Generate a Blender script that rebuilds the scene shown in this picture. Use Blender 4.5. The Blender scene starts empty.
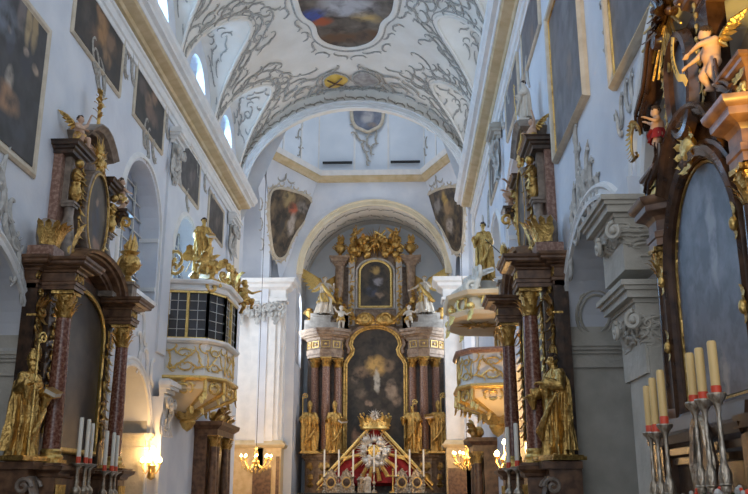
import bpy, math, random
from mathutils import Vector, Matrix
from mathutils.geometry import tessellate_polygon
random.seed(7)
PI = math.pi
S = bpy.context.scene
COL = S.collection
EYE = 1.65
# ---------------------------------------------------------------- camera
F, CX, CY = 870.0, 374.0, 247.0
_d = Vector((405 - CX, -(492 - CY), F)).normalized()
_u = Vector((0, _d.z, -_d.y)).normalized()
if _u.y < 0: _u = -_u
_x = Vector((_d.y * _u.z - _d.z * _u.y, _d.z * _u.x - _d.x * _u.z, _d.x * _u.y - _d.y * _u.x))
if _x.x < 0: _x = -_x
def ray(px, py):
    c = Vector((px - CX, -(py - CY), F))
    w = Vector((_x.dot(c), _d.dot(c), _u.dot(c)))
    return w / w.y
def onx(px, py, x):
    r = ray(px, py); r = r * (x / r.x); return Vector((r.x, r.y, r.z + EYE))
def ony(px, py, y):
    r = ray(px, py) * y; return Vector((r.x, r.y, r.z + EYE))
def onplane(px, py, p, n):
    r = ray(px, py); o = Vector((0, 0, EYE)); t = (Vector(p) - o).dot(n) / r.dot(n); return o + r * t
cam = bpy.data.cameras.new('camera'); co = bpy.data.objects.new('camera', cam); COL.objects.link(co)
co.location = (0, 0, EYE)
cam.sensor_width = 36; cam.lens = 36 * F / 748; cam.clip_start = 0.05; cam.clip_end = 300
# camera axes in world: right, up, forward
_R = Vector((_x.x, _d.x, _u.x)); _U = Vector((_x.y, _d.y, _u.y)); _Fw = Vector((_x.z, _d.z, _u.z))
co.rotation_euler = Matrix(((_R.x, _U.x, -_Fw.x), (_R.y, _U.y, -_Fw.y), (_R.z, _U.z, -_Fw.z))).to_euler()
S.camera = co

# ---------------------------------------------------------------- materials
def mat(name, col, rough=0.6, metal=0.0, col2=None, scale=4.0, bump=0.0, bscale=20.0, detail=6, contrast=(0.35, 0.65), emit=None, estr=0, stretch=None, spec=0.5, trans=0.0):
    m = bpy.data.materials.new(name); m.use_nodes = True
    nt = m.node_tree; b = nt.nodes['Principled BSDF']
    b.inputs['Roughness'].default_value = rough; b.inputs['Metallic'].default_value = metal
    b.inputs['Specular IOR Level'].default_value = spec
    b.inputs['Base Color'].default_value = (*col, 1)
    if trans: b.inputs['Transmission Weight'].default_value = trans
    tc = nt.nodes.new('ShaderNodeTexCoord')
    src = tc.outputs['Object']
    if stretch:
        mp = nt.nodes.new('ShaderNodeMapping'); mp.inputs['Scale'].default_value = stretch
        nt.links.new(src, mp.inputs['Vector']); src = mp.outputs['Vector']
    if col2:
        n = nt.nodes.new('ShaderNodeTexNoise'); n.inputs['Scale'].default_value = scale; n.inputs['Detail'].default_value = detail
        nt.links.new(src, n.inputs['Vector'])
        r = nt.nodes.new('ShaderNodeValToRGB')
        r.color_ramp.elements[0].position = contrast[0]; r.color_ramp.elements[1].position = contrast[1]
        r.color_ramp.elements[0].color = (*col, 1); r.color_ramp.elements[1].color = (*col2, 1)
        nt.links.new(n.outputs['Fac'], r.inputs['Fac']); nt.links.new(r.outputs['Color'], b.inputs['Base Color'])
    if bump:
        n2 = nt.nodes.new('ShaderNodeTexNoise'); n2.inputs['Scale'].default_value = bscale; n2.inputs['Detail'].default_value = 4
        nt.links.new(src, n2.inputs['Vector'])
        bp = nt.nodes.new('ShaderNodeBump'); bp.inputs['Strength'].default_value = bump; bp.inputs['Distance'].default_value = 0.05
        nt.links.new(n2.outputs['Fac'], bp.inputs['Height']); nt.links.new(bp.outputs['Normal'], b.inputs['Normal'])
    if emit:
        b.inputs['Emission Color'].default_value = (*emit, 1); b.inputs['Emission Strength'].default_value = estr
    return m
M = {}
M['plaster'] = mat('wall plaster', (0.60, 0.63, 0.69), 0.85, col2=(0.70, 0.72, 0.76), scale=1.2, bump=0.15, bscale=6)
M['vault'] = mat('vault plaster', (0.73, 0.68, 0.60), 0.85, col2=(0.80, 0.755, 0.68), scale=1.5, bump=0.1, bscale=8)
M['white'] = mat('white stucco', (0.70, 0.70, 0.69), 0.7, col2=(0.80, 0.79, 0.77), scale=3, bump=0.15, bscale=30)
M['drum'] = mat('pale blue plaster', (0.64, 0.70, 0.77), 0.85, col2=(0.72, 0.77, 0.83), scale=1.0)
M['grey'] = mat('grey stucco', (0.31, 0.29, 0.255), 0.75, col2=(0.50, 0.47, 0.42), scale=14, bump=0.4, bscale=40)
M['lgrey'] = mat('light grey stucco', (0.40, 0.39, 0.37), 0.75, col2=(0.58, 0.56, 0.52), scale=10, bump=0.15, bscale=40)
M['stucco_brown'] = mat('brown grey stucco', (0.24, 0.20, 0.15), 0.75, col2=(0.40, 0.35, 0.28), scale=10)
M['ochre'] = mat('ochre painted moulding', (0.52, 0.40, 0.22), 0.75, col2=(0.64, 0.52, 0.33), scale=3)
M['cream'] = mat('cream painted plaster', (0.70, 0.59, 0.40), 0.8, col2=(0.78, 0.68, 0.50), scale=2)
M['stone'] = mat('grey stone', (0.40, 0.375, 0.32), 0.75, col2=(0.50, 0.47, 0.41), scale=3, bump=0.2, bscale=15)
M['gold'] = mat('gilding', (0.66, 0.43, 0.14), 0.30, 0.88, col2=(0.25, 0.135, 0.04), scale=9, contrast=(0.44, 0.74), bump=0.45, bscale=30)
M['goldb'] = mat('bright gilding', (0.74, 0.52, 0.18), 0.3, 0.85, col2=(0.38, 0.23, 0.06), scale=18, contrast=(0.5, 0.8), bump=0.35, bscale=35)
M['dark'] = mat('dark brown marble', (0.022, 0.014, 0.010), 0.32, col2=(0.085, 0.045, 0.026), scale=7, detail=10, bump=0.1)
M['brown'] = mat('brown marble', (0.075, 0.036, 0.020), 0.35, col2=(0.20, 0.105, 0.055), scale=8, detail=10)
M['taupe'] = mat('grey brown marble', (0.15, 0.115, 0.09), 0.4, col2=(0.30, 0.24, 0.19), scale=8, detail=10)
M['red'] = mat('red marble', (0.13, 0.042, 0.026), 0.25, col2=(0.34, 0.18, 0.125), scale=26, detail=10, contrast=(0.42, 0.72))
M['redl'] = mat('pale red marble', (0.20, 0.10, 0.07), 0.3, col2=(0.42, 0.27, 0.20), scale=20, detail=10, contrast=(0.42, 0.72))
M['silver'] = mat('tarnished silver', (0.56, 0.50, 0.41), 0.28, 0.9, col2=(0.24, 0.18, 0.12), scale=14, bump=0.3, bscale=40)
M['silverb'] = mat('polished silver', (0.82, 0.80, 0.76), 0.35, 0.75, col2=(0.55, 0.52, 0.47), scale=12)
M['wax'] = mat('white wax', (0.80, 0.76, 0.66), 0.5)
M['waxy'] = mat('yellow wax', (0.66, 0.45, 0.18), 0.5)
M['redw'] = mat('red wax', (0.62, 0.06, 0.02), 0.4)
M['velvet'] = mat('crimson velvet', (0.20, 0.008, 0.010), 0.85, col2=(0.32, 0.016, 0.018), scale=6)
M['skin'] = mat('painted flesh', (0.50, 0.30, 0.19), 0.5, col2=(0.60, 0.40, 0.28), scale=5)
M['hair'] = mat('brown painted hair', (0.05, 0.028, 0.016), 0.6, bump=0.6, bscale=60)
M['black'] = mat('black iron', (0.012, 0.012, 0.012), 0.5)
M['alab'] = mat('ivory painted wood', (0.60, 0.54, 0.45), 0.5, col2=(0.70, 0.65, 0.57), scale=6)
M['gmarble'] = mat('golden cream marble', (0.52, 0.36, 0.17), 0.45, col2=(0.66, 0.50, 0.28), scale=4, detail=8)
M['floor'] = mat('stone paving', (0.30, 0.24, 0.19), 0.5, col2=(0.40, 0.34, 0.28), scale=1)
M['flame'] = mat('lit bulb', (1, 0.8, 0.45), 0.4, emit=(1.0, 0.62, 0.22), estr=30)
M['frame'] = mat('cream and gold frame', (0.50, 0.42, 0.31), 0.5, col2=(0.62, 0.54, 0.42), scale=6)
M['cloth'] = mat('white linen', (0.72, 0.72, 0.74), 0.8)
M['leaf'] = mat('dark leaves', (0.02, 0.05, 0.015), 0.6)
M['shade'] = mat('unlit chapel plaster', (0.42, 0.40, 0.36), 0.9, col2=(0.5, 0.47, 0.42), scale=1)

def glass_mat(name, tint, tr=0.35):
    m = bpy.data.materials.new(name); m.use_nodes = True; nt = m.node_tree
    b = nt.nodes['Principled BSDF']
    b.inputs['Base Color'].default_value = (*tint, 1); b.inputs['Roughness'].default_value = 0.12
    b.inputs['Transmission Weight'].default_value = tr
    if tr < .2: b.inputs['IOR'].default_value = 1.18
    return m
M['glass'] = glass_mat('leaded glass', (0.42, 0.46, 0.55))
M['dglass'] = glass_mat('dim cabinet glass', (0.055, 0.055, 0.06), 0.1)

def canvas(name, base, blobs, dark=(0.02, 0.018, 0.016), nscale=3.0, warp=0.25, gloss=0.45):
    """Oil painting: blotchy ground plus soft figure shapes. blobs: (u, v, ru, rv, colour) in the object's own X/Z metres."""
    m = bpy.data.materials.new(name); m.use_nodes = True; nt = m.node_tree; L = nt.links.new
    b = nt.nodes['Principled BSDF']; b.inputs['Roughness'].default_value = gloss
    tc = nt.nodes.new('ShaderNodeTexCoord')
    nw = nt.nodes.new('ShaderNodeTexNoise'); nw.inputs['Scale'].default_value = nscale * 1.3; nw.inputs['Detail'].default_value = 5
    L(tc.outputs['Object'], nw.inputs['Vector'])
    sub = nt.nodes.new('ShaderNodeVectorMath'); sub.operation = 'SUBTRACT'; sub.inputs[1].default_value = (0.5, 0.5, 0.5)
    L(nw.outputs['Color'], sub.inputs[0])
    sc = nt.nodes.new('ShaderNodeVectorMath'); sc.operation = 'SCALE'; sc.inputs['Scale'].default_value = warp
    L(sub.outputs[0], sc.inputs[0])
    ad = nt.nodes.new('ShaderNodeVectorMath'); ad.operation = 'ADD'
    L(tc.outputs['Object'], ad.inputs[0]); L(sc.outputs[0], ad.inputs[1])
    n = nt.nodes.new('ShaderNodeTexNoise'); n.inputs['Scale'].default_value = nscale; n.inputs['Detail'].default_value = 9
    L(ad.outputs[0], n.inputs['Vector'])
    r = nt.nodes.new('ShaderNodeValToRGB'); r.color_ramp.elements[0].position = 0.38; r.color_ramp.elements[1].position = 0.72
    r.color_ramp.elements[0].color = (*dark, 1); r.color_ramp.elements[1].color = (*base, 1)
    L(n.outputs['Fac'], r.inputs['Fac'])
    cur = r.outputs['Color']
    for (u, v, ru, rv, c) in blobs:
        mp = nt.nodes.new('ShaderNodeMapping')
        mp.inputs['Location'].default_value = (-u / ru, 0, -v / rv); mp.inputs['Scale'].default_value = (1 / ru, 0, 1 / rv)
        L(ad.outputs[0], mp.inputs['Vector'])
        g = nt.nodes.new('ShaderNodeTexGradient'); g.gradient_type = 'SPHERICAL'; L(mp.outputs['Vector'], g.inputs['Vector'])
        mr = nt.nodes.new('ShaderNodeMapRange'); mr.inputs['From Min'].default_value = 0.12; mr.inputs['From Max'].default_value = 0.55
        L(g.outputs['Fac'], mr.inputs['Value'])
        mu = nt.nodes.new('ShaderNodeMath'); mu.operation = 'MULTIPLY'; mu.use_clamp = True
        m2 = nt.nodes.new('ShaderNodeMapRange'); m2.inputs['From Min'].default_value = 0.3; m2.inputs['From Max'].default_value = 0.55
        L(n.outputs['Fac'], m2.inputs['Value'])
        L(mr.outputs[0], mu.inputs[0]); L(m2.outputs[0], mu.inputs[1])
        mx = nt.nodes.new('ShaderNodeMix'); mx.data_type = 'RGBA'
        L(mu.outputs[0], mx.inputs['Factor']); L(cur, mx.inputs['A']); mx.inputs['B'].default_value = (*c, 1)
        cur = mx.outputs['Result']
    L(cur, b.inputs['Base Color'])
    return m

# ---------------------------------------------------------------- mesh builder
def smoothstep(t): return t * t * (3 - 2 * t)
class G:
    def __init__(s): s.v = []; s.f = []; s.m = Matrix.Identity(4); s.st = []
    def push(s, m): s.st.append(s.m.copy()); s.m = s.m @ m; return s
    def pop(s): s.m = s.st.pop(); return s
    def add(s, vs, fs):
        o = len(s.v); s.v += [s.m @ Vector(p) for p in vs]; s.f += [tuple(i + o for i in q) for q in fs]; return s
    def box(s, x0, x1, y0, y1, z0, z1):
        return s.add([(x0, y0, z0), (x1, y0, z0), (x1, y1, z0), (x0, y1, z0), (x0, y0, z1), (x1, y0, z1), (x1, y1, z1), (x0, y1, z1)],
                     [(0, 3, 2, 1), (4, 5, 6, 7), (0, 1, 5, 4), (1, 2, 6, 5), (2, 3, 7, 6), (3, 0, 4, 7)])
    def taper(s, c, sx, sy, z0, z1, k):
        """box tapering to k times its plan size at the top"""
        x, y = c; v = []
        for z, q in ((z0, 1), (z1, k)):
            v += [(x - sx * q / 2, y - sy * q / 2, z), (x + sx * q / 2, y - sy * q / 2, z), (x + sx * q / 2, y + sy * q / 2, z), (x - sx * q / 2, y + sy * q / 2, z)]
        return s.add(v, [(0, 3, 2, 1), (4, 5, 6, 7), (0, 1, 5, 4), (1, 2, 6, 5), (2, 3, 7, 6), (3, 0, 4, 7)])
    def lathe(s, prof, n=20, c=(0, 0, 0), sx=1, sy=1):
        vs = []; fs = []; k = len(prof)
        for (r, z) in prof:
            for i in range(n):
                a = 2 * PI * i / n; vs.append((c[0] + r * sx * math.cos(a), c[1] + r * sy * math.sin(a), c[2] + z))
        for j in range(k - 1):
            for i in range(n):
                i2 = (i + 1) % n; fs.append((j * n + i, j * n + i2, (j + 1) * n + i2, (j + 1) * n + i))
        if prof[0][0] > 1e-4: fs.append(tuple(range(n - 1, -1, -1)))
        if prof[-1][0] > 1e-4: fs.append(tuple((k - 1) * n + i for i in range(n)))
        return s.add(vs, fs)
    def ball(s, c, r, n=10, k=7):
        if not isinstance(r, (tuple, list)): r = (r, r, r)
        vs = []; fs = []
        for j in range(k + 1):
            t = -PI / 2 + PI * j / k
            for i in range(n):
                a = 2 * PI * i / n
                vs.append((c[0] + r[0] * math.cos(t) * math.cos(a), c[1] + r[1] * math.cos(t) * math.sin(a), c[2] + r[2] * math.sin(t)))
        for j in range(k):
            for i in range(n):
                i2 = (i + 1) % n; fs.append((j * n + i, j * n + i2, (j + 1) * n + i2, (j + 1) * n + i))
        return s.add(vs, fs)
    def tube(s, path, r, n=6, flat=None, up=None):
        """r: number or list; flat: factor squashing along 'up' direction"""
        path = [Vector(p) for p in path]; k = len(path)
        if k < 2: return s
        rs = r if isinstance(r, (list, tuple)) else [r] * k
        vs = []; fs = []; side = None
        for j, p in enumerate(path):
            t = (path[min(j + 1, k - 1)] - path[max(j - 1, 0)])
            if t.length < 1e-9: t = Vector((0, 0, 1))
            t.normalize()
            if up is not None:
                uv = Vector(up[j] if isinstance(up, list) else up)
                sd = t.cross(uv)
                if sd.length < 1e-6: sd = t.orthogonal()
                sd.normalize(); u2 = sd.cross(t)
            else:
                if side is None: side = t.orthogonal().normalized()
                sd = (side - t * side.dot(t))
                if sd.length < 1e-6: sd = t.orthogonal()
                sd.normalize(); side = sd; u2 = sd.cross(t)
            for i in range(n):
                a = 2 * PI * i / n
                vs.append(p + sd * (rs[j] * math.cos(a)) + u2 * (rs[j] * (flat or 1) * math.sin(a)))
        for j in range(k - 1):
            for i in range(n):
                i2 = (i + 1) % n; fs.append((j * n + i, j * n + i2, (j + 1) * n + i2, (j + 1) * n + i))
        fs.append(tuple(range(n - 1, -1, -1))); fs.append(tuple((k - 1) * n + i for i in range(n)))
        return s.add(vs, fs)
    def poly(s, outer, holes, o, u, v, n, d):
        """flat slab with holes; front in plane (o,u,v), thickness d along -n"""
        o, u, v, n = Vector(o), Vector(u), Vector(v), Vector(n)
        loops = [outer] + list(holes); flat = [p for l in loops for p in l]
        tri = tessellate_polygon([[Vector((p[0], p[1], 0)) for p in l] for l in loops])
        k = len(flat)
        vs = [o + u * p[0] + v * p[1] for p in flat] + [o + u * p[0] + v * p[1] - n * d for p in flat]
        fs = [tuple(t) for t in tri] + [tuple(i + k for i in reversed(t)) for t in tri]
        b = 0
        for l in loops:
            q = len(l)
            for i in range(q):
                j = (i + 1) % q; fs.append((b + i, b + j, b + j + k, b + i + k))
            b += q
        return s.add(vs, fs)
    def cornice(s, path, prof, closed=False, cap=True):
        """moulding: path = plan polyline [(x,y)], outside on its left-hand normal; prof = [(out,z)]"""
        P = [Vector((p[0], p[1])) for p in path]; k = len(P); vs = []; fs = []; q = len(prof)
        for i in range(k):
            a = P[i] - P[i - 1] if (i > 0 or closed) else None
            b = P[(i + 1) % k] - P[i] if (i < k - 1 or closed) else None
            na = Vector((-a.y, a.x)).normalized() if a else None; nb = Vector((-b.y, b.x)).normalized() if b else None
            if na is None: nn = nb
            elif nb is None: nn = na
            else:
                nn = na + nb
                if nn.length < 1e-6: nn = na
                nn.normalize(); nn = nn / max(0.35, nn.dot(na))
            for (o, z) in prof: vs.append((P[i].x + nn.x * o, P[i].y + nn.y * o, z))
        for i in range(k if closed else k - 1):
            j = (i + 1) % k
            for t in range(q - 1): fs.append((i * q + t, j * q + t, j * q + t + 1, i * q + t + 1))
        if cap and not closed:
            fs.append(tuple(range(q))); fs.append(tuple((k - 1) * q + t for t in reversed(range(q))))
        return s.add(vs, fs)
    def band(s, path, prof, normal, closed=False):
        """frame moulding: 3-D path, profile (out along in-plane normal, height along 'normal' (vector or list))"""
        P = [Vector(p) for p in path]; k = len(P); q = len(prof); vs = []; fs = []
        for i in range(k):
            nv = Vector(normal[i] if isinstance(normal, list) else normal).normalized()
            a = P[i] - P[i - 1] if (i > 0 or closed) else None
            b = P[(i + 1) % k] - P[i] if (i < k - 1 or closed) else None
            na = nv.cross(a).normalized() if a and a.length > 1e-9 else None; nb = nv.cross(b).normalized() if b and b.length > 1e-9 else None
            if na is None: nn = nb
            elif nb is None: nn = na
            else:
                nn = na + nb
                if nn.length < 1e-6: nn = na.copy()
                nn.normalize(); nn = nn / max(0.4, nn.dot(na))
            for (o, h) in prof: vs.append(P[i] + nn * o + nv * h)
        for i in range(k if closed else k - 1):
            j = (i + 1) % k
            for t in range(q - 1): fs.append((i * q + t, j * q + t, j * q + t + 1, i * q + t + 1))
        if not closed:
            fs.append(tuple(range(q))); fs.append(tuple((k - 1) * q + t for t in reversed(range(q))))
        return s.add(vs, fs)
    def grid(s, fn, nu, nv, closeu=False):
        vs = []; fs = []
        for j in range(nv + 1):
            for i in range(nu if closeu else nu + 1): vs.append(fn(i / nu, j / nv))
        w = nu if closeu else nu + 1
        for j in range(nv):
            for i in range(nu):
                i2 = (i + 1) % w; fs.append((j * w + i, j * w + i2, (j + 1) * w + i2, (j + 1) * w + i))
        return s.add(vs, fs)
    def leaf(s, p, d, out, L, w, curl=0.6, n=5):
        """acanthus leaf: strip from p along d, bending towards out at its tip"""
        p, d, out = Vector(p), Vector(d).normalized(), Vector(out).normalized(); sd = d.cross(out).normalized(); vs = []; fs = []
        for i in range(n + 1):
            t = i / n; c = p + d * (L * (t - 0.25 * curl * t * t * t)) + out * (L * curl * t * t * 0.55) - d * (L * curl * 0.35 * max(0, t - 0.7) * 2)
            ww = w * (math.sin(PI * min(1, 0.18 + 0.8 * t)) ** 0.7) * (1 + 0.18 * (-1) ** i)
            vs += [c - sd * ww / 2, c + out * w * 0.16, c + sd * ww / 2]
        for i in range(n):
            b = i * 3; fs += [(b, b + 1, b + 4, b + 3), (b + 1, b + 2, b + 5, b + 4)]
        return s.add(vs, fs)
    def build(s, name, m, parent=None, smooth=True, angle=40):
        me = bpy.data.meshes.new(name); me.from_pydata([tuple(p) for p in s.v], [], s.f); me.update()
        import bmesh
        bm = bmesh.new(); bm.from_mesh(me); bmesh.ops.recalc_face_normals(bm, faces=bm.faces); bm.to_mesh(me); bm.free()
        me.materials.append(M[m] if isinstance(m, str) else m)
        if smooth:
            me.polygons.foreach_set('use_smooth', [True] * len(me.polygons)); me.set_sharp_from_angle(angle=math.radians(angle))
        o = bpy.data.objects.new(name, me); COL.objects.link(o)
        if parent is not None: o.parent = parent
        return o
def tag(o, label=None, cat=None, group=None, kind=None):
    if label: o['label'] = label
    if cat: o['category'] = cat
    if group: o['group'] = group
    if kind: o['kind'] = kind
    return o
def struct(o): o['kind'] = 'structure'; return o
def thing(name, label, cat, loc=(0, 0, 0), rz=0, group=None, sc=1.0, rx=0, ry=0):
    o = bpy.data.objects.new(name, None); COL.objects.link(o); o.empty_display_size = 0.2
    o.location = loc; o.rotation_euler = (rx, ry, rz); o.scale = (sc, sc, sc) if not isinstance(sc, tuple) else sc
    return tag(o, label, cat, group)
def dup(root, loc, rz, label, sc=1.0, group=None, rx=0, ry=0):
    r = root.copy(); COL.objects.link(r); r.location = loc; r.rotation_euler = (rx, ry, rz); r.scale = (sc, sc, sc) if not isinstance(sc, tuple) else sc
    r['label'] = label
    if group: r['group'] = group
    for ch in list(root.children):
        c = ch.copy(); COL.objects.link(c); c.parent = r
        for g in list(ch.children):
            d = g.copy(); COL.objects.link(d); d.parent = c
    return r
def arch(y0, y1, zs, n=16, z0=None, rise=None):
    """closed polygon of an arched opening"""
    r = (y1 - y0) / 2; c = (y0 + y1) / 2; rise = rise or r
    pts = [(c + r * math.cos(PI * i / n), zs + rise * math.sin(PI * i / n)) for i in range(n + 1)]
    if z0 is not None: pts = [(y1, z0)] + pts + [(y0, z0)]
    return pts
def spiral(c, e1, e2, r, turns=1.4, a0=0, n=18, sgn=1, k=0.12):
    c, e1, e2 = Vector(c), Vector(e1), Vector(e2); out = []
    for i in range(n + 1):
        t = i / n; a = a0 + sgn * turns * 2 * PI * t; rr = r * (1 - (1 - k) * t); out.append(c + e1 * (rr * math.cos(a)) + e2 * (rr * math.sin(a)))
    return out
# ================================================================ the setting
LX, RX = -5.6, 2.4                       # nave wall faces
NX = (LX + RX) / 2                       # nave axis
Y1, Y2, Y3 = 27.6, 36.0, 39.6            # chancel arch, far crossing wall, apse wall
def slab(name, m, outer, holes, o, u, v, n, d, parent=None, smooth=False):
    return struct(G().poly(outer, holes, o, u, v, n, d).build(name, m, parent, smooth=smooth, angle=30)) if parent is None else G().poly(outer, holes, o, u, v, n, d).build(name, m, parent, smooth=smooth, angle=30)
g = G(); g.box(-14, 12, -4, 46, -0.3, 0); struct(g.build('floor', 'floor', smooth=False))
# --- nave walls with arcade arches, aisle windows and clerestory windows
WIN = [(16.3, 19.0), (20.3, 22.9)]
ARC_L = [(4.2, 7.6, 3.9, 1.7), (8.6, 12.6, 3.55, 1.5), (16.4, 19.2, 2.75, 1.4)]
ARC_R = [(4.6, 8.0, 3.9, 1.7), (8.75, 12.75, 3.65, 1.5), (16.4, 19.2, 2.75, 1.4)]
SPR = 11.45; BAY = [(27.65 - 4 * (k + 1), 27.65 - 4 * k) for k in range(7)]
for side, X, arcs, s in (('left', LX, ARC_L, -1), ('right', RX, ARC_R, 1)):
    holes = [arch(a, b, z, z0=0.02, rise=q, n=28) for a, b, z, q in arcs]
    holes += [arch(a, b, 7.2, z0=5.75) for a, b in WIN]
    holes += [arch(a + 1.05, b - 1.05, 12.3, z0=11.62, n=12) for a, b in BAY]
    slab('wall_' + side, 'plaster', [(-4, 0), (27.6, 0), (27.6, 15.6), (-4, 15.6)], holes, (X, 0, 0), (0, 1, 0), (0, 0, 1), (-s, 0, 0), 0.75)
    # window glass with leading, and clerestory panes
    for k, (a, b) in enumerate(WIN):
        w = G(); w.poly(arch(a, b, 7.2, z0=5.75), [], (X + s * 0.45, 0, 0), (0, 1, 0), (0, 0, 1), (-s, 0, 0), 0.03)
        wo = struct(w.build('window_%d' % (1 + k + (2 if s > 0 else 0)), 'glass', smooth=False))
        f = G()
        for q in range(1, 4):
            y = a + (b - a) * q / 4; f.box(X + s * 0.39, X + s * 0.43, y - 0.03, y + 0.03, 5.75, 7.2 + math.sqrt(max(0, 1.82 - (y - (a + b) / 2) ** 2)))
        for q in range(8):
            z = 5.95 + q * 0.33; hw = 1.34 if z < 7.2 else math.sqrt(max(0.01, 1.8 - (z - 7.2) ** 2)); f.box(X + s * 0.40, X + s * 0.43, (a + b) / 2 - hw, (a + b) / 2 + hw, z - 0.016, z + 0.016)
        f.build('glazing_bar', 'lgrey', wo, smooth=False)
        sl = G(); sl.box(min(X - s * 0.04, X + s * 0.7), max(X - s * 0.04, X + s * 0.7), a + .0, b - .0, 5.66, 5.75); sl.build('window_sill', 'white', wo, smooth=False)
        fr = G(); fr.band([(X, y, z) for y, z in arch(a - .06, b + .06, 7.2, z0=5.72)], [(0, 0), (0.0, .05), (.06, .05), (.10, .02), (.12, 0)] if s > 0 else [(0, 0), (0, .05), (-.06, .05), (-.1, .02), (-.12, 0)], (-s, 0, 0))
        fr.build('window_frame', 'white', wo)
        # impost moulding across the reveal
        im = G()
        for yy, e in ((a, 1), (b, -1)):
            for z in (7.15, 6.0): im.box(min(X, X + s * .44), max(X, X + s * .44), min(yy, yy + e * .05), max(yy, yy + e * .05), z, z + .09)
        im.build('window_reveal_moulding', 'white', wo, smooth=False)
    for k, (a, b) in enumerate(BAY[:4]):
        w = G(); w.poly(arch(a + 1.05, b - 1.05, 12.3, z0=11.62, n=12), [], (X + s * .5, 0, 0), (0, 1, 0), (0, 0, 1), (-s, 0, 0), .02)
        wo = struct(w.build('window_%d' % (5 + k + (4 if s > 0 else 0)), 'glass', smooth=False))
        f = G(); c = (a + b) / 2
        for q in range(-2, 3): f.box(X + s * .44, X + s * .48, c + q * .36 - .015, c + q * .36 + .015, 11.6, 12.3 + math.sqrt(max(.01, .9 - (q * .36) ** 2)))
        for z in (11.9, 12.3, 12.7): f.box(X + s * .45, X + s * .48, c - .85, c + .85, z - .015, z + .015)
        f.build('glazing_bar', 'lgrey', wo, smooth=False)
# --- nave entablature: architrave, ochre cove and white cyma
for nm, pts, s in (('left', [(LX, -4), (LX, 27.75), (LX - 0.9, 27.75)], -1), ('right', [(RX + .9, 27.75), (RX, 27.75), (RX, -4)], 1)):
    # side: outside is towards the nave
    pth = pts if s > 0 else list(reversed(pts))
    pth = list(reversed(pth))
    if s < 0: pth = [(LX, -4), (LX, 27.75), (LX - .9, 27.75)][::-1]
    pth = pth if s < 0 else [(RX, -4), (RX, 27.75), (RX + .9, 27.75)]
    g = G(); g.cornice(pth, [(0, 10.3), (.05, 10.3), (.05, 10.42), (.09, 10.44), (.09, 10.62), (.13, 10.64), (.13, 10.7), (.05, 10.72), (.05, 10.82), (0, 10.82)])
    struct(g.build('trim_%d' % (1 if s < 0 else 4), 'white', angle=20))
    g = G(); g.cornice(pth, [(0, 10.82), (.12, 10.84), (.16, 10.9), (.36, 10.95), (.40, 11.0), (0, 11.0)])
    struct(g.build('trim_%d' % (2 if s < 0 else 5), 'ochre', angle=20))
    g = G(); g.cornice(pth, [(0, 11.0), (.42, 11.0), (.44, 11.08), (.54, 11.1), (.54, 11.18), (.60, 11.24), (.62, 11.34), (.3, 11.42), (0, 11.45)])
    struct(g.build('trim_%d' % (3 if s < 0 else 6), 'white', angle=20))
# --- nave vault: barrel with clerestory lunettes cut in from both sides
VA, VR = 4.0, 3.7
def barrel(x): return SPR + VR * math.sqrt(max(0, 1 - ((x - NX) / VA) ** 2))
def lun(x, y):
    k = (27.65 - y) / 4; dy = (k - math.floor(k)) * 4 - 2; d = VA - abs(x - NX)
    return SPR + 2.35 * math.sqrt(max(0, 1 - (dy / 1.9) ** 2)) + 0.33 * d if abs(dy) < 1.9 else 0
def vz(x, y): return max(barrel(x), lun(x, y))
g = G(); NXG, NYG = 130, 330
def vf(u, v):
    a = PI * (1 - u); x = NX + VA * math.cos(a) * 0.9999; y = -3.9 + 31.5 * v; return (x, y, vz(x, y))
g.grid(vf, NXG, NYG); vault = struct(g.build('ceiling', 'vault', angle=28))
# --- chancel arch wall
EL = [(NX + 3.97 * math.cos(PI * i / 40), SPR - .1 + 3.36 * math.sin(PI * i / 40)) for i in range(41)]
slab('wall_chancel_arch', 'vault', [(-9, 0), (5.8, 0), (5.8, 17), (-9, 17)], [[(NX + 3.97, .02)] + EL + [(NX - 3.97, .02)]], (0, Y1, 0), (1, 0, 0), (0, 0, 1), (0, -1, 0), 0.85)
g = G(); ap = [(p[0], Y1, p[1]) for p in EL]
g.band(ap, [(0, 0), (0, .07), (.04, .08), (.06, .04), (.15, .04), (.17, .07), (.20, .07), (.22, .04), (.27, .05), (.29, 0)], (0, -1, 0)); 
trim_arch = struct(g.build('trim_7', 'white', angle=25))
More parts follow.
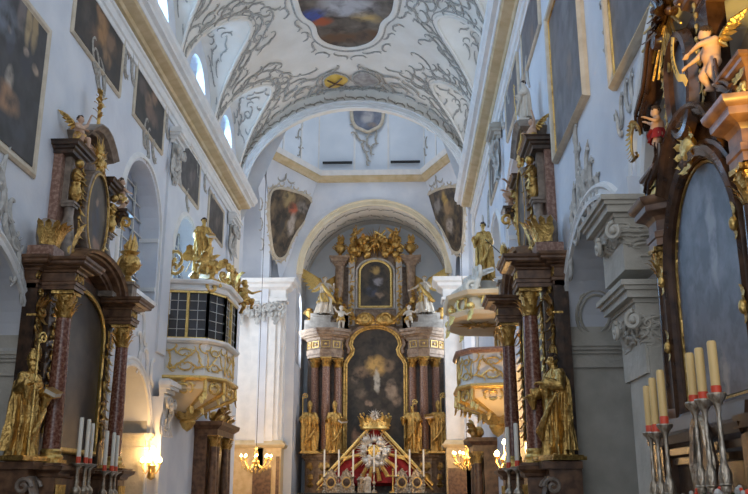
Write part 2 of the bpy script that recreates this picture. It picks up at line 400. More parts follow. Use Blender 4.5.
# --- crossing: far wall with the apse arch, transept walls and windows
AXC, AR, AS = -1.24, 3.32, 10.62
apo = [(AXC + AR, .02)] + [(AXC + AR * math.cos(PI * i / 32), AS + AR * math.sin(PI * i / 32)) for i in range(33)] + [(AXC - AR, .02)]
slab('wall_crossing_far', 'plaster', [(-9, 0), (5.8, 0), (5.8, 14.8), (-9, 14.8)], [apo], (0, Y2, 0), (1, 0, 0), (0, 0, 1), (0, -1, 0), 0.4)
g = G(); g.band([(x, Y2, z) for x, z in apo[1:-1]], [(0, 0), (0, .10), (.06, .10), (.08, .05), (.2, .05), (.22, .10), (.26, .10), (.28, 0)], (0, -1, 0))
struct(g.build('trim_8', 'cream', angle=25))
for side, X, s in (('left', -8.3, -1), ('right', 5.1, 1)):
    slab('wall_transept_' + side, 'plaster', [(Y1 + .8, 0), (Y2, 0), (Y2, 14.8), (Y1 + .8, 14.8)], [arch(30.2, 33.8, 11.0, z0=4.5)], (X, 0, 0), (0, 1, 0), (0, 0, 1), (-s, 0, 0), .5)
    w = G(); w.poly(arch(30.2, 33.8, 11.0, z0=4.5), [], (X + s * .4, 0, 0), (0, 1, 0), (0, 0, 1), (-s, 0, 0), .02)
    wo = struct(w.build('window_%d' % (13 if s < 0 else 14), 'glass', smooth=False))
    # arch between crossing and transept
    XA = -5.6 if s < 0 else 2.4
    slab('wall_transept_arch_' + side, 'plaster', [(Y1 + .8, 0), (Y2, 0), (Y2, 14.8), (Y1 + .8, 14.8)], [arch(29.2, 35.2, 11.2, z0=.02, n=24)], (XA, 0, 0), (0, 1, 0), (0, 0, 1), (-s, 0, 0), .35)
# --- octagonal drum over the crossing
OCT = [(-3.7, 36), (1.0, 36), (2.4, 32.6), (2.4, 31.2), (1.0, 28.45), (-3.7, 28.45), (-5.6, 31.2), (-5.6, 32.5)]
RZ = 14.85
g = G(); n8 = len(OCT)
g.add([(x, y, RZ) for x, y in OCT] + [(x, y, 20.5) for x, y in OCT], [(i, (i + 1) % n8, (i + 1) % n8 + n8, i + n8) for i in range(n8)])
oc = [(-1.5, 32.2)]
g2 = G(); g2.add([(x, y, 20.5) for x, y in OCT] + [(-1.5 + (x + 1.5) * .25, 32.2 + (y - 32.2) * .25, 22.6) for x, y in OCT], [(i, (i + 1) % n8, (i + 1) % n8 + n8, i + n8) for i in range(n8)])
drum = struct(g.build('wall_drum', 'drum', smooth=False)); struct(g2.build('ceiling_dome', 'drum', smooth=False))
oci = OCT[::-1] if False else OCT
g = G(); g.cornice(OCT[::-1], [(-.02, 14.75), (.06, 14.75), (.10, 14.85), (.22, 14.92), (.24, 15.0), (-.02, 15.0)], closed=True); struct(g.build('trim_9', 'ochre', angle=20))
g = G(); g.cornice(OCT[::-1], [(-.02, 15.0), (.26, 15.0), (.30, 15.1), (.32, 15.22), (.08, 15.26), (-.02, 15.26)], closed=True); struct(g.build('trim_10', 'white', angle=20))
g = G()
for i in range(n8):
    a, b = Vector(OCT[i]), Vector(OCT[(i + 1) % n8]); L = (b - a).length; d = (b - a) / L; nn = Vector((-d.y, d.x)); c = Vector((-1.5, 32.2))
    if nn.dot(c - a) < 0: nn = -nn
    for t in ([.0, .34, .66] if L > 3 else [0.0, .5]):
        p = a + d * (t * L); q = p + nn * .04; w = .045
        g.add([(p.x - d.x * w, p.y - d.y * w, 15.2), (p.x + d.x * w, p.y + d.y * w, 15.2), (q.x + d.x * w, q.y + d.y * w, 15.2), (q.x - d.x * w, q.y - d.y * w, 15.2)] + [(p.x - d.x * w, p.y - d.y * w, 20.4), (p.x + d.x * w, p.y + d.y * w, 20.4), (q.x + d.x * w, q.y + d.y * w, 20.4), (q.x - d.x * w, q.y - d.y * w, 20.4)], [(0, 1, 5, 4), (1, 2, 6, 5), (2, 3, 7, 6), (3, 0, 4, 7)])
struct(g.build('trim_11', 'white', smooth=False))
g = G()
for x0, x1 in ((-3.5, -2.2), (-.5, .8)): g.box(x0, x1, 35.86, 35.97, 15.62, 15.70)
struct(g.build('trim_15', 'black', smooth=False))
# pendentives
PEN = {'left': ((-3.7, 36, RZ), (-5.6, 32.5, RZ), (-5.25, 35.98, 10.2)), 'right': ((1.0, 36, RZ), (2.4, 32.6, RZ), (2.2, 35.98, 10.2))}
for sd, (a, b, c) in PEN.items():
    g = G(); g.add([a, b, c, (b[0], 36, RZ)], [(0, 1, 2), (0, 2, 3), (1, 3, 2), (0, 3, 1)]); struct(g.build('wall_pendentive_' + sd, 'plaster', smooth=False))
# near side corners of the octagon and the ceiling pieces around it
g = G()
for x0, x1, xa in ((-5.6, -3.7, -9), (2.4, 1.0, 5.8)):
    g.add([(x0, 31.2, RZ), (x1, 28.45, RZ), (x0, 28.45, RZ), (x0, 28.45, 10.5)], [(0, 1, 2), (0, 1, 3), (1, 2, 3)])
    g.add([(x0, 28, 14.9), (x0, 36.2, 14.9), (xa, 36.2, 14.9), (xa, 28, 14.9)], [(0, 1, 2, 3)])
struct(g.build('ceiling_transept', 'plaster', smooth=False))
# --- apse: barrel, side walls with windows, end wall
g = G()
def af(u, v):
    a = PI * u; return (AXC + AR * math.cos(a), Y2 + .3 + (Y3 - Y2 - .3) * v, AS + AR * math.sin(a))
g.grid(af, 36, 4); struct(g.build('ceiling_apse', 'vault'))
slab('wall_apse_end', 'drum', [(-6, 0), (3.4, 0), (3.4, 14.5), (-6, 14.5)], [], (0, Y3, 0), (1, 0, 0), (0, 0, 1), (0, -1, 0), .3)
for s, X in ((-1, AXC - AR), (1, AXC + AR)):
    slab('wall_apse_' + ('left' if s < 0 else 'right'), 'plaster', [(Y2 + .3, 0), (Y3, 0), (Y3, AS + .1), (Y2 + .3, AS + .1)], [arch(36.7, 38.3, 9.3, z0=6.9)], (X, 0, 0), (0, 1, 0), (0, 0, 1), (-s, 0, 0), .3)
    w = G(); w.poly(arch(36.7, 38.3, 9.3, z0=6.9), [], (X + s * .25, 0, 0), (0, 1, 0), (0, 0, 1), (-s, 0, 0), .02); struct(w.build('window_%d' % (15 if s < 0 else 16), 'glass', smooth=False))
# --- side chapels behind the arcades (plain, mostly in shade)
for s, X0, X1 in ((-1, LX - .75, -10), (1, RX + .75, 6.8)):
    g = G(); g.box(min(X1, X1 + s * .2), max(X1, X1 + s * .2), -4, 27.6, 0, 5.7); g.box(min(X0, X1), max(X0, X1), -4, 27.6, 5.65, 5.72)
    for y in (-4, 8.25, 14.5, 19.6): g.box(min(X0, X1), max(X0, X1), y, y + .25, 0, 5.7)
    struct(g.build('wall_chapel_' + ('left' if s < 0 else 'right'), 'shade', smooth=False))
    for k, (ya, z) in enumerate(((12.55 if s < 0 else 12.70, 3.5 if s < 0 else 3.6), (19.14, 2.75))):
        xa, xb = (X0 - .35, LX - .02) if s < 0 else (RX + .02, X0 + .2)
        g = G(); g.box(xa, xb, ya, ya + .5, 0, 5.4)
        for o, z0, z1 in ((.05, -.22, -.16), (.02, -.16, -.02), (.06, -.02, .03), (.10, .03, .08), (.13, .08, .13)): g.box(xa, xb, ya - o, ya + .1, z + z0, z + z1)
        struct(g.build('pier_chapel_' + ('left' if s < 0 else 'right'), 'stone', angle=25))
# --- crossing piers with entablature and ochre plinth
for sd, x0, x1, xi in (('left', -7.2, -4.93, -4.5), ('right', 1.68, 4.2, 1.68)):
    g = G(); xs = (x0, x1)
    g.box(x0, x1, 35.45, 36, 3.5, 9.6)
    for q in ((.32, .16), (.0, .0)):
        pass
    w = x1 - x0
    g.box(x0 + w * .42, x1 - .14, 35.33, 35.46, 3.55, 9.5)
    g.box(x0 + w * .55, x1 - .34, 35.25, 35.36, 3.55, 9.5)
    p = struct(g.build('pier_' + sd, 'white', smooth=False))
    pth = [(x1 + .02, 36.3), (x1 + .02, 35.3), (x0, 35.3)] if sd == 'left' else [(x1, 35.3), (x0 - .02, 35.3), (x0 - .02, 36.3)]
    g = G(); g.cornice(pth, [(0, 9.3), (.06, 9.3), (.08, 9.42), (.02, 9.44), (.02, 9.75), (.10, 9.8), (.22, 9.86), (.26, 9.98), (.40, 10.04), (.44, 10.2), (.2, 10.24), (0, 10.24)]); g.build('capital_cornice', 'white', p, angle=20)
    g = G(); g.box(min(x0, x1), max(x0, x1), 35.3, 36, 10.0, 10.22); g.build('capital_top', 'white', p, smooth=False)
    g = G(); g.box(x0, x1 + .04, 35.2, 36, 0, 3.42) if sd == 'left' else g.box(x0 - .04, x1, 35.2, 36, 0, 3.42)
    g.build('plinth', 'gmarble', p, smooth=False)
    g = G(); g.cornice(pth, [(0, 3.30), (.12, 3.34), (.15, 3.38), (.18, 3.46), (.10, 3.52), (.04, 3.62), (0, 3.64)]); g.build('plinth_cornice', 'ochre', p, angle=20)
    g = G(); xa = -5.62 if sd == 'left' else 2.05
    g.box(xa - .36, xa + .36, 35.14, 35.3, .3, 2.55); g.box(xa + .55, xa + .68, 35.15, 35.3, .3, 3.0); g.build('plinth_panel', 'brown', p, smooth=False)
    # stucco capital: hanging garland of leaves and scrolls
    g = G(); xc0, xc1 = (-6.9, -4.95) if sd == 'left' else (1.7, 4.0)
    rr = random.Random(5)
    for i in range(26):
        x = xc0 + (xc1 - xc0) * (i + .5) / 26; z = 9.1 - .5 * abs(math.sin(i * 1.3)) * rr.random()
        g.leaf((x, 35.24, z + .15), (rr.uniform(-.5, .5), -.1, -1), (0, -1, 0), .45 + .35 * rr.random(), .22, .5)
    for x in [xc0 + .2 + i * .32 for i in range(int((xc1 - xc0 - .2) / .32) + 1)]:
        g.tube(spiral((x, 35.16, 9.0), (1, 0, 0), (0, 0, 1), .17, 1.3, rr.random() * 6, 14, rr.choice((-1, 1))), .04, 5)
        g.ball((x, 35.15, 8.72), (.08, .08, .12))
    g.build('capital_foliage', 'lgrey', p)
# --- light
w = bpy.data.worlds.new('sky'); S.world = w; w.use_nodes = True
nt = w.node_tree; bg = nt.nodes['Background']
bg.inputs['Color'].default_value = (0.72, 0.83, 1.0, 1); bg.inputs['Strength'].default_value = 0.68
def area(name, loc, target, sx, sy, power, col):
    l = bpy.data.lights.new(name, 'AREA'); l.shape = 'RECTANGLE'; l.size = sx; l.size_y = sy; l.energy = power; l.color = col
    o = bpy.data.objects.new(name, l); COL.objects.link(o); o.location = loc
    o.rotation_euler = (Vector(target) - Vector(loc)).to_track_quat('-Z', 'Y').to_euler(); return o
DAY = (0.80, 0.89, 1.0)
for s, X in ((-1, LX), (1, RX)):
    for a, b in BAY:
        area('clerestory_daylight', (X + s * .40, (a + b) / 2, 12.4), (NX, (a + b) / 2, 11.0), 1.9, 1.4, 105 if s < 0 else 55, (0.36, .63, 1.0) if s < 0 else (.85, .92, 1.0))
    for a, b in WIN: area('aisle_window_daylight', (X - s * .02, (a + b) / 2, 6.9), (NX - s * 3.5, (a + b) / 2 - 2, 6.0), 2.0, 2.2, 170 if s < 0 else 65, (0.36, .63, 1.0) if s < 0 else (.85, .92, 1.0))
area('west_fill_light', (NX, -3.8, 7.5), (NX, 20, 7.5), 7.5, 11, 420, (0.93, 0.96, 1.0))  # added fill lamp across the open west end, where no window is built
area('dome_lantern_daylight', (-1.5, 32.2, 20.3), (-1.5, 32.2, 10), 3, 3, 130, DAY)
for s, X in ((-1, -8.2), (1, 5.0)): area('transept_daylight', (X, 32, 8.5), (NX, 32, 8), 3.2, 6, 330, DAY)
for s, X in ((-1, AXC - AR - .05), (1, AXC + AR + .05)): area('apse_daylight', (X, 37.5, 8.6), (AXC, 37.8, 8.6), 1.4, 2.8, 60, DAY)
def point(name, loc, power, col=(1.0, .60, .25), r=.06):
    l = bpy.data.lights.new(name, 'POINT'); l.energy = power; l.color = col; l.shadow_soft_size = r
    o = bpy.data.objects.new(name, l); COL.objects.link(o); o.location = loc; return o
S.view_settings.view_transform = 'Standard'; S.view_settings.look = 'None'; S.view_settings.gamma = 1; S.view_settings.use_curve_mapping = False
S.view_settings.exposure = -0.1
# ================================================================ rococo ornament
def scroll2d(p, ang, L, kind='C', tight=1.0, n=26, flip=1):
    """scroll with curled ends; returns 2-D points"""
    ks = []
    for i in range(n):
        t = 2 * (i + .5) / n - 1
        k = (0.9 + 9.0 * tight * abs(t) ** 3.2)
        if kind == 'S': k *= (1 if t > 0 else -1)
        if kind == 'J': k = (0.6 if t < 0 else 0.6 + 10 * tight * t ** 2.6)
        ks.append(k * flip)
    a = 0; hs = []
    for k in ks: hs.append(a); a += k * 2.0 / n
    mid = hs[n // 2]; x, y = p; pts = []
    for i in range(n):
        h = ang + hs[i] - mid; x += math.cos(h) * L / n; y += math.sin(h) * L / n; pts.append((x, y))
    mx, my = pts[n // 2]; return [(q[0] - mx + p[0], q[1] - my + p[1]) for q in pts]
def orn(p, ang, L, kind='C', rnd=random, leaves=6, w=.05, flip=1, tight=1.0):
    pts = scroll2d(p, ang, L, kind, tight, 26, flip); n = len(pts); st = [(pts, [w * (.35 + .65 * math.sin(PI * (.08 + .9 * i / (n - 1)))) for i in range(n)])]
    for k in range(leaves):
        i = int(n * (.15 + .7 * (k + .5) / leaves)); a = pts[i]; b = pts[min(i + 1, n - 1)]
        t = math.atan2(b[1] - a[1], b[0] - a[0]); sg = rnd.choice((-1, 1)); l = L * rnd.uniform(.12, .24); h = t + sg * rnd.uniform(.5, .9); q = [a]; x, y = a
        cur = -sg * rnd.uniform(.5, 2.0)
        for j in range(6): x += math.cos(h) * l / 6; y += math.sin(h) * l / 6; h += cur / 6; q.append((x, y))
        st.append((q, [w * .75 * (1 - j / 7.5) for j in range(7)]))
    return st
def draw(g, strokes, mp, nm, n=5, flat=.7):
    for pts, rs in strokes:
        P = [mp(*q) for q in pts]; N = [nm(*q) for q in pts]
        g.tube(P, rs, n, flat, N)
def plane_map(o, u, v, nrm, off=.015):
    o, u, v, nrm = Vector(o), Vector(u), Vector(v), Vector(nrm)
    return (lambda a, b: o + u * a + v * b + nrm * off), (lambda a, b: nrm)
# vault mapping: (s, y) with s = arc metres from the crown, negative to the left
def vpt(s, y, off=.0):
    a = PI / 2 - s / VA; a = min(PI - .001, max(.001, a)); x = NX + VA * math.cos(a); p = Vector((x, y, vz(x, y)))
    return p + vn(s, y) * off if off else p
def vn(s, y):
    e = .03; p = lambda s_, y_: Vector((NX + VA * math.cos(min(PI - .001, max(.001, PI / 2 - s_ / VA))), y_, vz(NX + VA * math.cos(min(PI - .001, max(.001, PI / 2 - s_ / VA))), y_)))
    n = (p(s + e, y) - p(s - e, y)).cross(p(s, y + e) - p(s, y - e))
    if n.length < 1e-9: return Vector((0, 0, -1))
    n.normalize(); return n if n.z < 0 or (n.z < .2 and n.x * s < 0) else -n
vm = lambda a, b: vpt(a, b, .02)
# groin ribs
def groin(sd, k0, n=40):
    out = []
    for i in range(n + 1):
        dy = -1.86 + 3.72 * i / n; y = 27.65 - 4 * k0 - 2 + dy; lo, hi = 0.0, 3.9
        for _ in range(30):
            m_ = (lo + hi) / 2; x = NX + sd * (VA - m_)
            if lun(x, y) > barrel(x): lo = m_
            else: hi = m_
        x = NX + sd * (VA - lo); s = sd * (PI / 2 - math.acos(min(1, max(-1, (VA - lo) / VA)))) * VA if False else sd * VA * math.asin(min(1, (VA - lo) / VA)); out.append((s, y))
    return out
rn = random.Random(11)
gr = G(); go = G(); gl = G()
for sd in (-1, 1):
    for k0 in range(3):
        c = groin(sd, k0, 48); P = [vpt(s, y) for s, y in c]; N = [(Vector((NX, p.y, SPR - 1)) - p).normalized() for p in P]
        gr.tube(P, .065, 8, .6, N)
        L2 = [(s - sd * .16, y + .10 * (1 if i > 24 else -1) * min(1, abs(i - 24) / 10)) for i, (s, y) in enumerate(c)]
        go.tube([vpt(a, b, .012) for a, b in L2], .018, 5, .7, [vn(a, b) for a, b in L2])
        for i in range(2, 46, 4):
            s, y = c[i]; s2, y2 = c[i + 1]; t = math.atan2(y2 - y, s2 - s); ydir = 1 if i > 24 else -1
            for off, L, w in ((.34, .95, .034), (.78, 1.05, .028)):
                f = min(1, abs(i - 24) / 12)
                draw(go, orn((s - sd * off * (1 - .45 * f) + rn.uniform(-.06, .06), y + ydir * off * .55 * f + rn.uniform(-.06, .06)), t + rn.uniform(-.35, .35), L * rn.uniform(.9, 1.2), 'CS'[(i // 4) % 2], rn, 6, w, (-1) ** (i // 4), 1.5), vm, vn)
        yc = 27.65 - 4 * k0 - 2
        for j in range(9):
            a = -1.2 + 2.4 * j / 8
            for q in (.60, .86):
                y = yc + 1.3 * math.sin(a) * (q + .1); s = sd * (VA * PI / 2 - .45 - 2.3 * math.cos(a) * q + .25 * rn.random()); x = NX + VA * math.sin(s / VA)
                if lun(x, y) > barrel(x) + .04: draw(gl, orn((s, y), a * sd + rn.uniform(-.6, .6), rn.uniform(.55, .8), rn.choice('CS'), rn, 7, .02, rn.choice((-1, 1))), vm, vn)
struct(gr.build('trim_12', 'vault'))
# scrollwork on the barrel between the lunettes, round the painting and above the chancel arch
for sd in (-1, 1):
    for yb in (26.9, 23.65, 19.65):
        for s0, L in ((4.9, .8), (4.1, 1.0), (3.3, 1.15), (2.5, 1.3)):
            for q in (-.3, .3):
                if yb > 26 and q > 0: continue
                draw(go, orn((sd * s0, yb + q * (.5 + .5 * (5.6 - s0))), rn.uniform(-.4, .4) + (0 if sd > 0 else PI) + q, L * rn.uniform(.85, 1.1), rn.choice('CS'), rn, 6, .028, sd if q > 0 else -sd, 1.5), vm, vn)
for i in range(21):      # border along the chancel arch face of the vault
    s = -5.0 + 10 * i / 20
    draw(go, orn((s, 27.36 + .04 * (i % 2)), rn.uniform(-.15, .15), .62, 'CS'[i % 2], rn, 6, .026, (-1) ** i), vm, vn)
    sa = s * .98; draw(go, orn((sa, 27.0), rn.uniform(-.3, .3), .5, 'SC'[i % 2], rn, 5, .02, (-1) ** i), vm, vn)
for i in range(17):
    s = -3.8 + 7.6 * i / 16
    if abs(s) > 1.25: draw(go, orn((s, 26.25 - .22 * (i % 2) - .1 * abs(s)), rn.uniform(-.3, .3), .9, 'SC'[i % 2], rn, 7, .026, (-1) ** i), vm, vn)
gq = G(); am_ = lambda u, v: Vector((NX + 3.97 * math.cos(u), Y1 + v, SPR - .1 + 3.36 * math.sin(u))) + Vector((-math.cos(u), 0, -math.sin(u))) * .015; an2 = lambda u, v: Vector((-math.cos(u), 0, -math.sin(u)))
for i in range(26):      # leafy band under the chancel arch
    u = .12 + (PI - .24) * i / 25; draw(gq, [([(u + (x - 0) / 3.9, .22 + y) for x, y in p], r) for p, r in orn((0, 0), rn.uniform(-.3, .3), .6, 'CS'[i % 2], rn, 6, .03, (-1) ** i)], am_, an2)
for i in range(34):      # leaf garland on the face of the chancel arch
    u = .10 + (PI - .20) * i / 33; c = (NX + 4.08 * math.cos(u), SPR - .1 + 3.46 * math.sin(u)); draw(gq, orn(c, u + PI / 2 + rn.uniform(-.3, .3), .5, 'CS'[i % 2], rn, 6, .026, (-1) ** i), lambda a, b: Vector((a, Y1 - .05, b)), lambda a, b: Vector((0, -1, 0)))
struct(gq.build('trim_16', 'stucco_brown'))
# --- ceiling fresco in a lobed frame (outline raycast on the barrel)
def onbarrel(px, py):
    r = ray(px, py); o = Vector((0, 0, EYE)); lo, hi = 8.0, 40.0
    for _ in range(50):
        m_ = (lo + hi) / 2; p = o + r * m_
        inside = ((p.x - NX) / VA) ** 2 + (max(0, p.z - SPR) / VR) ** 2 < 1
        lo, hi = (m_, hi) if inside else (lo, m_)
    p = o + r * lo; return VA * math.asin(max(-1, min(1, (p.x - NX) / VA))), p.y
half = [onbarrel(*q) for q in ((295, 1), (300, 17), (313, 24), (315, 36), (323, 43), (337, 47), (350, 48), (364, 46), (375, 41), (381, 33), (383, 22), (394, 15), (397, 1))]
yt = 21.5; full = half + [(s, 2 * yt - y) for s, y in reversed(half)]
def smooth_loop(p, it=2):
    for _ in range(it): p = [q for i in range(len(p)) for q in ((p[i][0] * .75 + p[(i + 1) % len(p)][0] * .25, p[i][1] * .75 + p[(i + 1) % len(p)][1] * .25), (p[i][0] * .25 + p[(i + 1) % len(p)][0] * .75, p[i][1] * .25 + p[(i + 1) % len(p)][1] * .75))]
    return p
full = smooth_loop(full, 2); cs = sum(q[0] for q in full) / len(full); cen = (cs, yt)
fc = Vector((NX, yt, 15.1)); fr_root = thing('ceiling_fresco', 'large lobed ceiling fresco of red and blue robed figures in clouds on the nave vault', 'fresco', fc)
g = G(); K = 6; nF = len(full); vs = [vpt(cen[0], cen[1], .03) - fc]; fs = []
for k in range(1, K + 1):
    for q in full: vs.append(vpt(cen[0] + (q[0] - cen[0]) * k / K, cen[1] + (q[1] - cen[1]) * k / K, .03) - fc)
for i in range(nF): fs.append((0, 1 + i, 1 + (i + 1) % nF))
for k in range(K - 1):
    for i in range(nF): a, b = 1 + k * nF + i, 1 + k * nF + (i + 1) % nF; fs.append((a, b, b + nF, a + nF))
g.add(vs, fs)
def canvas_xy(*a, **k):   # fresco laid in the X/Y plane
    m = canvas(*a, **k)
    for nd in m.node_tree.nodes:
        if nd.type == 'MAPPING':
            sx, _, sz = nd.inputs['Scale'].default_value; lx, _, lz = nd.inputs['Location'].default_value
            nd.inputs['Scale'].default_value = (sx, sz, 0); nd.inputs['Location'].default_value = (lx, lz, 0)
    return m
M['fresco'] = canvas_xy('ceiling fresco paint', (0.24, 0.20, 0.16), [(-1.0, 1.0, .6, .5, (.03, .09, .40)), (-.75, 1.45, .5, .35, (.38, .09, .035)), (.55, 1.25, .6, .4, (.50, .33, .12)), (.1, .7, 1.2, .8, (.45, .44, .45)), (-.3, 2.5, 1.1, .45, (.14, .07, .035)), (.9, 2.3, .8, .5, (.12, .06, .03)), (.0, -.5, 1.4, .8, (.5, .45, .4)), (0, -1.5, 1, .7, (.3, .12, .1))], dark=(.05, .04, .035), nscale=1.6, warp=.5)
g.build('painted_field', 'fresco', fr_root)
g = G(); P = [vpt(*q, .0) - fc for q in full]; N = [vn(*q) for q in full]
g.tube(P + [P[0], P[1]], .10, 8, .8, N + [N[0], N[1]]); g.build('moulded_frame', 'vault', fr_root)
g = G(); P2 = [vpt(cen[0] + (q[0] - cen[0]) * 1.07, cen[1] + (q[1] - cen[1]) * 1.07, .01) - fc for q in full]; g.tube(P2 + [P2[0]], .035, 6, .8, N + [N[0]]); g.build('outer_line', 'grey', fr_root)
for i in range(0, nF, 4):
    q = full[i]; q2 = full[(i + 1) % nF]; t = math.atan2(q2[1] - q[1], q2[0] - q[0])
    draw(go, orn((cen[0] + (q[0] - cen[0]) * 1.2, cen[1] + (q[1] - cen[1]) * 1.17), t, .8, 'CS'[(i // 4) % 2], rn, 6, .028, 1), vm, vn)
# --- emblem cartouche with two shields over the chancel arch
ec = onbarrel(350, 78); e0 = vpt(*ec); em = thing('heraldic_cartouche', 'stucco cartouche with a yellow and a grey shield over the chancel arch', 'cartouche', e0)
mp = lambda a, b: vpt(ec[0] + a * 1.22, ec[1] + b * 1.3, .05) - e0; nm_ = lambda a, b: vn(ec[0] + a * 1.22, ec[1] + b * 1.3)
for dx, mm in ((-.42, 'yshield'), (.42, 'gshield')):
    if mm not in M: M[mm] = mat(mm.replace('y', 'yellow ').replace('gs', 'grey s'), (.62, .38, .05) if mm[0] == 'y' else (.22, .20, .19), .5, col2=(.75, .52, .12) if mm[0] == 'y' else (.42, .40, .38), scale=5)
    g = G(); loop = [(dx + .36 * math.cos(t) * (1 + .08 * math.cos(3 * t)), .40 * math.sin(t) * (1 + .06 * math.cos(4 * t))) for t in [2 * PI * i / 28 for i in range(28)]]
    vs = [mp(dx, 0) + nm_(dx, 0) * .10] + [mp(*q) for q in loop]; g.add(vs, [(0, 1 + i, 1 + (i + 1) % 28) for i in range(28)]); g.build('shield', M[mm], em)
    h = G(); h.tube([mp(*q) for q in loop] + [mp(*loop[0])], .035, 6); h.build('shield_rim', 'grey', em)
    if mm[0] == 'y':
        h = G(); h.tube([mp(dx - .2, -.2) + nm_(0, 0) * .08, mp(dx, 0) + nm_(0, 0) * .13, mp(dx + .2, .2) + nm_(0, 0) * .08], .03, 5); h.tube([mp(dx + .2, -.2) + nm_(0, 0) * .08, mp(dx, 0) + nm_(0, 0) * .13, mp(dx - .2, .2) + nm_(0, 0) * .08], .03, 5); h.build('crossed_charge', 'brown', em)
g = G()
for sx in (-1, 1):
    for (a, b, t, L, k) in ((.92, -.1, 1.4, 1.2, 'C'), (.5, -.52, .3, .9, 'S'), (.5, .5, -.3, .9, 'S'), (.15, .55, 0, .6, 'C'), (1.15, .25, .9, .8, 'C'), (1.1, -.35, -.5, .8, 'S'), (1.45, .0, .3, .9, 'C'), (1.75, -.15, .1, .8, 'S'), (.9, .35, .8, .7, 'J')):
        st = orn((a, b), t, L, k, rn, 8, .04, 1); st = [([(sx * q[0], q[1]) for q in p], r) for p, r in st]; draw(g, st, mp, nm_)
g.build('scroll_surround', 'grey', em)
struct(go.build('trim_13', 'grey')); struct(gl.build('trim_14', 'grey'))

# ================================================================ wall paintings
def painting(name, label, side, y0, y1, z0, z1, m, group=None, fw=.11, fm='frame', gold=True, deep=.06):
    X = LX if side < 0 else RX; yc, zc = (y0 + y1) / 2, (z0 + z1) / 2
    t = thing(name, label, 'painting', (X, yc, zc), PI / 2 if side < 0 else -PI / 2, group); w, h = (y1 - y0) / 2, (z1 - z0) / 2
    # local: x along the wall, -y into the nave
    g = G(); R = [(-w, 0, -h), (w, 0, -h), (w, 0, h), (-w, 0, h)]
    g.band(R, [(0, 0), (0, deep * .5), (fw * .25, deep), (fw * .55, deep * .85), (fw * .75, deep * .4), (fw, deep * .35), (fw, 0)] , (0, -1, 0), True); g.build('frame', fm, t, angle=25)
    if gold:
        g = G(); q = fw * .9; g.band([(-w + q, 0, -h + q), (w - q, 0, -h + q), (w - q, 0, h - q), (-w + q, 0, h - q)], [(0, .02), (0, deep * .55), (.03, deep * .55), (.04, .02)], (0, -1, 0), True); g.build('gilt_fillet', 'gold', t, angle=25)
    g = G(); q = fw * .9; g.box(-w + q, w - q, -.035, -.01, -h + q, h - q); g.build('canvas', m, t, smooth=False)
    return t
def pxb(side, yc, zc, items):
    """figure shapes measured in the photograph, turned into the canvas's own metres"""
    X = LX if side < 0 else RX; out = []
    for px, py, rx, ry, c in items:
        p = onx(px, py, X); q = onx(px + rx, py, X); r_ = onx(px, py - ry, X); out.append((-side * (p.y - yc), p.z - zc, abs(q.y - p.y) * 1.6, abs(r_.z - p.z) * 1.6, c))
    return out
P1 = canvas('dark court scene', (.06, .055, .06), pxb(-1, 10.275, 7.485, [(33, 30, 3, 22, (.34, .24, .12)), (27, 22, 3, 25, (.40, .29, .15)), (20, 14, 4, 25, (.16, .13, .12)), (8, 42, 4, 12, (.05, .05, .07)), (7, 30, 2, 4, (.42, .30, .22)), (24, 52, 3, 4, (.46, .34, .26)), (24, 66, 6, 12, (.03, .03, .04)), (33, 70, 3, 5, (.38, .28, .2)), (7, 78, 4, 12, (.42, .36, .30)), (4, 98, 12, 14, (.36, .19, .09)), (4, 18, 12, 18, (.15, .17, .21)), (14, 130, 10, 8, (.05, .05, .06))]), nscale=2.6, warp=.12, gloss=.5)
P2 = canvas('dark scene with golden figures', (.06, .04, .028), pxb(-1, 14.3, 9.875, [(101, 30, 6, 16, (.34, .18, .07)), (99, 12, 4, 10, (.30, .17, .08)), (92, 35, 5, 10, (.14, .08, .05)), (110, 45, 5, 9, (.20, .12, .07)), (86, 16, 5, 14, (.08, .06, .05)), (105, 58, 4, 8, (.26, .15, .07))]), nscale=3, warp=.2, gloss=.5)
P3 = canvas('dark scene with small figures', (.05, .04, .032), pxb(-1, 17.585, 9.88, [(147, 100, 4, 7, (.30, .19, .12)), (153, 98, 3, 6, (.26, .16, .10)), (150, 116, 6, 8, (.16, .10, .07)), (142, 88, 4, 8, (.12, .09, .08))]), nscale=3, warp=.2, gloss=.5)
P4 = canvas('sooty canvas', (.10, .09, .09), [(.1, -.1, .2, .35, (.16, .13, .12)), (.4, .1, .15, .2, (.12, .09, .08))], nscale=4, gloss=.4)
PB = canvas('blue grey sky-reflection canvas', (.16, .17, .20), [(.2, -.4, .3, .4, (.20, .14, .11)), (-.3, .2, .4, .5, (.11, .12, .16)), (.2, .6, .4, .4, (.18, .19, .22))], dark=(.05, .055, .075), nscale=3.2, gloss=.33)  # bluish sky reflection of the glossy canvas, painted into its colours
painting('wall_painting', 'huge dark court scene painting with tall curtains at the far left edge', -1, 8.3, 12.25, 6.22, 8.75, P1, fw=.16)
painting('wall_painting', 'dark painting with golden figures high on the left wall, above the side altar cross', -1, 13.0, 15.6, 9.15, 10.6, P2, 'upper paintings on the left wall')
painting('wall_painting', 'dark painting high on the left wall, directly above the large arched window', -1, 16.45, 18.72, 9.18, 10.58, P3, 'upper paintings on the left wall')
painting('wall_painting', 'third dark upper painting on the left wall, above the small arched window by the balcony', -1, 20.3, 22.4, 9.05, 10.4, P4, 'upper paintings on the left wall')
painting('wall_painting', 'farthest dark upper painting on the left wall, next to the end of the cornice', -1, 23.6, 25.7, 8.9, 10.1, P4, 'upper paintings on the left wall')
painting('wall_painting', 'tall blue-grey painting with a thick sill, to the right of the staff-bearing statue', 1, 10.2, 12.62, 6.5, 9.0, PB, deep=.10)
painting('wall_painting', 'gilt framed blue-grey painting at the upper right, left of the wooden sunburst', 1, 6.6, 8.95, 5.95, 8.3, PB, deep=.10)
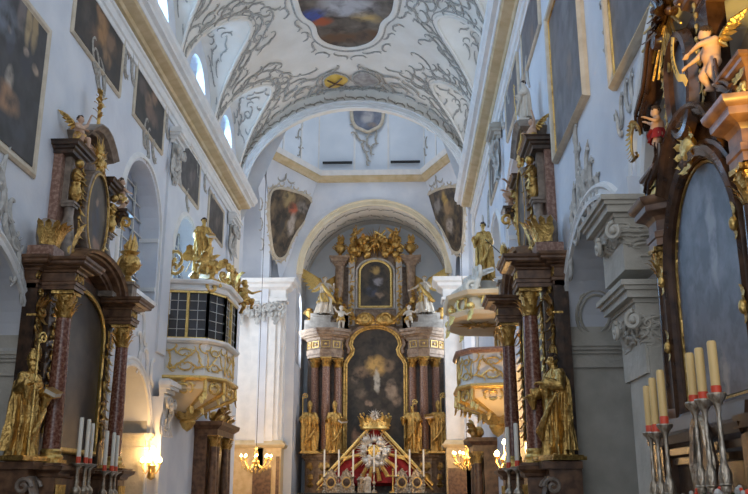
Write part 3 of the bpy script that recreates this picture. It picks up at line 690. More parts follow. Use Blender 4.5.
painting('wall_painting', 'upper blue-grey painting on the right wall touching the top of the picture', 1, 13.3, 15.5, 9.3, 10.55, PB, 'upper paintings on the right wall')
painting('wall_painting', 'narrow blue-grey upper painting on the right wall, left of the staff-bearing statue', 1, 16.1, 18.3, 9.2, 10.35, PB, 'upper paintings on the right wall')
painting('wall_painting', 'farther sooty upper painting on the right wall, half hidden by the cornice stucco', 1, 20.2, 22.3, 9.05, 10.3, P4, 'upper paintings on the right wall')

# ================================================================ wall stucco
rw = random.Random(3)
def wall_orn(idx, side, items, m='lgrey', w=.04):
    X = LX if side < 0 else RX; mp, nm = plane_map((X, 0, 0), (0, 1, 0), (0, 0, 1), (-side, 0, 0), .02); g = G()
    for (px, py, ang, L, k, fl) in items:
        p = onx(px, py, X); draw(g, orn((p.y, p.z), ang, L * 1.3, k, rw, 9, w * 1.15, fl, 1.4), mp, nm, 5, .9)
    return struct(g.build('trim_%d' % idx, m))
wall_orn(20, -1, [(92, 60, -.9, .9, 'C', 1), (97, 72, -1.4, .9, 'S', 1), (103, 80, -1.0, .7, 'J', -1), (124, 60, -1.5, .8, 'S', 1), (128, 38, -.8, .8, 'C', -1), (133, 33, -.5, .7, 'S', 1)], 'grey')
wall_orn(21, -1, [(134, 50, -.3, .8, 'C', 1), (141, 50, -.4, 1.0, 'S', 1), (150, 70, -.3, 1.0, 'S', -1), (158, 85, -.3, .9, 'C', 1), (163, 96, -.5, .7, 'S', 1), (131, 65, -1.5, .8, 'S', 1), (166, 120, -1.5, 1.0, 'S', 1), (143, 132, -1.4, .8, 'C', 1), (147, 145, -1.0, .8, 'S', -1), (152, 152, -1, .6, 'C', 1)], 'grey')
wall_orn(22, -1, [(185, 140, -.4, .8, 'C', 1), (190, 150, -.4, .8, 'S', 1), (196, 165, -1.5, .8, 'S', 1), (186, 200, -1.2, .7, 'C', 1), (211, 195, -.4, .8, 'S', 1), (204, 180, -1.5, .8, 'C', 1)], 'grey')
wall_orn(23, -1, [(4, 205, -1.3, .7, 'S', 1), (9, 222, -1.0, .7, 'C', 1), (12, 235, -1.0, .8, 'S', 1), (17, 262, -1.4, .8, 'C', -1), (20, 285, -1.5, .7, 'S', 1), (7, 238, -.7, .8, 'C', 1), (2, 190, -1.3, .8, 'C', -1), (1, 172, -1.6, .7, 'J', 1)], 'lgrey')
wall_orn(24, -1, [(143, 330, -1.5, .9, 'S', 1), (140, 350, -1.4, .9, 'C', -1), (146, 366, -1.4, .9, 'S', 1), (138, 365, -1.2, .6, 'C', 1), (150, 372, -1.5, .7, 'C', 1)], 'white', .045)
wall_orn(25, 1, [(580, 190, 1.5, .7, 'S', 1), (579, 170, 1.6, .7, 'C', 1), (578, 150, 1.6, .6, 'J', -1), (586, 185, 1.5, .7, 'C', -1), (590, 200, 1.4, .6, 'S', 1), (592, 178, 1.6, .6, 'J', 1), (597, 205, 1.5, .4, 'C', 1), (584, 210, 1.5, .5, 'S', -1), (576, 205, 1.4, .6, 'C', 1), (575, 230, 1.5, .6, 'S', -1), (572, 260, 1.5, .6, 'S', 1), (582, 178, 1.2, .5, 'C', -1), (588, 165, 1.6, .5, 'S', 1), (577, 138, 1.5, .4, 'S', 1), (594, 192, 1.9, .5, 'C', 1), (586, 205, .9, .45, 'C', 1), (574, 218, 1.8, .45, 'C', -1), (580, 222, 1.4, .5, 'S', 1), (599, 185, 1.5, .35, 'J', 1)], 'lgrey', .036)
wall_orn(26, 1, [(499, 135, 1.6, .9, 'S', 1), (500, 150, 1.5, .9, 'C', -1), (498, 165, 1.5, .9, 'S', 1), (493, 185, 1.5, .9, 'C', 1), (489, 210, 1.5, 1.0, 'S', 1), (484, 225, 1.5, .9, 'C', -1), (503, 118, 1.4, .9, 'S', -1), (509, 95, 1.3, .8, 'C', 1), (513, 60, 1.4, .8, 'S', 1), (524, 88, 1.4, .8, 'S', 1), (522, 98, 1.6, .8, 'C', 1), (528, 72, 1.4, .7, 'J', 1)], 'lgrey')
wall_orn(27, 1, [(607, 30, 1.5, .5, 'S', 1), (608, 50, 1.5, .5, 'C', 1), (606, 12, 1.5, .5, 'C', -1), (623, 110, 1.5, .4, 'S', 1), (628, 100, 1.4, .45, 'C', 1), (620, 125, 1.5, .4, 'S', -1), (633, 90, 1.5, .4, 'J', 1)], 'lgrey', .025)
# arch mouldings on the nave walls
for i, (side, (a, b, z, q)) in enumerate([(-1, ARC_L[1]), (-1, ARC_L[2]), (1, ARC_R[1]), (1, ARC_R[0]), (1, ARC_R[2])]):
    X = LX if side < 0 else RX; g = G(); pts = [(X, y, zz) for y, zz in arch(a, b, z, 30, rise=q)]
    pr = [(0, 0), (0, .05), (.05, .06), (.07, .03), (.12, .03), (.15, .06), (.19, .05), (.21, 0)] if i != 3 else [(0, 0), (0, .10), (.06, .12), (.09, .07), (.40, .07), (.43, .11), (.50, .12), (.53, .07), (.60, .06), (.62, 0)]
    if side < 0: pr = [(-o, h) for o, h in pr]
    g.band(pts, pr, (-side, 0, 0)); struct(g.build('trim_%d' % (30 + i), 'white', angle=25))
    if i == 3: continue
    g = G(); s = -side
    for yy, e in ((a, 1), (b, -1)):
        if i == 2 and e == 1: continue
        for (o, z0, z1) in ((.05, -.22, -.16), (.02, -.16, -.02), (.06, -.02, .03), (.10, .03, .08), (.13, .08, .13)):
            g.box(min(X + s * o, X - s * .76), max(X + s * o, X - s * .76), min(yy - e * .35, yy + e * o), max(yy - e * .35, yy + e * o), z + z0, z + z1)
    struct(g.build('trim_%d' % (40 + i), 'stone' if side > 0 else 'lgrey', smooth=False))
# free corner pier beside the near altar with its two-tier stucco capital
p2_, p1_ = ony(621, 279, 7.9), ony(601, 194, 7.9)
g = G(); g.box(2.24, 3.1, 8.0, 8.74, 0, p2_.z - .25); pier = struct(g.build('pier_right', 'stone', smooth=False))
for nm, c, zb_, ins in (('lower', p2_, p2_.z - .85, .02), ('upper', p1_, p2_.z + .12, .0)):
    g = G(); x, z = c.x, c.z; yb = 9.0
    for k, (o, dz0, dz1) in enumerate(((0, -.05, .0), (.03, -.09, -.05), (.06, -.16, -.09), (.12, -.2, -.16), (.14, -.27, -.2))): g.box(x + o, 3.1, 7.9 + o * .8, yb - o, z + dz0, z + dz1)
    g.box(x + .2, 3.1, 8.02, 8.85, zb_, z - .2); g.build('abacus_' + nm, 'stone', pier, smooth=False)
    g = G(); r_ = random.Random(4 if nm == 'lower' else 9); zt_ = z - .27
    H_ = zt_ - zb_; xe = 2.26
    def surf(u, v, xx=x, zt_=zt_, H_=H_):     # u: 0 far nave face .. .5 corner .. 1 along the south face
        fl = 1 - smoothstep(v); xc = xx + .12 + (.06 + max(0, 2.2 - xx - .06)) * (1 - fl)
        if u < .5: return Vector((xc, 8.75 - (8.75 - (7.98 + .06 * (1 - fl))) * u * 2, zt_ - H_ * v))
        return Vector((xc + (2.95 - xc) * (u - .5) * 2, 7.98 + .06 * (1 - fl), zt_ - H_ * v))
    g.grid(lambda u, v: surf(u, v), 24, 10)
    nrm_ = lambda u, v: Vector((-1, 0, 0)) if u < .5 else Vector((0, -1, 0))
    for k in range(60):
        u = r_.uniform(.05, .95); v = r_.uniform(.08, .85); st = orn((u, v), r_.uniform(0, 6.28), r_.uniform(.22, .4), r_.choice('CS'), r_, 4, .016, r_.choice((-1, 1)), 1.2)
        draw(g, st, lambda a, b: surf(min(1, max(0, a)), min(1, max(0, b))) + nrm_(a, b) * .012, nrm_, 5, 1)
    for u in (.12, .5, .88):
        c_ = surf(u, .18); n_ = nrm_(u, 0) if u != .5 else Vector((-.7, -.7, 0)); sd_ = Vector((-n_.y, n_.x, 0)); g.tube(spiral(c_ + n_ * .05, sd_, (0, 0, 1), .09, 1.5, PI / 2, 20, 1), .025, 6); g.ball(c_ + n_ * .06, .035, 7, 5)
    g.build('capital_' + nm, 'stone', pier)
# pilasters and stucco brackets between the bays
def bracket_capital(parent, X, side, y, z, w, h, m='white', seed=1):
    """moulded abacus over a stucco cartouche"""
    r_ = random.Random(seed); s = -side; g = G()
    for (o, a, b, e) in ((.10, 0, .06, .02), (.16, .06, .12, .05), (.24, .12, .17, .09), (.28, .17, .24, .12), (.20, .24, .28, .06)):
        g.box(min(X, X + s * o), max(X, X + s * o), y - w / 2 - e, y + w / 2 + e, z + a * 1.4, z + b * 1.4)
    g.build('capital_abacus', m, parent, smooth=False)
    g = G(); n = 14
    g.grid(lambda u, v: (X + s * (.20 * (1 - v) ** 1.3 + .02) * math.sin(PI * min(1, .1 + u * .8 + 0)) + 0, y - w / 2 + w * u, z - h * v), 10, 8)
    for i in range(14):
        yy = y + r_.uniform(-.45, .45) * w; v = r_.uniform(.05, .9); st = orn((yy * .6 + y * .4, z - h * v), r_.uniform(0, 6.28), w * r_.uniform(.35, .6), r_.choice('CS'), r_, 3, w * .045, r_.choice((-1, 1)), 1.2)
        draw(g, st, lambda a, b: Vector((X + s * (.20 * (1 - min(1, max(0, (z - b) / h))) + .05), a, b)), lambda a, b: Vector((s, 0, 0)), 5, 1)
    for i in range(7): g.leaf((X + s * .10, y - w * .42 + w * .14 * i, z - h * .30), (-s * .12, .12 * (i - 3), -1), (s, 0, 0), h * .7, w * .2, .22)
    for e in (-1, 1): g.tube(spiral((X + s * .2, y + e * w * .36, z - h * .16), (0, e, 0), (0, 0, 1), w * .17, 1.5, PI / 2, 18, -1), w * .045, 6); g.ball((X + s * .22, y + e * w * .36, z - h * .16), w * .06, 6, 5)
    g.ball((X + s * .2, y, z - h * .22), (.06, w * .13, h * .14), 10, 7)
    g.build('capital_foliage', 'lgrey', parent)
def pilaster(name, side, y0, y1, zt, cap_h, m='white', d=.09, seed=1, zb=0):
    X = LX if side < 0 else RX; s = -side; g = G(); g.box(min(X - s * .02, X + s * d), max(X - s * .02, X + s * d), y0, y1, zb, zt); p = struct(g.build(name, m, smooth=False))
    bracket_capital(p, X + s * d * .6, side, (y0 + y1) / 2, zt, y1 - y0, cap_h, 'white' if side < 0 else 'stone', seed); return p
pilaster('pilaster_left', -1, 19.35, 20.05, 3.7, .95, 'plaster', .26, 4)
pilaster('pilaster_left', -1, 19.3, 20.0, 9.75, .95, 'plaster', .06, 5, 4.7)
pilaster('pilaster_left', -1, 26.4, 27.3, 9.9, 1.0, 'plaster', .06, 6)
pilaster('pilaster_right', 1, 12.95, 13.6, 3.9, .5, 'stone', .06, 9)
pilaster('pilaster_right', 1, 19.3, 20.0, 9.75, .95, 'plaster', .06, 10)
g = G(); g.box(2.2, 2.42, 8.1, 8.7, p1_.z, p1_.z + .25); g.box(2.3, 2.42, 8.2, 8.66, p1_.z + .25, p1_.z + .5); struct(g.build('trim_50', 'plaster', smooth=False))
# stucco ring on the soffit of the right-hand arch
fi = math.radians(20); cpos = Vector((2.80, 10.75 + 2.0 * math.cos(fi), 3.65 + 1.5 * math.sin(fi))); tg = Vector((0, -2.0 * math.sin(fi), 1.5 * math.cos(fi))).normalized(); nn_ = Vector((0, -tg.z, tg.y)); nn_ = nn_ if nn_.y < 0 else -nn_
g = G()
for k in (1.0, .8): g.tube([cpos + Vector((1, 0, 0)) * (.27 * k * math.cos(2 * PI * i / 28)) + tg * (.36 * k * math.sin(2 * PI * i / 28)) + nn_ * .03 for i in range(29)], .022, 6)
mp, nm = plane_map(cpos, (1, 0, 0), tg, nn_, .03); r_ = random.Random(6)
for i in range(8): a = i * PI / 4; draw(g, orn((.27 * math.cos(a), .42 * math.sin(a)), a + 1.57, .3, 'CS'[i % 2], r_, 5, .018, 1), mp, nm)
struct(g.build('trim_51', 'stone'))
# ================================================================ carved figures
def remesh(g, name, m, parent, voxel=.02, smooth=2):
    me = bpy.data.meshes.new('tmp'); me.from_pydata([tuple(p) for p in g.v], [], g.f); me.update()
    o = bpy.data.objects.new('tmp', me); COL.objects.link(o)
    md = o.modifiers.new('r', 'REMESH'); md.mode = 'VOXEL'; md.voxel_size = voxel; md.use_smooth_shade = True
    if smooth: ms = o.modifiers.new('s', 'SMOOTH'); ms.iterations = smooth; ms.factor = .5
    dg = bpy.context.evaluated_depsgraph_get(); dg.update()
    m2 = bpy.data.meshes.new_from_object(o.evaluated_get(dg)); m2.name = name
    bpy.data.objects.remove(o); bpy.data.meshes.remove(me)
    m2.materials.clear(); m2.materials.append(M[m] if isinstance(m, str) else m)
    ob = bpy.data.objects.new(name, m2); COL.objects.link(ob)
    if parent is not None: ob.parent = parent
    return ob
def cap(g, a, b, r0, r1, n=10):
    a, b = Vector(a), Vector(b)
    g.ball(a, r0, n, 6); g.ball(b, r1, n, 6); g.tube([a, a.lerp(b, .5), b], [r0, (r0 + r1) / 2, r1], n)
def hand(g, w, d, up, s):
    """palm, four curled fingers, a thumb; w wrist, d pointing direction, s hand length"""
    w, d = Vector(w), Vector(d).normalized(); up = Vector(up); sd = d.cross(up)
    if sd.length < 1e-3: sd = d.orthogonal()
    sd.normalize(); u2 = sd.cross(d).normalized(); c = w + d * s * .28
    cap(g, w, c, s * .15, s * .20); cap(g, c - sd * s * .13, c + sd * s * .13, s * .12, s * .12)
    for i, L in enumerate((.36, .44, .40, .30)):
        b = c + d * s * .12 + sd * s * (.19 - .125 * i); k = b + d * s * L * .55 - u2 * s * .05; t = k + d * s * L * .35 - u2 * s * .18
        cap(g, b, k, s * .075, s * .07, 6); cap(g, k, t, s * .07, s * .055, 6)
    b = w + d * s * .1 + sd * s * .16; k = b + d * s * .18 + sd * s * .14 - u2 * s * .05; cap(g, b, k, s * .085, s * .07, 6); cap(g, k, k + d * s * .16 - u2 * s * .08, s * .07, s * .055, 6)
def head(g, c, h, face, tilt=0, beard=False):
    """head height h at centre c looking along 'face' (horizontal vector)"""
    c = Vector(c); f = Vector(face).normalized(); z = (Vector((0, 0, 1)) + f * tilt).normalized(); f = (f - z * f.dot(z)).normalized(); s = z.cross(f)
    def at(a, b, d): return c + s * (a * h) + f * (b * h) + z * (d * h)
    g.ball(at(0, -.05, .10), h * .39, 12, 8); g.ball(at(0, .06, -.12), (h * .29, h * .29, h * .33), 12, 8); g.ball(at(0, .16, -.36), h * .14, 8, 6)
    cap(g, at(0, .34, .06), at(0, .44, -.12), h * .045, h * .075, 6)                      # nose
    for e in (-1, 1):
        g.ball(at(e * .13, .30, .10), h * .075, 6, 5); g.ball(at(e * .15, .27, -.10), h * .12, 6, 5)   # brow, cheek
        g.ball(at(e * .36, -.03, -.02), (h * .06, h * .07, h * .10), 6, 5)
    cap(g, at(-.08, .31, -.25), at(.08, .31, -.25), h * .04, h * .04, 6)                  # mouth
    if beard:
        cap(g, at(0, .22, -.36), at(0, .20, -.78), h * .22, h * .07, 8); cap(g, at(-.22, .08, -.2), at(-.08, .2, -.5), h * .1, h * .14, 6); cap(g, at(.22, .08, -.2), at(.08, .2, -.5), h * .1, h * .14, 6)
    return at
def humanoid(g, H, J, child=False, face=(0, -1, 0), tilt=0, beard=False, legs=True, fingers=True):
    """continuous body; J overrides joints given as fractions of H; front is -y"""
    hh = .225 if child else .135
    D = dict(pelvis=(0, 0, .50), chest=(0, 0, .70), neck=(0, 0, .82 if not child else .76), head=(0, -.015, .925 if not child else .885),
             sL=(.115, 0, .795), sR=(-.115, 0, .795), eL=(.17, .02, .63), eR=(-.17, .02, .63), wL=(.16, -.10, .52), wR=(-.16, -.10, .52),
             hL=(.055, 0, .50), hR=(-.055, 0, .50), kL=(.06, -.03, .275), kR=(-.06, -.03, .275), aL=(.06, .01, .045), aR=(-.06, .01, .045))
    if child: D.update(sL=(.125, 0, .715), sR=(-.125, 0, .715), eL=(.21, .0, .60), eR=(-.21, 0, .60), wL=(.2, -.13, .53), wR=(-.2, -.13, .53), pelvis=(0, 0, .44), chest=(0, 0, .63), hL=(.075, 0, .41), hR=(-.075, 0, .41), kL=(.085, -.03, .225), kR=(-.085, -.03, .225))
    D.update(J); P = {k: Vector(v) * H for k, v in D.items()}; q = H * (1.35 if child else 1)
    cap(g, P['pelvis'], P['chest'], q * .082, q * .095, 14); cap(g, P['sL'], P['sR'], q * .045, q * .045); cap(g, P['chest'], P['neck'], q * .08, q * .038)
    if child: g.ball(P['pelvis'].lerp(P['chest'], .35) + Vector((0, -.04 * H, 0)), H * .115, 12, 8)
    cap(g, P['neck'], P['head'], q * .034, q * .036); at = head(g, P['head'], hh * H, face, tilt, beard)
    for e in 'LR':
        cap(g, P['s' + e], P['e' + e], q * .040, q * .031); cap(g, P['e' + e], P['w' + e], q * .031, q * .020)
        d = P['w' + e] - P['e' + e]
        if fingers: hand(g, P['w' + e], d, (0, .3, 1), hh * H * (.72 if child else .78))
        else: g.ball(P['w' + e] + d.normalized() * hh * H * .3, hh * H * .2)
        if legs:
            cap(g, P['h' + e], P['k' + e], q * .068, q * .044); cap(g, P['k' + e].lerp(P['a' + e], .0), P['k' + e].lerp(P['a' + e], .35), q * .042, q * .042); cap(g, P['k' + e].lerp(P['a' + e], .35), P['a' + e], q * .042, q * .024)
            t = P.get('t' + e) or P['a' + e] + Vector((0, -.085 * H, -.022 * H)); cap(g, P['a' + e] + Vector((0, .01 * H, -.01 * H)), t, q * .028, q * .022)
    P['at'] = at; return P
def drape(g, rings, folds=11, amp=.2, seed=0, nu=110, nv=36, arc=None, thick=.012):
    """robe: rings = [(z, cx, cy, rx, ry)] bottom to top; folds deepen towards the hem; arc=(a0,a1) leaves the front open"""
    r_ = random.Random(seed); ph = [r_.uniform(0, 6.28) for _ in range(4)]
    def f(u, v):
        t = v * (len(rings) - 1); i = min(int(t), len(rings) - 2); w = t - i; w = smoothstep(w); a_, b_ = rings[i], rings[i + 1]
        z, cx, cy, rx, ry = [a_[k] * (1 - w) + b_[k] * w for k in range(5)]
        th = 2 * PI * u if arc is None else arc[0] + (arc[1] - arc[0]) * u
        d = amp * (1 - .7 * v) * ((1 - 2.1 * abs(math.sin(.5 * folds * th + ph[0] + 1.3 * math.sin(2.2 * v + ph[1])))) * .75 + .45 * (1 - 2 * abs(math.sin(round(folds * .9) * th + ph[2] - 2 * v))) + .3 * math.sin(3 * th + ph[3] + 3 * v))
        if v < .03: d += .05
        return (cx + rx * (1 + d) * math.cos(th), cy + ry * (1 + d) * math.sin(th), z)
    g.grid(f, nu, nv, closeu=arc is None)
    if arc is not None:
        g.grid(lambda u, v: tuple(Vector(f(u, v)) * 1 + Vector((0, 0, 0)) - Vector((math.cos(arc[0] + (arc[1] - arc[0]) * u), math.sin(arc[0] + (arc[1] - arc[0]) * u), 0)) * thick), nu, nv)
    return f
def sleeve(g, a, b, c, r, seed=0):
    a, b, c = Vector(a), Vector(b), Vector(c); pts = [a.lerp(b, i / 6) for i in range(6)] + [b.lerp(c, i / 6) for i in range(7)]
    n = len(pts); g.tube(pts, [r * (.85 + .35 * (i / n) + .10 * math.sin(i * 2.4 + seed)) for i in range(n)], 12)
    g.tube([c - Vector((0, 0, .02)), c - Vector((0, -.02, r * 2.6))], [r * 1.1, r * .35], 8)
def saint(root, H=1.8, m='gold', mitre=False, staff=None, book=False, hair='brown', J=None, face=(0, -1, 0), beard=True, seed=0, skin=None, cross=False, voxel=.016, cape=True):
    skin = skin or m; J = dict(J or {}); D = dict(eL=(.17, .0, .64), wL=(.10, -.16, .61), eR=(-.17, -.02, .65), wR=(-.17, -.15, .70)); D.update(J)
    g = G(); P = humanoid(g, H, D, face=face, beard=beard); remesh(g, 'body', skin, root, voxel)
    h = H; g = G()
    drape(g, [(.0, 0, 0, .165 * h, .13 * h), (.10 * h, 0, 0, .148 * h, .125 * h), (.32 * h, .01 * h, -.01 * h, .125 * h, .112 * h), (.55 * h, 0, 0, .115 * h, .10 * h), (.62 * h, 0, 0, .115 * h, .095 * h), (.76 * h, 0, 0, .125 * h, .095 * h), (.825 * h, 0, 0, .06 * h, .055 * h), (.835 * h, 0, 0, .035 * h, .04 * h)], 12, .2, seed)
    for e in 'LR': sleeve(g, P['s' + e], P['e' + e], P['e' + e].lerp(P['w' + e], .85), .055 * h, seed)
    g.build('robe', m, root, angle=60)
    if cape:
        g = G(); a0 = -PI / 2 + .75
        drape(g, [(.06 * h, 0, .03 * h, .185 * h, .14 * h), (.3 * h, 0, .02 * h, .175 * h, .13 * h), (.55 * h, 0, .02 * h, .18 * h, .12 * h), (.72 * h, 0, .01 * h, .165 * h, .105 * h), (.81 * h, 0, .0, .105 * h, .07 * h), (.845 * h, 0, 0, .05 * h, .05 * h)], 10, .2, seed + 4, 96, 30, (a0, a0 + 2 * PI - 1.5))
        # diagonal swag across the front
        for k in range(3):
            q = k * .035; g.tube([Vector(((.16 - q) * h, -.08 * h, (.60 - .05 * k) * h)), Vector(((.10 - q) * h, -(.135 + .008 * k) * h, (.46 - .05 * k) * h)), Vector(((.0 - q) * h, -(.15 + .008 * k) * h, (.30 - .03 * k) * h)), Vector((-(.09 + q * .5) * h, -.125 * h, (.15 + .02 * k) * h))], [.012 * h, .026 * h, .03 * h, .010 * h], 7)
        g.build('cloak', m, root, angle=60)
    at = P['at']; hh = .135 * H
    if mitre:
        g = G(); c = at(0, -.02, .28); n = 20; vs = []
        for j, (z, k) in enumerate(((0, 1.0), (.25, 1.12), (.6, .95), (1.0, .10))):
            for i in range(n): a = 2 * PI * i / n; vs.append(c + Vector((hh * .40 * k * math.cos(a), hh * (.40 if j < 2 else .40 - .3 * z) * k * math.sin(a), hh * .95 * z)))
        g.add(vs, [(j * n + i, j * n + (i + 1) % n, (j + 1) * n + (i + 1) % n, (j + 1) * n + i) for j in range(3) for i in range(n)])
        g.box(c.x - hh * .06, c.x + hh * .06, c.y - hh * .5, c.y - hh * .36, c.z, c.z + hh * .6); g.tube([c + Vector((hh * .42 * math.cos(2 * PI * i / 16), hh * .42 * math.sin(2 * PI * i / 16), hh * .04)) for i in range(17)], hh * .06, 5)
        g.build('mitre', m, root)
    elif hair:
        g = G(); r_ = random.Random(seed)
        for i in range(34):
            a = r_.uniform(0, 6.28); b = r_.uniform(-.1, 1.2); d = Vector((math.cos(a) * math.cos(b), math.sin(a) * math.cos(b), math.sin(b)))
            if d.y < -.45 and d.z < .55: continue
            g.ball(at(0, -.04, .10) + d * hh * .38, hh * r_.uniform(.09, .15), 6, 5)
        g.build('hair', 'hair' if hair == 'brown' else m, root)
    if staff:
        w = P['w' + staff] + Vector((0, -.05 * h, 0)); top = 1.14 * h if mitre else 1.0 * h; g = G()
        g.tube([(w.x + .02, w.y + .02, .02), (w.x, w.y, .6 * h), (w.x - .01, w.y, top)], .011 * h, 7)
        if cross:
            g.tube([(w.x - .09 * h, w.y, top - .09 * h), (w.x + .09 * h, w.y, top - .09 * h)], .012 * h, 7)
        else:
            g.tube(spiral((w.x + .05 * h, w.y, top + .02 * h), (1, 0, 0), (0, 0, 1), .065 * h, 1.5, PI, 22, -1, .1), .011 * h, 6); g.ball((w.x, w.y, top - .02 * h), .022 * h)
        g.build('crosier' if not cross else 'cross_staff', 'goldb', root)
    if book:
        w = P['w' + book] + Vector((0, -.06 * h, .03 * h)); g = G(); g.push(Matrix.Translation(w) @ Matrix.Rotation(.5, 4, 'X') @ Matrix.Rotation(.3, 4, 'Z')); g.box(-.085 * h, .085 * h, -.06 * h, .06 * h, -.022 * h, .022 * h); g.build('book', 'alab', root, smooth=False); 
        g = G(); g.push(Matrix.Translation(w) @ Matrix.Rotation(.5, 4, 'X') @ Matrix.Rotation(.3, 4, 'Z')); g.box(-.09 * h, .09 * h, -.065 * h, .065 * h, -.03 * h, -.02 * h); g.box(-.09 * h, .09 * h, -.065 * h, .065 * h, .02 * h, .03 * h); g.build('book_cover', m, root, smooth=False)
    g = G(); g.box(-.21 * h, .21 * h, -.18 * h, .18 * h, -.035 * h, 0.0); g.box(-.19 * h, .19 * h, -.16 * h, .16 * h, 0, .015 * h); g.build('plinth', m, root, smooth=False)
    return P
def wing(g, root, tip, out, L, n=9, w=.07):
    """feathered wing: two rows of overlapping feathers along the arm root->tip"""
    root, tip, out = Vector(root), Vector(tip), Vector(out).normalized(); ax = tip - root
    g.tube([root, root.lerp(tip, .5) + out * L * -.12, tip], [w * .7, w * .55, w * .2], 8)
    nrm = ax.cross(out).normalized()
    for row, (k, ww, off) in enumerate(((1.0, 1.0, 0), (.62, .9, .012), (.35, .8, .022))):
        for i in range(n):
            t = (i + .3) / n; b = root.lerp(tip, t) + out * (-.10 * L * math.sin(PI * t)); d = (out * (1 - .65 * t) + ax.normalized() * (.25 + 1.1 * t)).normalized(); l = L * k * (.55 + .55 * t)
            s = d.cross(nrm).normalized(); q = w * ww; N = nrm * (off + .004 * (i % 2))
            g.add([b - s * q * .5 + N, b + s * q * .5 + N, b + d * l * .6 + s * q * .6 + N, b + d * l + N, b + d * l * .6 - s * q * .6 + N, b + d * l * .5 + N * 1 + nrm * .02], [(0, 1, 5), (1, 2, 5), (2, 3, 5), (3, 4, 5), (4, 0, 5)])
            g.add([b - s * q * .5 - N, b + s * q * .5 - N, b + d * l * .6 + s * q * .6 - N, b + d * l - N, b + d * l * .6 - s * q * .6 - N, b + d * l * .5 - N * 1 - nrm * .02], [(1, 0, 5), (2, 1, 5), (3, 2, 5), (4, 3, 5), (0, 4, 5)])
PUTTO = {
 'hold': dict(kL=(.09, -.10, .24), aL=(.10, .0, .05), kR=(-.12, -.12, .26), aR=(-.12, .0, .08), eL=(.06, -.20, .66), wL=(-.10, -.28, .60), eR=(-.22, -.10, .60), wR=(-.27, -.24, .50), head=(-.04, -.05, .88)),
 'sit': dict(kL=(.13, -.20, .40), kR=(-.11, -.19, .36), aL=(.13, -.22, .17), aR=(-.13, -.12, .15), eL=(.24, -.05, .82), wL=(.26, -.10, 1.02), eR=(-.22, -.08, .60), wR=(-.10, -.22, .56)),
 'stand': dict(kL=(.09, -.08, .24), aL=(.10, .02, .05), kR=(-.08, -.02, .23), aR=(-.07, .05, .05), eL=(.24, -.06, .62), wL=(.30, -.2, .66), eR=(-.24, -.05, .74), wR=(-.34, -.15, .84)),
 'lean': dict(kL=(.14, -.22, .42), aL=(.2, -.10, .22), kR=(-.06, -.10, .22), aR=(-.04, .08, .08), eL=(.27, -.06, .66), wL=(.40, -.16, .72), eR=(-.20, -.12, .58), wR=(-.05, -.24, .60)),
}
def putto(root, H=.8, pose='sit', skin='skin', wings='gold', cloth='gold', hairm='hair', face=(0, -1, 0), seed=0, voxel=.013):
    g = G(); P = humanoid(g, H, PUTTO[pose], child=True, face=face, tilt=.1); remesh(g, 'body', skin, root, voxel)
    at = P['at']; hh = .225 * H; g = G(); r_ = random.Random(seed + 9)
    for i in range(46):
        a = r_.uniform(0, 6.28); b = r_.uniform(-.2, 1.4); d = Vector((math.cos(a) * math.cos(b), math.sin(a) * math.cos(b), math.sin(b)))
        if d.dot(Vector(face).normalized()) > .35 and d.z < .65: continue
        g.ball(at(0, -.05, .10) + d * hh * .37, hh * r_.uniform(.08, .14), 6, 5)
    g.build('hair', hairm, root)
    if wings:
        g = G()
        for e in (-1, 1): wing(g, (e * .06 * H, .09 * H, .70 * H), (e * .30 * H, .20 * H, .90 * H), (e * .35, .25, -1), .30 * H, 6, .07 * H)
        g.build('wings', wings, root)
    if cloth:
        g = G(); drape(g, [(.32 * H, 0, -.02 * H, .20 * H, .17 * H), (.42 * H, 0, -.01 * H, .17 * H, .15 * H), (.50 * H, 0, 0, .14 * H, .135 * H), (.54 * H, 0, 0, .125 * H, .12 * H)], 7, .14, seed, 40, 12)
        g.tube([(.1 * H, -.12 * H, .5 * H), (0, -.16 * H, .45 * H), (-.14 * H, -.12 * H, .38 * H), (-.2 * H, -.02 * H, .25 * H)], [.03 * H, .05 * H, .055 * H, .02 * H], 7); g.build('loincloth', cloth, root, angle=60)
    return P
def cherub_head(root, r, skin='skin', wingm='gold'):
    g = G(); at = head(g, (0, 0, 0), r * 2, (0, -1, 0)); remesh(g, 'face', skin, root, r * .09)
    g = G(); r_ = random.Random(2)
    for i in range(30):
        a = r_.uniform(0, 6.28); b = r_.uniform(-.2, 1.4); d = Vector((math.cos(a) * math.cos(b), math.sin(a) * math.cos(b), math.sin(b)))
        if d.y < -.35 and d.z < .6: continue
        g.ball(at(0, -.05, .1) + d * r * .78, r * .2, 6, 5)
    g.build('hair', 'hair', root); g = G()
    for e in (-1, 1): wing(g, (e * r * .6, .1 * r, -r * .5), (e * r * 2.2, .1 * r, r * .3), (e * .1, 0, -1), r * 1.3, 6, r * .45)
    g.build('wings', wingm, root)

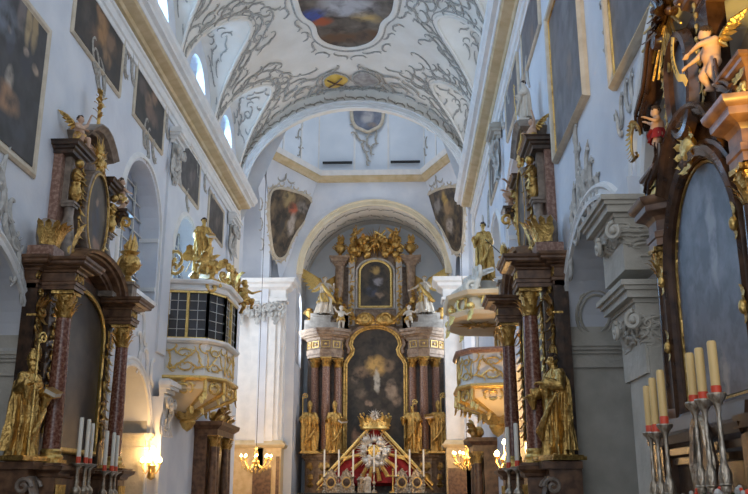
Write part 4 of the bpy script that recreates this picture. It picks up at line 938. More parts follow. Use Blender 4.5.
# ================================================================ column, capital, urn, relief parts
def capital_g(r, h):
    g = G(); g.lathe([(r * .95, 0), (r * 1.05, .02 * h), (r * .92, .06 * h), (r * .95, .4 * h), (r * 1.25, .82 * h), (r * 1.3, .84 * h)], 20)
    for row, (z, L, w, n, o) in enumerate(((.05, .45, .62, 8, 0), (.12, .68, .6, 8, .5))):
        for i in range(n): a = 2 * PI * (i + o) / n; d = Vector((math.cos(a), math.sin(a), 0)); g.leaf(d * r * .95 + Vector((0, 0, z * h)), (d.x * .18, d.y * .18, 1), d, L * h, w * r, .75)
    for i in range(4):
        a = PI / 4 + i * PI / 2; d = Vector((math.cos(a), math.sin(a), 0)); p = d * r * 1.35 + Vector((0, 0, .74 * h))
        g.tube([d * r * .9 + Vector((0, 0, .4 * h)), d * r * 1.15 + Vector((0, 0, .78 * h))] + spiral(p, d, (0, 0, 1), r * .34, 1.3, PI / 2, 14, -1), r * .10, 5)
        b = Vector((math.cos(a + PI / 4), math.sin(a + PI / 4), 0)); g.ball(b * r * 1.25 + Vector((0, 0, .9 * h)), r * .2, 6, 5)
    q = r * 1.5; g.add([(x * q, y * q, z * h) for z in (.86, 1.0) for x, y in ((-1, -1), (0, -.8), (1, -1), (.8, 0), (1, 1), (0, .8), (-1, 1), (-.8, 0))], [tuple(range(7, -1, -1)), tuple(range(8, 16))] + [(i, (i + 1) % 8, 8 + (i + 1) % 8, 8 + i) for i in range(8)])
    return g
def column(parent, x, y, z0, z1, r, m='red', capm='gold', basem='gold', caph=None, flute=False):
    caph = caph or r * 2.6; H = z1 - z0 - caph; g = G()
    g.lathe([(r * (1.0 - .15 * smoothstep(max(0, (t - .3) / .7))), z0 + .1 + (H - .1) * t) for t in [i / 12 for i in range(13)]], 24, (x, y, 0)); o = g.build('column', m, parent)
    g = G(); g.push(Matrix.Translation((x, y, z1 - caph))); b = capital_g(r * .86, caph); g.add(b.v, b.f); g.build('capital', capm, o, angle=50)
    g = G(); g.box(x - r * 1.35, x + r * 1.35, y - r * 1.35, y + r * 1.35, z0, z0 + .05); g.lathe([(r * 1.3, .05), (r * 1.38, .08), (r * 1.3, .11), (r * 1.12, .125), (r * 1.15, .15), (r * 1.2, .17), (r * 1.1, .19), (r, .2)], 24, (x, y, z0)); g.build('column_base', basem, o, angle=40)
    return o
def relief(g, x0, x1, z0, z1, y, seed=0, n=10, w=.022, size=None, nrm=(0, -1, 0)):
    """field of acanthus scrolls on the plane y (front -y)"""
    r_ = random.Random(seed); mp, nm = plane_map((0, y, 0), (1, 0, 0), (0, 0, 1), nrm, .008); W, H = x1 - x0, z1 - z0; s = size or min(W, H) * .9
    for i in range(n):
        t = (i + .5) / n; p = (x0 + W * (.5 + r_.uniform(-.25, .25)), z0 + H * t) if H > W else (x0 + W * t, z0 + H * (.5 + r_.uniform(-.2, .2)))
        draw(g, orn(p, r_.uniform(0, 6.28), s * r_.uniform(.8, 1.3), r_.choice('CSJ'), r_, 4, w, r_.choice((-1, 1)), 1.2), mp, nm, 5, 1)
    return g
def urn_parts(root, h, m='gold', flames=True, base='taupe', zo=0):
    T = Matrix.Translation((0, 0, zo)); r = h * .22; g = G(); g.push(T); g.lathe([(r * .7, 0), (r * .75, .04 * h), (r * .4, .09 * h), (r * .28, .15 * h), (r * .45, .2 * h), (r * .95, .3 * h), (r * 1.05, .42 * h), (r * .9, .52 * h), (r * .6, .57 * h), (r * .7, .6 * h), (r * .85, .63 * h), (r * .5, .66 * h), (.01, .7 * h)], 20)
    g.build('bowl', m, root)
    g = G(); g.push(T)
    for i in range(8): a = 2 * PI * i / 8; d = Vector((math.cos(a), math.sin(a), 0)); g.leaf(d * r * .5 + Vector((0, 0, .2 * h)), (d.x * .5, d.y * .5, 1), d, h * .25, r * .6, .4)
    for e in (-1, 1): g.tube(spiral((e * r * 1.15, 0, .45 * h), (e, 0, 0), (0, 0, 1), r * .5, 1.3, PI / 2, 14), r * .12, 5)
    g.build('handles', m, root)
    if flames:
        g = G(); g.push(T); r_ = random.Random(4)
        for i in range(14):
            a = r_.uniform(0, 6.28); q = r * r_.uniform(.1, .55); x, y = q * math.cos(a), q * math.sin(a); L = h * r_.uniform(.2, .4); g.tube([(x, y, .62 * h), (x * 1.4 + .02, y * 1.4, .62 * h + L * .5), (x * 1.1, y * 1.1 - .01, .62 * h + L)], [r * .16, r * .2, .004], 6)
            if i % 2: g.ball((x * 1.4, y * 1.4, .62 * h + L * .6), r * .18, 6, 5)
        g.build('flower_finial', m, root)
def candlestick(root, h, m='silver'):
    r = h * .1; g = G(); g.lathe([(r * 1.5, 0), (r * 1.5, .02 * h), (r * 1.1, .06 * h), (r * .5, .12 * h), (r * .35, .2 * h), (r * .85, .24 * h), (r * .9, .27 * h), (r * .4, .31 * h), (r * .35, .36 * h), (r * .6, .40 * h), (r * 1.0, .44 * h), (r * 1.08, .48 * h), (r * .9, .53 * h), (r * .5, .57 * h), (r * .42, .6 * h), (r * .5, .63 * h), (r * .42, .66 * h), (r * .32, .86 * h), (r * .5, .91 * h), (r * .9, .945 * h), (r * 1.45, .97 * h), (r * 1.6, .99 * h), (r * 1.5, 1.0 * h), (r * .3, 1.0 * h)], 18); g.build('stem', m, root, angle=50)
    g = G()
    for i in range(3):
        a = 2 * PI * i / 3 + .5; d = Vector((math.cos(a), math.sin(a), 0)); g.tube([d * r * .6 + Vector((0, 0, .11 * h)), d * r * 1.6 + Vector((0, 0, .07 * h)), d * r * 1.9 + Vector((0, 0, .02 * h))], [r * .3, r * .35, r * .4], 6); g.ball(d * r * 1.9 + Vector((0, 0, .02 * h)), r * .38, 6, 5)
    g.build('foot', m, root); g = G()
    for i in range(6): a = 2 * PI * i / 6; d = Vector((math.cos(a), math.sin(a), 0)); g.leaf(d * r * .75 + Vector((0, 0, .40 * h)), (0, 0, 1), d, .09 * h, r * 1.0, .3)
    g.lathe([(r * .95, .43 * h), (r * 1.12, .44 * h), (r * .95, .45 * h)], 16); g.build('leaf_ornament', m, root)
def candle(label, loc, r, h, wax='wax', red=True, group=None, name='altar_candle', tilt=(0, 0)):
    g = G(); g.lathe([(r, 0), (r, h * .96), (r * .8, h), (r * .3, h * .985), (.0, h * .98)], 16); o = g.build(name, wax); o.location = loc; o.rotation_euler = (tilt[0], tilt[1], 0); tag(o, label, 'candle', group)
    if red: g = G(); g.lathe([(r * 1.08, -.005), (r * 1.1, h * .13), (r * 1.0, h * .14)], 16); g.build('red_socket', 'redw', o)
    g = G(); g.tube([(0, 0, h * .97), (.002, 0, h * 1.02)], r * .1, 5); g.build('wick', 'black', o)
    return o
# ================================================================ the two facing side altars
def block(g, x0, x1, y0, y1, z0, z1): g.box(x0, x1, y0, y1, z0, z1)
def entab_path(W, d0, dc, cw, cx):
    """plan of the side-altar entablature, from left to right (front is -y): wall return, recess, column ressaut, centre recess"""
    return [(-W, 0), (-W, -d0), (-cx - cw, -d0), (-cx - cw, -dc), (-cx + cw, -dc), (-cx + cw, -d0), (cx - cw, -d0), (cx - cw, -dc), (cx + cw, -dc), (cx + cw, -d0), (W, -d0), (W, 0)]
SA_PAINT = canvas('sooty altar painting', (.085, .065, .05), [(.1, .2, .35, .5, (.12, .10, .085)), (-.2, -.6, .3, .4, (.10, .075, .06)), (.2, .9, .3, .3, (.12, .10, .09))], dark=(.03, .025, .02), nscale=3, gloss=.35)
SA_OVAL = canvas('small oval saint painting', (.13, .10, .07), [(0, -.1, .28, .5, (.045, .055, .08)), (0, .25, .12, .14, (.30, .20, .14)), (.1, -.5, .25, .2, (.28, .17, .12))], dark=(.05, .04, .03), nscale=3)
def side_altar(name, label, loc, rz):
    t = thing(name, label, 'altar', loc, rz)
    W, D0, DC, CW, CXX, CY_ = 1.72, .22, .72, .20, 1.38, -.53
    P = entab_path(W, D0, DC, CW, CXX)
    # pedestal zone
    g = G(); g.box(-W, W, -D0, 0, 0, 1.95)
    for s in (-1, 1): g.box(s * CXX - .19, s * CXX + .19, -.70, -D0 + .02, 0, 1.9); g.box(s * 1.8 - .16, s * 1.8 + .16, -.46, -.02, 1.3, 1.95)
    g.cornice(P[::-1], [(-.02, 1.84), (.02, 1.86), (.03, 1.90), (.08, 1.93), (.11, 1.95), (.12, 2.0), (.08, 2.01), (.08, 2.04), (-.05, 2.05)]); g.box(-W, W, -D0, 0, 1.9, 2.04)
    for s in (-1, 1): g.box(s * CXX - CW, s * CXX + CW, -DC, -.2, 1.9, 2.045); g.box(s * 1.8 - .22, s * 1.8 + .22, -.56, -.02, 1.95, 2.05)
    g.build('pedestal', 'brown', t, angle=20)
    for s in (-1, 1):
        g = G()
        for k in range(4): g.tube([(s * CXX - .13 + .087 * k, -.715, 1.5), (s * CXX - .13 + .087 * k, -.715, 1.75)], .026, 6, 1)
        relief(g, s * CXX - .15, s * CXX + .15, .9, 1.45, -.71, 3, 5, .018); g.build('pedestal_ornament', 'gold', t)
        g = G(); g.tube(spiral((s * 1.8 - .16, -.42, 1.72), (0, -1, 0), (0, 0, 1), .12, 1.4, 0, 16, 1), .03, 6); g.tube(spiral((s * 1.8 + .16, -.42, 1.72), (0, -1, 0), (0, 0, 1), .12, 1.4, 0, 16, 1), .03, 6)
        for k in range(4): g.leaf((s * 1.8 - .12 + .08 * k, -.47, 1.86), (0, -.1, -1), (0, -1, 0), .42, .1, .4)
        g.build('console_leaves', 'taupe', t)
    # back wall of the retable
    g = G(); g.box(-W + .05, W - .05, -.14, 0, 2.04, 4.75); g.box(-1.1, 1.1, -.20, 0, 4.6, 5.1)
    for s in (-1, 1): g.box(s * 1.52 - .18, s * 1.52 + .18, -.22, -.1, 2.04, 4.56); g.box(s * 1.30 - .12, s * 1.30 + .12, -.32, -.1, 2.04, 4.56)
    g.build('retable_back', 'dark', t, smooth=False)
    for s in (-1, 1):
        q = s * 1.53; pan = G(); pan.box(q - .13, q + .13, -.235, -.21, 2.25, 3.2); pan.build('side_panel', 'brown', t, smooth=False)
        pf = G(); pf.band([(q - .13, -.22, 2.25), (q + .13, -.22, 2.25), (q + .13, -.22, 3.2), (q - .13, -.22, 3.2)], [(0, 0), (0, .025), (.025, .025), (.025, 0)], (0, -1, 0), True); pf.build('panel_moulding', 'gold', t)
        rl = G(); relief(rl, q - .15, q + .15, 3.3, 4.1, -.22, 21 + s, 10, .024, .3)
        rl.ball((q, -.25, 3.6), (.09, .06, .12)); rl.ball((q, -.25, 4.2), (.11, .06, .09))
        for k in range(8): rl.leaf((q + random.uniform(-.1, .1), -.23, 3.35 + .14 * k), (random.uniform(-.6, .6), -.2, -1), (0, -1, 0), .24, .11, .6)
        rl.build('pilaster_relief', 'gold', t)
        rl = G(); relief(rl, s * 1.22 - .10, s * 1.22 + .10, 2.5, 4.4, -.33, 5 + s, 16, .022, .22); 
        for k in range(12): rl.leaf((s * 1.22, -.33, 2.5 + .16 * k), (random.uniform(-.8, .8), -.3, -1), (0, -1, 0), .2, .1, .6)
        rl.build('inner_relief', 'gold', t)
        column(t, s * CXX, CY_, 2.045, 4.56, .128, 'red', 'gold', 'goldb', .42)
        g = G(); g.box(q - .18, q + .18, -.25, -.1, 4.13, 4.16)
        for k in range(5): g.leaf((q - .14 + .07 * k, -.23, 4.2), ((k - 2) * .15, -.1, 1), (0, -1, 0), .32, .1, .6)
        for e in (-1, 1): g.tube(spiral((q + e * .14, -.27, 4.47), (e, 0, 0), (0, 0, 1), .07, 1.3, 0, 12), .02, 5)
        g.build('pilaster_capital', 'gold', t)
    # painting with shaped top
    out = [(-1.12, 2.3)] + [(1.12, 2.3), (1.12, 4.15)] + [(1.12 * math.cos(a), 4.15 + .72 * math.sin(a) ** .8) for a in [PI * i / 20 for i in range(1, 20)]] + [(-1.12, 4.15)]
    g = G(); g.poly(out, [], (0, -.24, 0), (1, 0, 0), (0, 0, 1), (0, -1, 0), .03); g.build('altar_painting', SA_PAINT, t, smooth=False)
    g = G(); g.band([(x, -.24, z) for x, z in out], [(.0, 0), (.02, .05), (-.02, .07), (-.05, .06), (-.07, .03), (-.07, 0)], (0, -1, 0), True)
    g.build('painting_frame', 'goldb', t)
    # entablature
    prof = [(-.04, 4.55), (.0, 4.55), (.0, 4.61), (.02, 4.615), (.02, 4.66), (.035, 4.67), (-.02, 4.68), (-.02, 4.80), (.02, 4.81), (.03, 4.84), (.09, 4.86), (.10, 4.88), (.17, 4.89), (.19, 4.91), (.19, 4.94), (.22, 4.96), (.23, 5.0), (.1, 5.01), (-.04, 5.01)]
    for s in (-1, 1):
        g = G(); Q = [p for p in P if p[0] * s > .9][::-1]
        g.cornice(Q, prof); g.box(min(s * W, s * 1.04), max(s * W, s * 1.04), -D0 + .02, 0, 4.55, 5.0); g.box(s * CXX - CW + .01, s * CXX + CW - .01, -DC + .01, -.2, 4.55, 5.0); g.build('entablature', 'brown', t, angle=20)
        g = G(); relief(g, s * CXX - .17, s * CXX + .17, 4.69, 4.80, -DC + .015, 12, 6, .018, .17); g.build('frieze_ornament', 'gold', t)
        g = G(); relief(g, s * 1.68 - .1, s * 1.68 + .05, 4.69, 4.80, -D0 + .015, 12, 3, .018, .15); g.build('frieze_ornament', 'gold', t)
    # arched centre cornice
    arcp = [(-1.2, -.30, 4.96)] + [(-1.12 * math.cos(PI * i / 24), -.30, 4.90 + .50 * math.sin(PI * i / 24) ** .85) for i in range(1, 24)] + [(1.2, -.30, 4.96)]
    g = G(); g.band(arcp, [(-.12, -.28), (-.12, .05), (-.09, .06), (-.08, .10), (-.02, .12), (0, .22), (.03, .24), (.04, .30), (.08, .32), (.10, .34), (.12, .2), (.12, -.28)], (0, -1, 0)); g.build('arched_cornice', 'brown', t, angle=25)
    # attic: panel, scroll consoles, oval painting, dark cornices, glory
    g = G(); g.box(-1.12, 1.12, -.14, 0, 5.0, 7.0); g.box(-.55, .55, -.18, 0, 6.95, 7.5); g.build('attic_panel', 'redl', t, smooth=False)
    for s in (-1, 1):
        g = G(); y = -.24; pts = [(s * 1.04, y, 5.02), (s * 1.06, y, 5.2), (s * 1.02, y, 5.4), (s * .92, y, 5.7), (s * .88, y, 5.9), (s * .88, y, 6.05)]
        g.tube(pts, [.17, .2, .19, .13, .08, .09], 12, .9); g.box(s * 1.04 - .2, s * 1.04 + .2, -.46, -.05, 4.99, 5.08)
        g.box(s * .88 - .11, s * .88 + .11, -.34, -.1, 6.05, 6.10); g.box(s * .88 - .13, s * .88 + .13, -.36, -.1, 6.10, 6.14); g.box(s * .90 - .08, s * .90 + .08, -.24, -.1, 6.14, 6.95); g.build('scroll_console', 'taupe', t)
        g = G(); g.tube(spiral((s * 1.04, y - .15, 5.28), (1, 0, 0), (0, 0, 1), .14, 1.5, 0, 20, s), .03, 6); g.ball((s * 1.04, y - .17, 5.28), .05); g.leaf((s * 1.04, y - .17, 5.3), (-.25 * s, -.1, 1), (0, -1, 0), .55, .14, .3); g.build('console_scroll_ornament', 'gold', t)
        g = G(); pr = [(0, 6.9), (.04, 6.9), (.05, 6.95), (.09, 6.97), (.10, 7.0), (.15, 7.01), (.16, 7.05), (.19, 7.08), (.05, 7.1), (0, 7.1)]
        pth = [(s * .62, -.1), (s * .62, -.28), (s * 1.12, -.28), (s * 1.12, 0)]; pth = pth[::-1] if s > 0 else pth
        g.cornice(pth, pr); g.box(min(s * .62, s * 1.12), max(s * .62, s * 1.12), -.28, 0, 6.9, 7.09); g.build('attic_cornice', 'dark', t, angle=20)
        g = G(); c0 = Vector((s * .88, -.31, 6.15))       # carved half-figure term
        g.lathe([(.04, 0), (.09, .08), (.11, .18), (.07, .28), (.08, .33)], 12, tuple(c0)); g.ball(c0 + Vector((0, 0, .45)), (.10, .08, .13)); g.ball(c0 + Vector((0, -.03, .66)), .075)
        for k in range(10): a = k * 2.4; g.leaf(c0 + Vector((.05 * math.cos(a), .05 * math.sin(a) - .03, .05 + .065 * k)), (math.cos(a), -.4, -.6), (math.cos(a), -.6, .2), .16, .08, .6)
        for e in (-1, 1): g.tube([c0 + Vector((e * .09, 0, .52)), c0 + Vector((e * .16, -.05, .45)), c0 + Vector((e * .08, -.12, .4))], [.035, .03, .02], 6)
        g.build('gilt_term', 'gold', t)
        g = G(); relief(g, s * .60 - .05, s * .60 + .05, 5.5, 6.8, -.30, 4 + s, 12, .022, .18)
        for k in range(9): g.leaf((s * .60, -.31, 5.6 + .13 * k), (random.uniform(-.8, .8), -.3, -1), (0, -1, 0), .17, .08, .6)
        g.build('frame_leaves', 'gold', t)
    g = G(); g.band([(-.66, -.2, 7.42), (-.5, -.2, 7.56), (-.25, -.2, 7.70), (0, -.2, 7.74), (.25, -.2, 7.70), (.5, -.2, 7.56), (.66, -.2, 7.42)], [(-.08, -.2), (-.08, .04), (-.04, .08), (-.02, .16), (.03, .2), (.06, .24), (.08, .24), (.09, -.2)], (0, -1, 0)); g.build('crowning_cornice', 'taupe', t, angle=25)
    n = 36; el = [(.5 * math.cos(2 * PI * i / n), .74 * math.sin(2 * PI * i / n)) for i in range(n)]; g = G(); g.poly(el, [], (0, -.36, 0), (1, 0, 0), (0, 0, 1), (0, -1, 0), .04); ov = g.build('oval_painting', SA_OVAL, t, smooth=False); ov.location = (0, 0, 6.2)
    g = G(); g.band([(x, -.33, z + 6.2) for x, z in el], [(0.01, -.2), (0.01, .05), (-.03, .07), (-.06, .05), (-.08, -.2)], (0, -1, 0), True); g.build('oval_frame', 'taupe', t)
    g = G(); g.band([(x, -.38, z + 6.2) for x, z in el], [(0.02, 0), (0.02, .03), (-.02, .03), (-.02, 0)], (0, -1, 0), True)
    g.build('oval_fillet', 'gold', t)
    g = G(); c = Vector((0, -.34, 7.2))
    for i in range(26):
        a = 2 * PI * i / 26; L = (.5, .34, .42)[i % 3]; d = Vector((math.cos(a), 0, math.sin(a))); sdv = Vector((-d.z, 0, d.x)); g.add([c + d * .1 - sdv * .028, c + d * .1 + sdv * .028, c + d * L, c + d * .2 + Vector((0, -.03, 0))], [(0, 1, 3), (1, 2, 3), (2, 0, 3)])
    for i in range(7): g.ball(c + Vector((.14 * math.cos(i), -.02, .14 * math.sin(i))), .06, 6, 5)
    g.ball(c, (.12, .08, .12)); g.build('sunburst', 'gold', t)
    return t
def at_altar(loc, rz, x, y, z):
    c, s = math.cos(rz), math.sin(rz); return Vector((loc[0] + x * c - y * s, loc[1] + x * s + y * c, loc[2] + z))
LA, RA = (LX, 14.02, 0), (RX, 14.1, 0); LZ, RZt = PI / 2, -PI / 2
side_altar('side_altar', 'tall dark marble side altar against the left wall, behind the gilded bishop', LA, LZ)
side_altar('side_altar', 'dark marble side altar on the right wall, behind the statue of a gilded saint', RA, RZt)
# statues standing on the altar pedestals
r = thing('bishop_statue', 'gilded bishop with crosier holding a book, beside the left altar column', 'statue', at_altar(LA, LZ, -1.82, -.30, 2.11), LZ - .25)
saint(r, 1.40, 'gold', True, 'R', 'L', seed=1, voxel=.012)
r = thing('saint_statue', 'gilded bareheaded saint in flowing robes standing by the grey pilaster, right', 'statue', at_altar(RA, RZt, 1.84, -.30, 2.11), RZt + .35)
saint(r, 1.42, 'gold', False, None, None, seed=6, J=dict(eL=(.18, -.05, .66), wL=(.06, -.17, .69), eR=(-.2, -.03, .64), wR=(-.24, -.15, .60)), face=(-.55, -1, 0), voxel=.012, beard=False)
# putti
p1 = thing('putto_statue', 'carved putto with gold wings sitting on the left altar top cornice', 'statue', at_altar(LA, LZ, -.88, -.28, 7.0), LZ - .2); putto(p1, .66, 'sit', seed=1)
p2 = thing('putto_statue', 'carved putto reaching out on a dark bracket beside the oval painting, left altar', 'statue', at_altar(LA, LZ, 1.12, -.36, 6.60), LZ + .5); putto(p2, .7, 'lean', seed=2, wings=None)
dup(p1, at_altar(RA, RZt, .75, -.25, 7.0), RZt + .3, 'carved putto at the very top of the right side altar, beside the staff-bearing statue', .9)
dup(p2, at_altar(RA, RZt, -1.12, -.36, 6.6), RZt - .2, 'carved putto on a bracket of the right altar, left of its gold vase')
def bracket_thing(label, loc, rz):
    t = thing('statue_bracket', label, 'bracket', loc, rz); g = G(); g.box(-.2, .2, -.58, 0, -.05, 0); g.box(-.16, .16, -.5, 0, -.1, -.05); g.taper((0, -.22), .15, .3, -.3, -.1, 1.5); g.build('shelf', 'dark', t, smooth=False); g = G(); g.tube(spiral((0, -.5, -.22), (0, 1, 0), (0, 0, 1), .12, 1.2, 0), .03, 6); g.leaf((0, -.45, -.15), (0, .2, -1), (0, -1, 0), .3, .2, .5); g.build('leaf_ornament', 'gold', t)
    return t
bracket_thing('dark bracket shelf under the reaching putto on the left altar', at_altar(LA, LZ, 1.12, 0, 6.64), LZ)
bracket_thing('dark bracket shelf under the lower putto on the right altar', at_altar(RA, RZt, -1.12, 0, 6.64), RZt)
# urns and gold shell blocks at the ends of the entablature
def urn_stand(label, loc, rz, seed=0, name='gilded_urn', h=.95):
    t = thing(name, label, 'urn', loc, rz); g = G(); g.box(-.18, .18, -.18, .18, 0, .06); g.box(-.14, .14, -.14, .14, .06, .30); g.box(-.18, .18, -.18, .18, .3, .35); g.build('pedestal', 'taupe', t, smooth=False)
    urn_parts(t, h, zo=.35); return t
def shell_block(label, loc, rz):
    t = thing('gilded_shell', label, 'ornament', loc, rz); g = G(); g.box(-.2, .2, -.2, .2, 0, .16); g.build('plinth', 'redl', t, smooth=False)
    g = G(); g.lathe([(.16, .16), (.2, .3), (.2, .5), (.12, .6), (.0, .63)], 14, (0, 0, 0), 1, .8); g.build('core', 'taupe', t); g = G()
    for i in range(9): a = PI + PI * i / 8; d = Vector((math.cos(a), math.sin(a), 0)); g.leaf(d * .17 + Vector((0, 0, .18)), (d.x * .2, d.y * .2, 1), d, .45, .12, .5)
    for s in (-1, 1): g.tube(spiral((s * .12, -.2, .5), (1, 0, 0), (0, 0, 1), .09, 1.3, 0, 14, s), .02, 5)
    g.build('leaves', 'gold', t); return t
shell_block('small gilded shell ornament on the near end of the left altar entablature', at_altar(LA, LZ, -1.62, -.25, 5.01), LZ)
urn_stand('gilded urn with flowers on the far end of the left altar entablature', at_altar(LA, LZ, 1.5, -.5, 5.01), LZ)
shell_block('small gilded shell ornament on the right altar entablature next to the wall stucco', at_altar(RA, RZt, 1.6, -.25, 5.01), RZt)
urn_stand('gilded urn with flowers on the far end of the right altar entablature', at_altar(RA, RZt, -1.5, -.5, 5.01), RZt, h=.75)
# scroll volutes beside the urns
for nm, L_, z_, e in (('left', LA, LZ, 1), ('right', RA, RZt, -1)):
    t = thing('scroll_volute', 'dark double scroll at the foot of the gilded urn on the %s altar' % nm, 'ornament', at_altar(L_, z_, e * 1.72, -.2, 5.01), z_); g = G()
    g.tube(spiral((0, 0, .25), (1, 0, 0), (0, 0, 1), .22, 1.5, -PI / 2, 24, e), .06, 8); g.tube(spiral((e * .45 * 0 - .3, 0, .2), (1, 0, 0), (0, 0, 1), .17, 1.4, -PI / 2, 24, -e), .05, 8); g.box(-.5, .25, -.1, .1, 0, .05); g.build('scroll', 'taupe', t)
# finials
t = thing('gilded_cross', 'gilded leafy cross on the very top of the left altar', 'cross', at_altar(LA, LZ, 0, -.25, 7.8), LZ); g = G(); g.tube([(0, 0, 0), (0, 0, .75)], .03, 6); g.tube([(-.14, 0, .52), (.14, 0, .52)], .03, 6)
for i in range(12): g.leaf((0, 0, .1 + .05 * i), (math.cos(i * 2), math.sin(i * 2) * .6, .8), (math.cos(i * 2), math.sin(i * 2), 0), .16, .09, .5)
g.build('stem', 'gold', t)
t2 = thing('saint_statue', 'small dark statue with raised staff on top of the right altar', 'statue', at_altar(RA, RZt, 0.1, -.25, 7.82), RZt); saint(t2, .78, 'alab', False, 'R', None, seed=3, cross=True, face=(-1, -.5, 0), voxel=.014)
# candlesticks on the side altar tables
def candle_row(altar, rz, items, label, group, hs, hc, rc, wax='wax', yy=-1.05, z=1.30):
    first = None
    for k, (x, nm, dz) in enumerate(items):
        loc = at_altar(altar, rz, x, yy - .03 * (k % 2), z)
        if first is None: first = thing('altar_candlestick', 'silver candlestick under the ' + nm + ' ' + label, 'candlestick', loc, rz, group + ' candlesticks'); candlestick(first, hs); st = first
        else: dup(first, loc, rz, 'silver candlestick under the ' + nm + ' ' + label)
        candle(nm + ' ' + label, (loc.x, loc.y, loc.z + hs), rc, hc + dz, wax, True, group)
def mensa(label, loc, rz, w=3.2, d=.6, top=1.3):
    t = thing('altar_table', label, 'altar table', loc, rz); g = G(); g.box(-w / 2, w / 2, -d, 0, top - .1, top); g.box(-w / 2 + .1, w / 2 - .1, -d + .08, 0, 0, top - .1); g.build('table_block', 'dark', t, smooth=False); g = G(); g.box(-w / 2 - .02, w / 2 + .02, -d - .02, 0, top, top + .012); g.box(-w / 2 - .02, w / 2 + .02, -d - .03, -d - .015, top - .22, top + .012); g.build('altar_cloth', 'cloth', t, smooth=False); return t
mensa('altar table of the left side altar carrying two trios of white candles', at_altar(LA, LZ, 0, -.73, 0), LZ)
mensa('altar table of the right side altar with two pale candles', at_altar(RA, RZt, 0, -.73, 0), RZt)
candle_row(LA, LZ, [(-1.22, 'nearest', .05), (-1.0, 'middle', .04), (-.74, 'third', .0)], 'white candle of the near trio on the left altar', 'near trio of white candles', .74, .60, .030, yy=-.88, z=1.312)
candle_row(LA, LZ, [(.0, 'nearest', .04), (.26, 'middle', .03), (.54, 'farthest', 0)], 'white candle of the far trio on the left altar', 'far trio of white candles', .66, .58, .030, yy=-.86, z=1.312)
candle_row(RA, RZt, [(1.45, 'nearer', .0), (.65, 'farther', .0)], 'pale candle beside the columns of the right altar', 'pale candles on the right altar', .68, .60, .032, yy=-.82, z=1.312)
# ================================================================ the high altar
HC = Vector((-1.25, 38.9, 0))
def hp(px, py, Y=37.7):
    p = ony(px, py, Y) - HC; return p.x, p.z
HY = lambda Y: Y - HC.y
ha = thing('high_altar', 'towering marble and gold high altar with columns at the end of the church', 'altar', HC)
M['hstone'] = mat('brown grey altar marble', (0.20, 0.13, 0.085), 0.4, col2=(0.40, 0.29, 0.20), scale=6, detail=10)
M['hgrey'] = mat('pale grey altar marble', (0.34, 0.31, 0.28), 0.45, col2=(0.52, 0.49, 0.45), scale=5, detail=10)
HPAINT = canvas('dark ascension painting', (.085, .065, .045), [(.05, 2.4, .65, .6, (.60, .38, .12)), (.08, 1.75, .18, .7, (.55, .52, .44)), (-.6, 2.1, .5, .4, (.26, .17, .10)), (.6, 2.4, .4, .4, (.22, .15, .09)), (.70, 1.35, .35, .6, (.42, .32, .23)), (.95, .9, .3, .4, (.34, .24, .16)), (-.35, .0, .4, .6, (.02, .02, .028)), (-.8, -.75, .3, .6, (.44, .24, .14)), (-.05, .1, .22, .25, (.40, .28, .20)), (-.3, .75, .2, .2, (.34, .24, .17)), (-.6, 1.2, .4, .3, (.17, .13, .09)), (.3, .3, .3, .3, (.12, .10, .08)), (-.9, 1.9, .25, .4, (.22, .17, .12))], dark=(.018, .015, .012), nscale=2.4, warp=.35)
HUP = canvas('dark upper painting', (.10, .075, .045), [(0, .65, .35, .25, (.42, .28, .09)), (.1, .1, .35, .25, (.26, .25, .27)), (-.15, -.35, .4, .35, (.05, .06, .09)), (.2, -.5, .25, .15, (.25, .18, .12))], dark=(.025, .022, .02), nscale=3, warp=.3)
def arr(z): return z
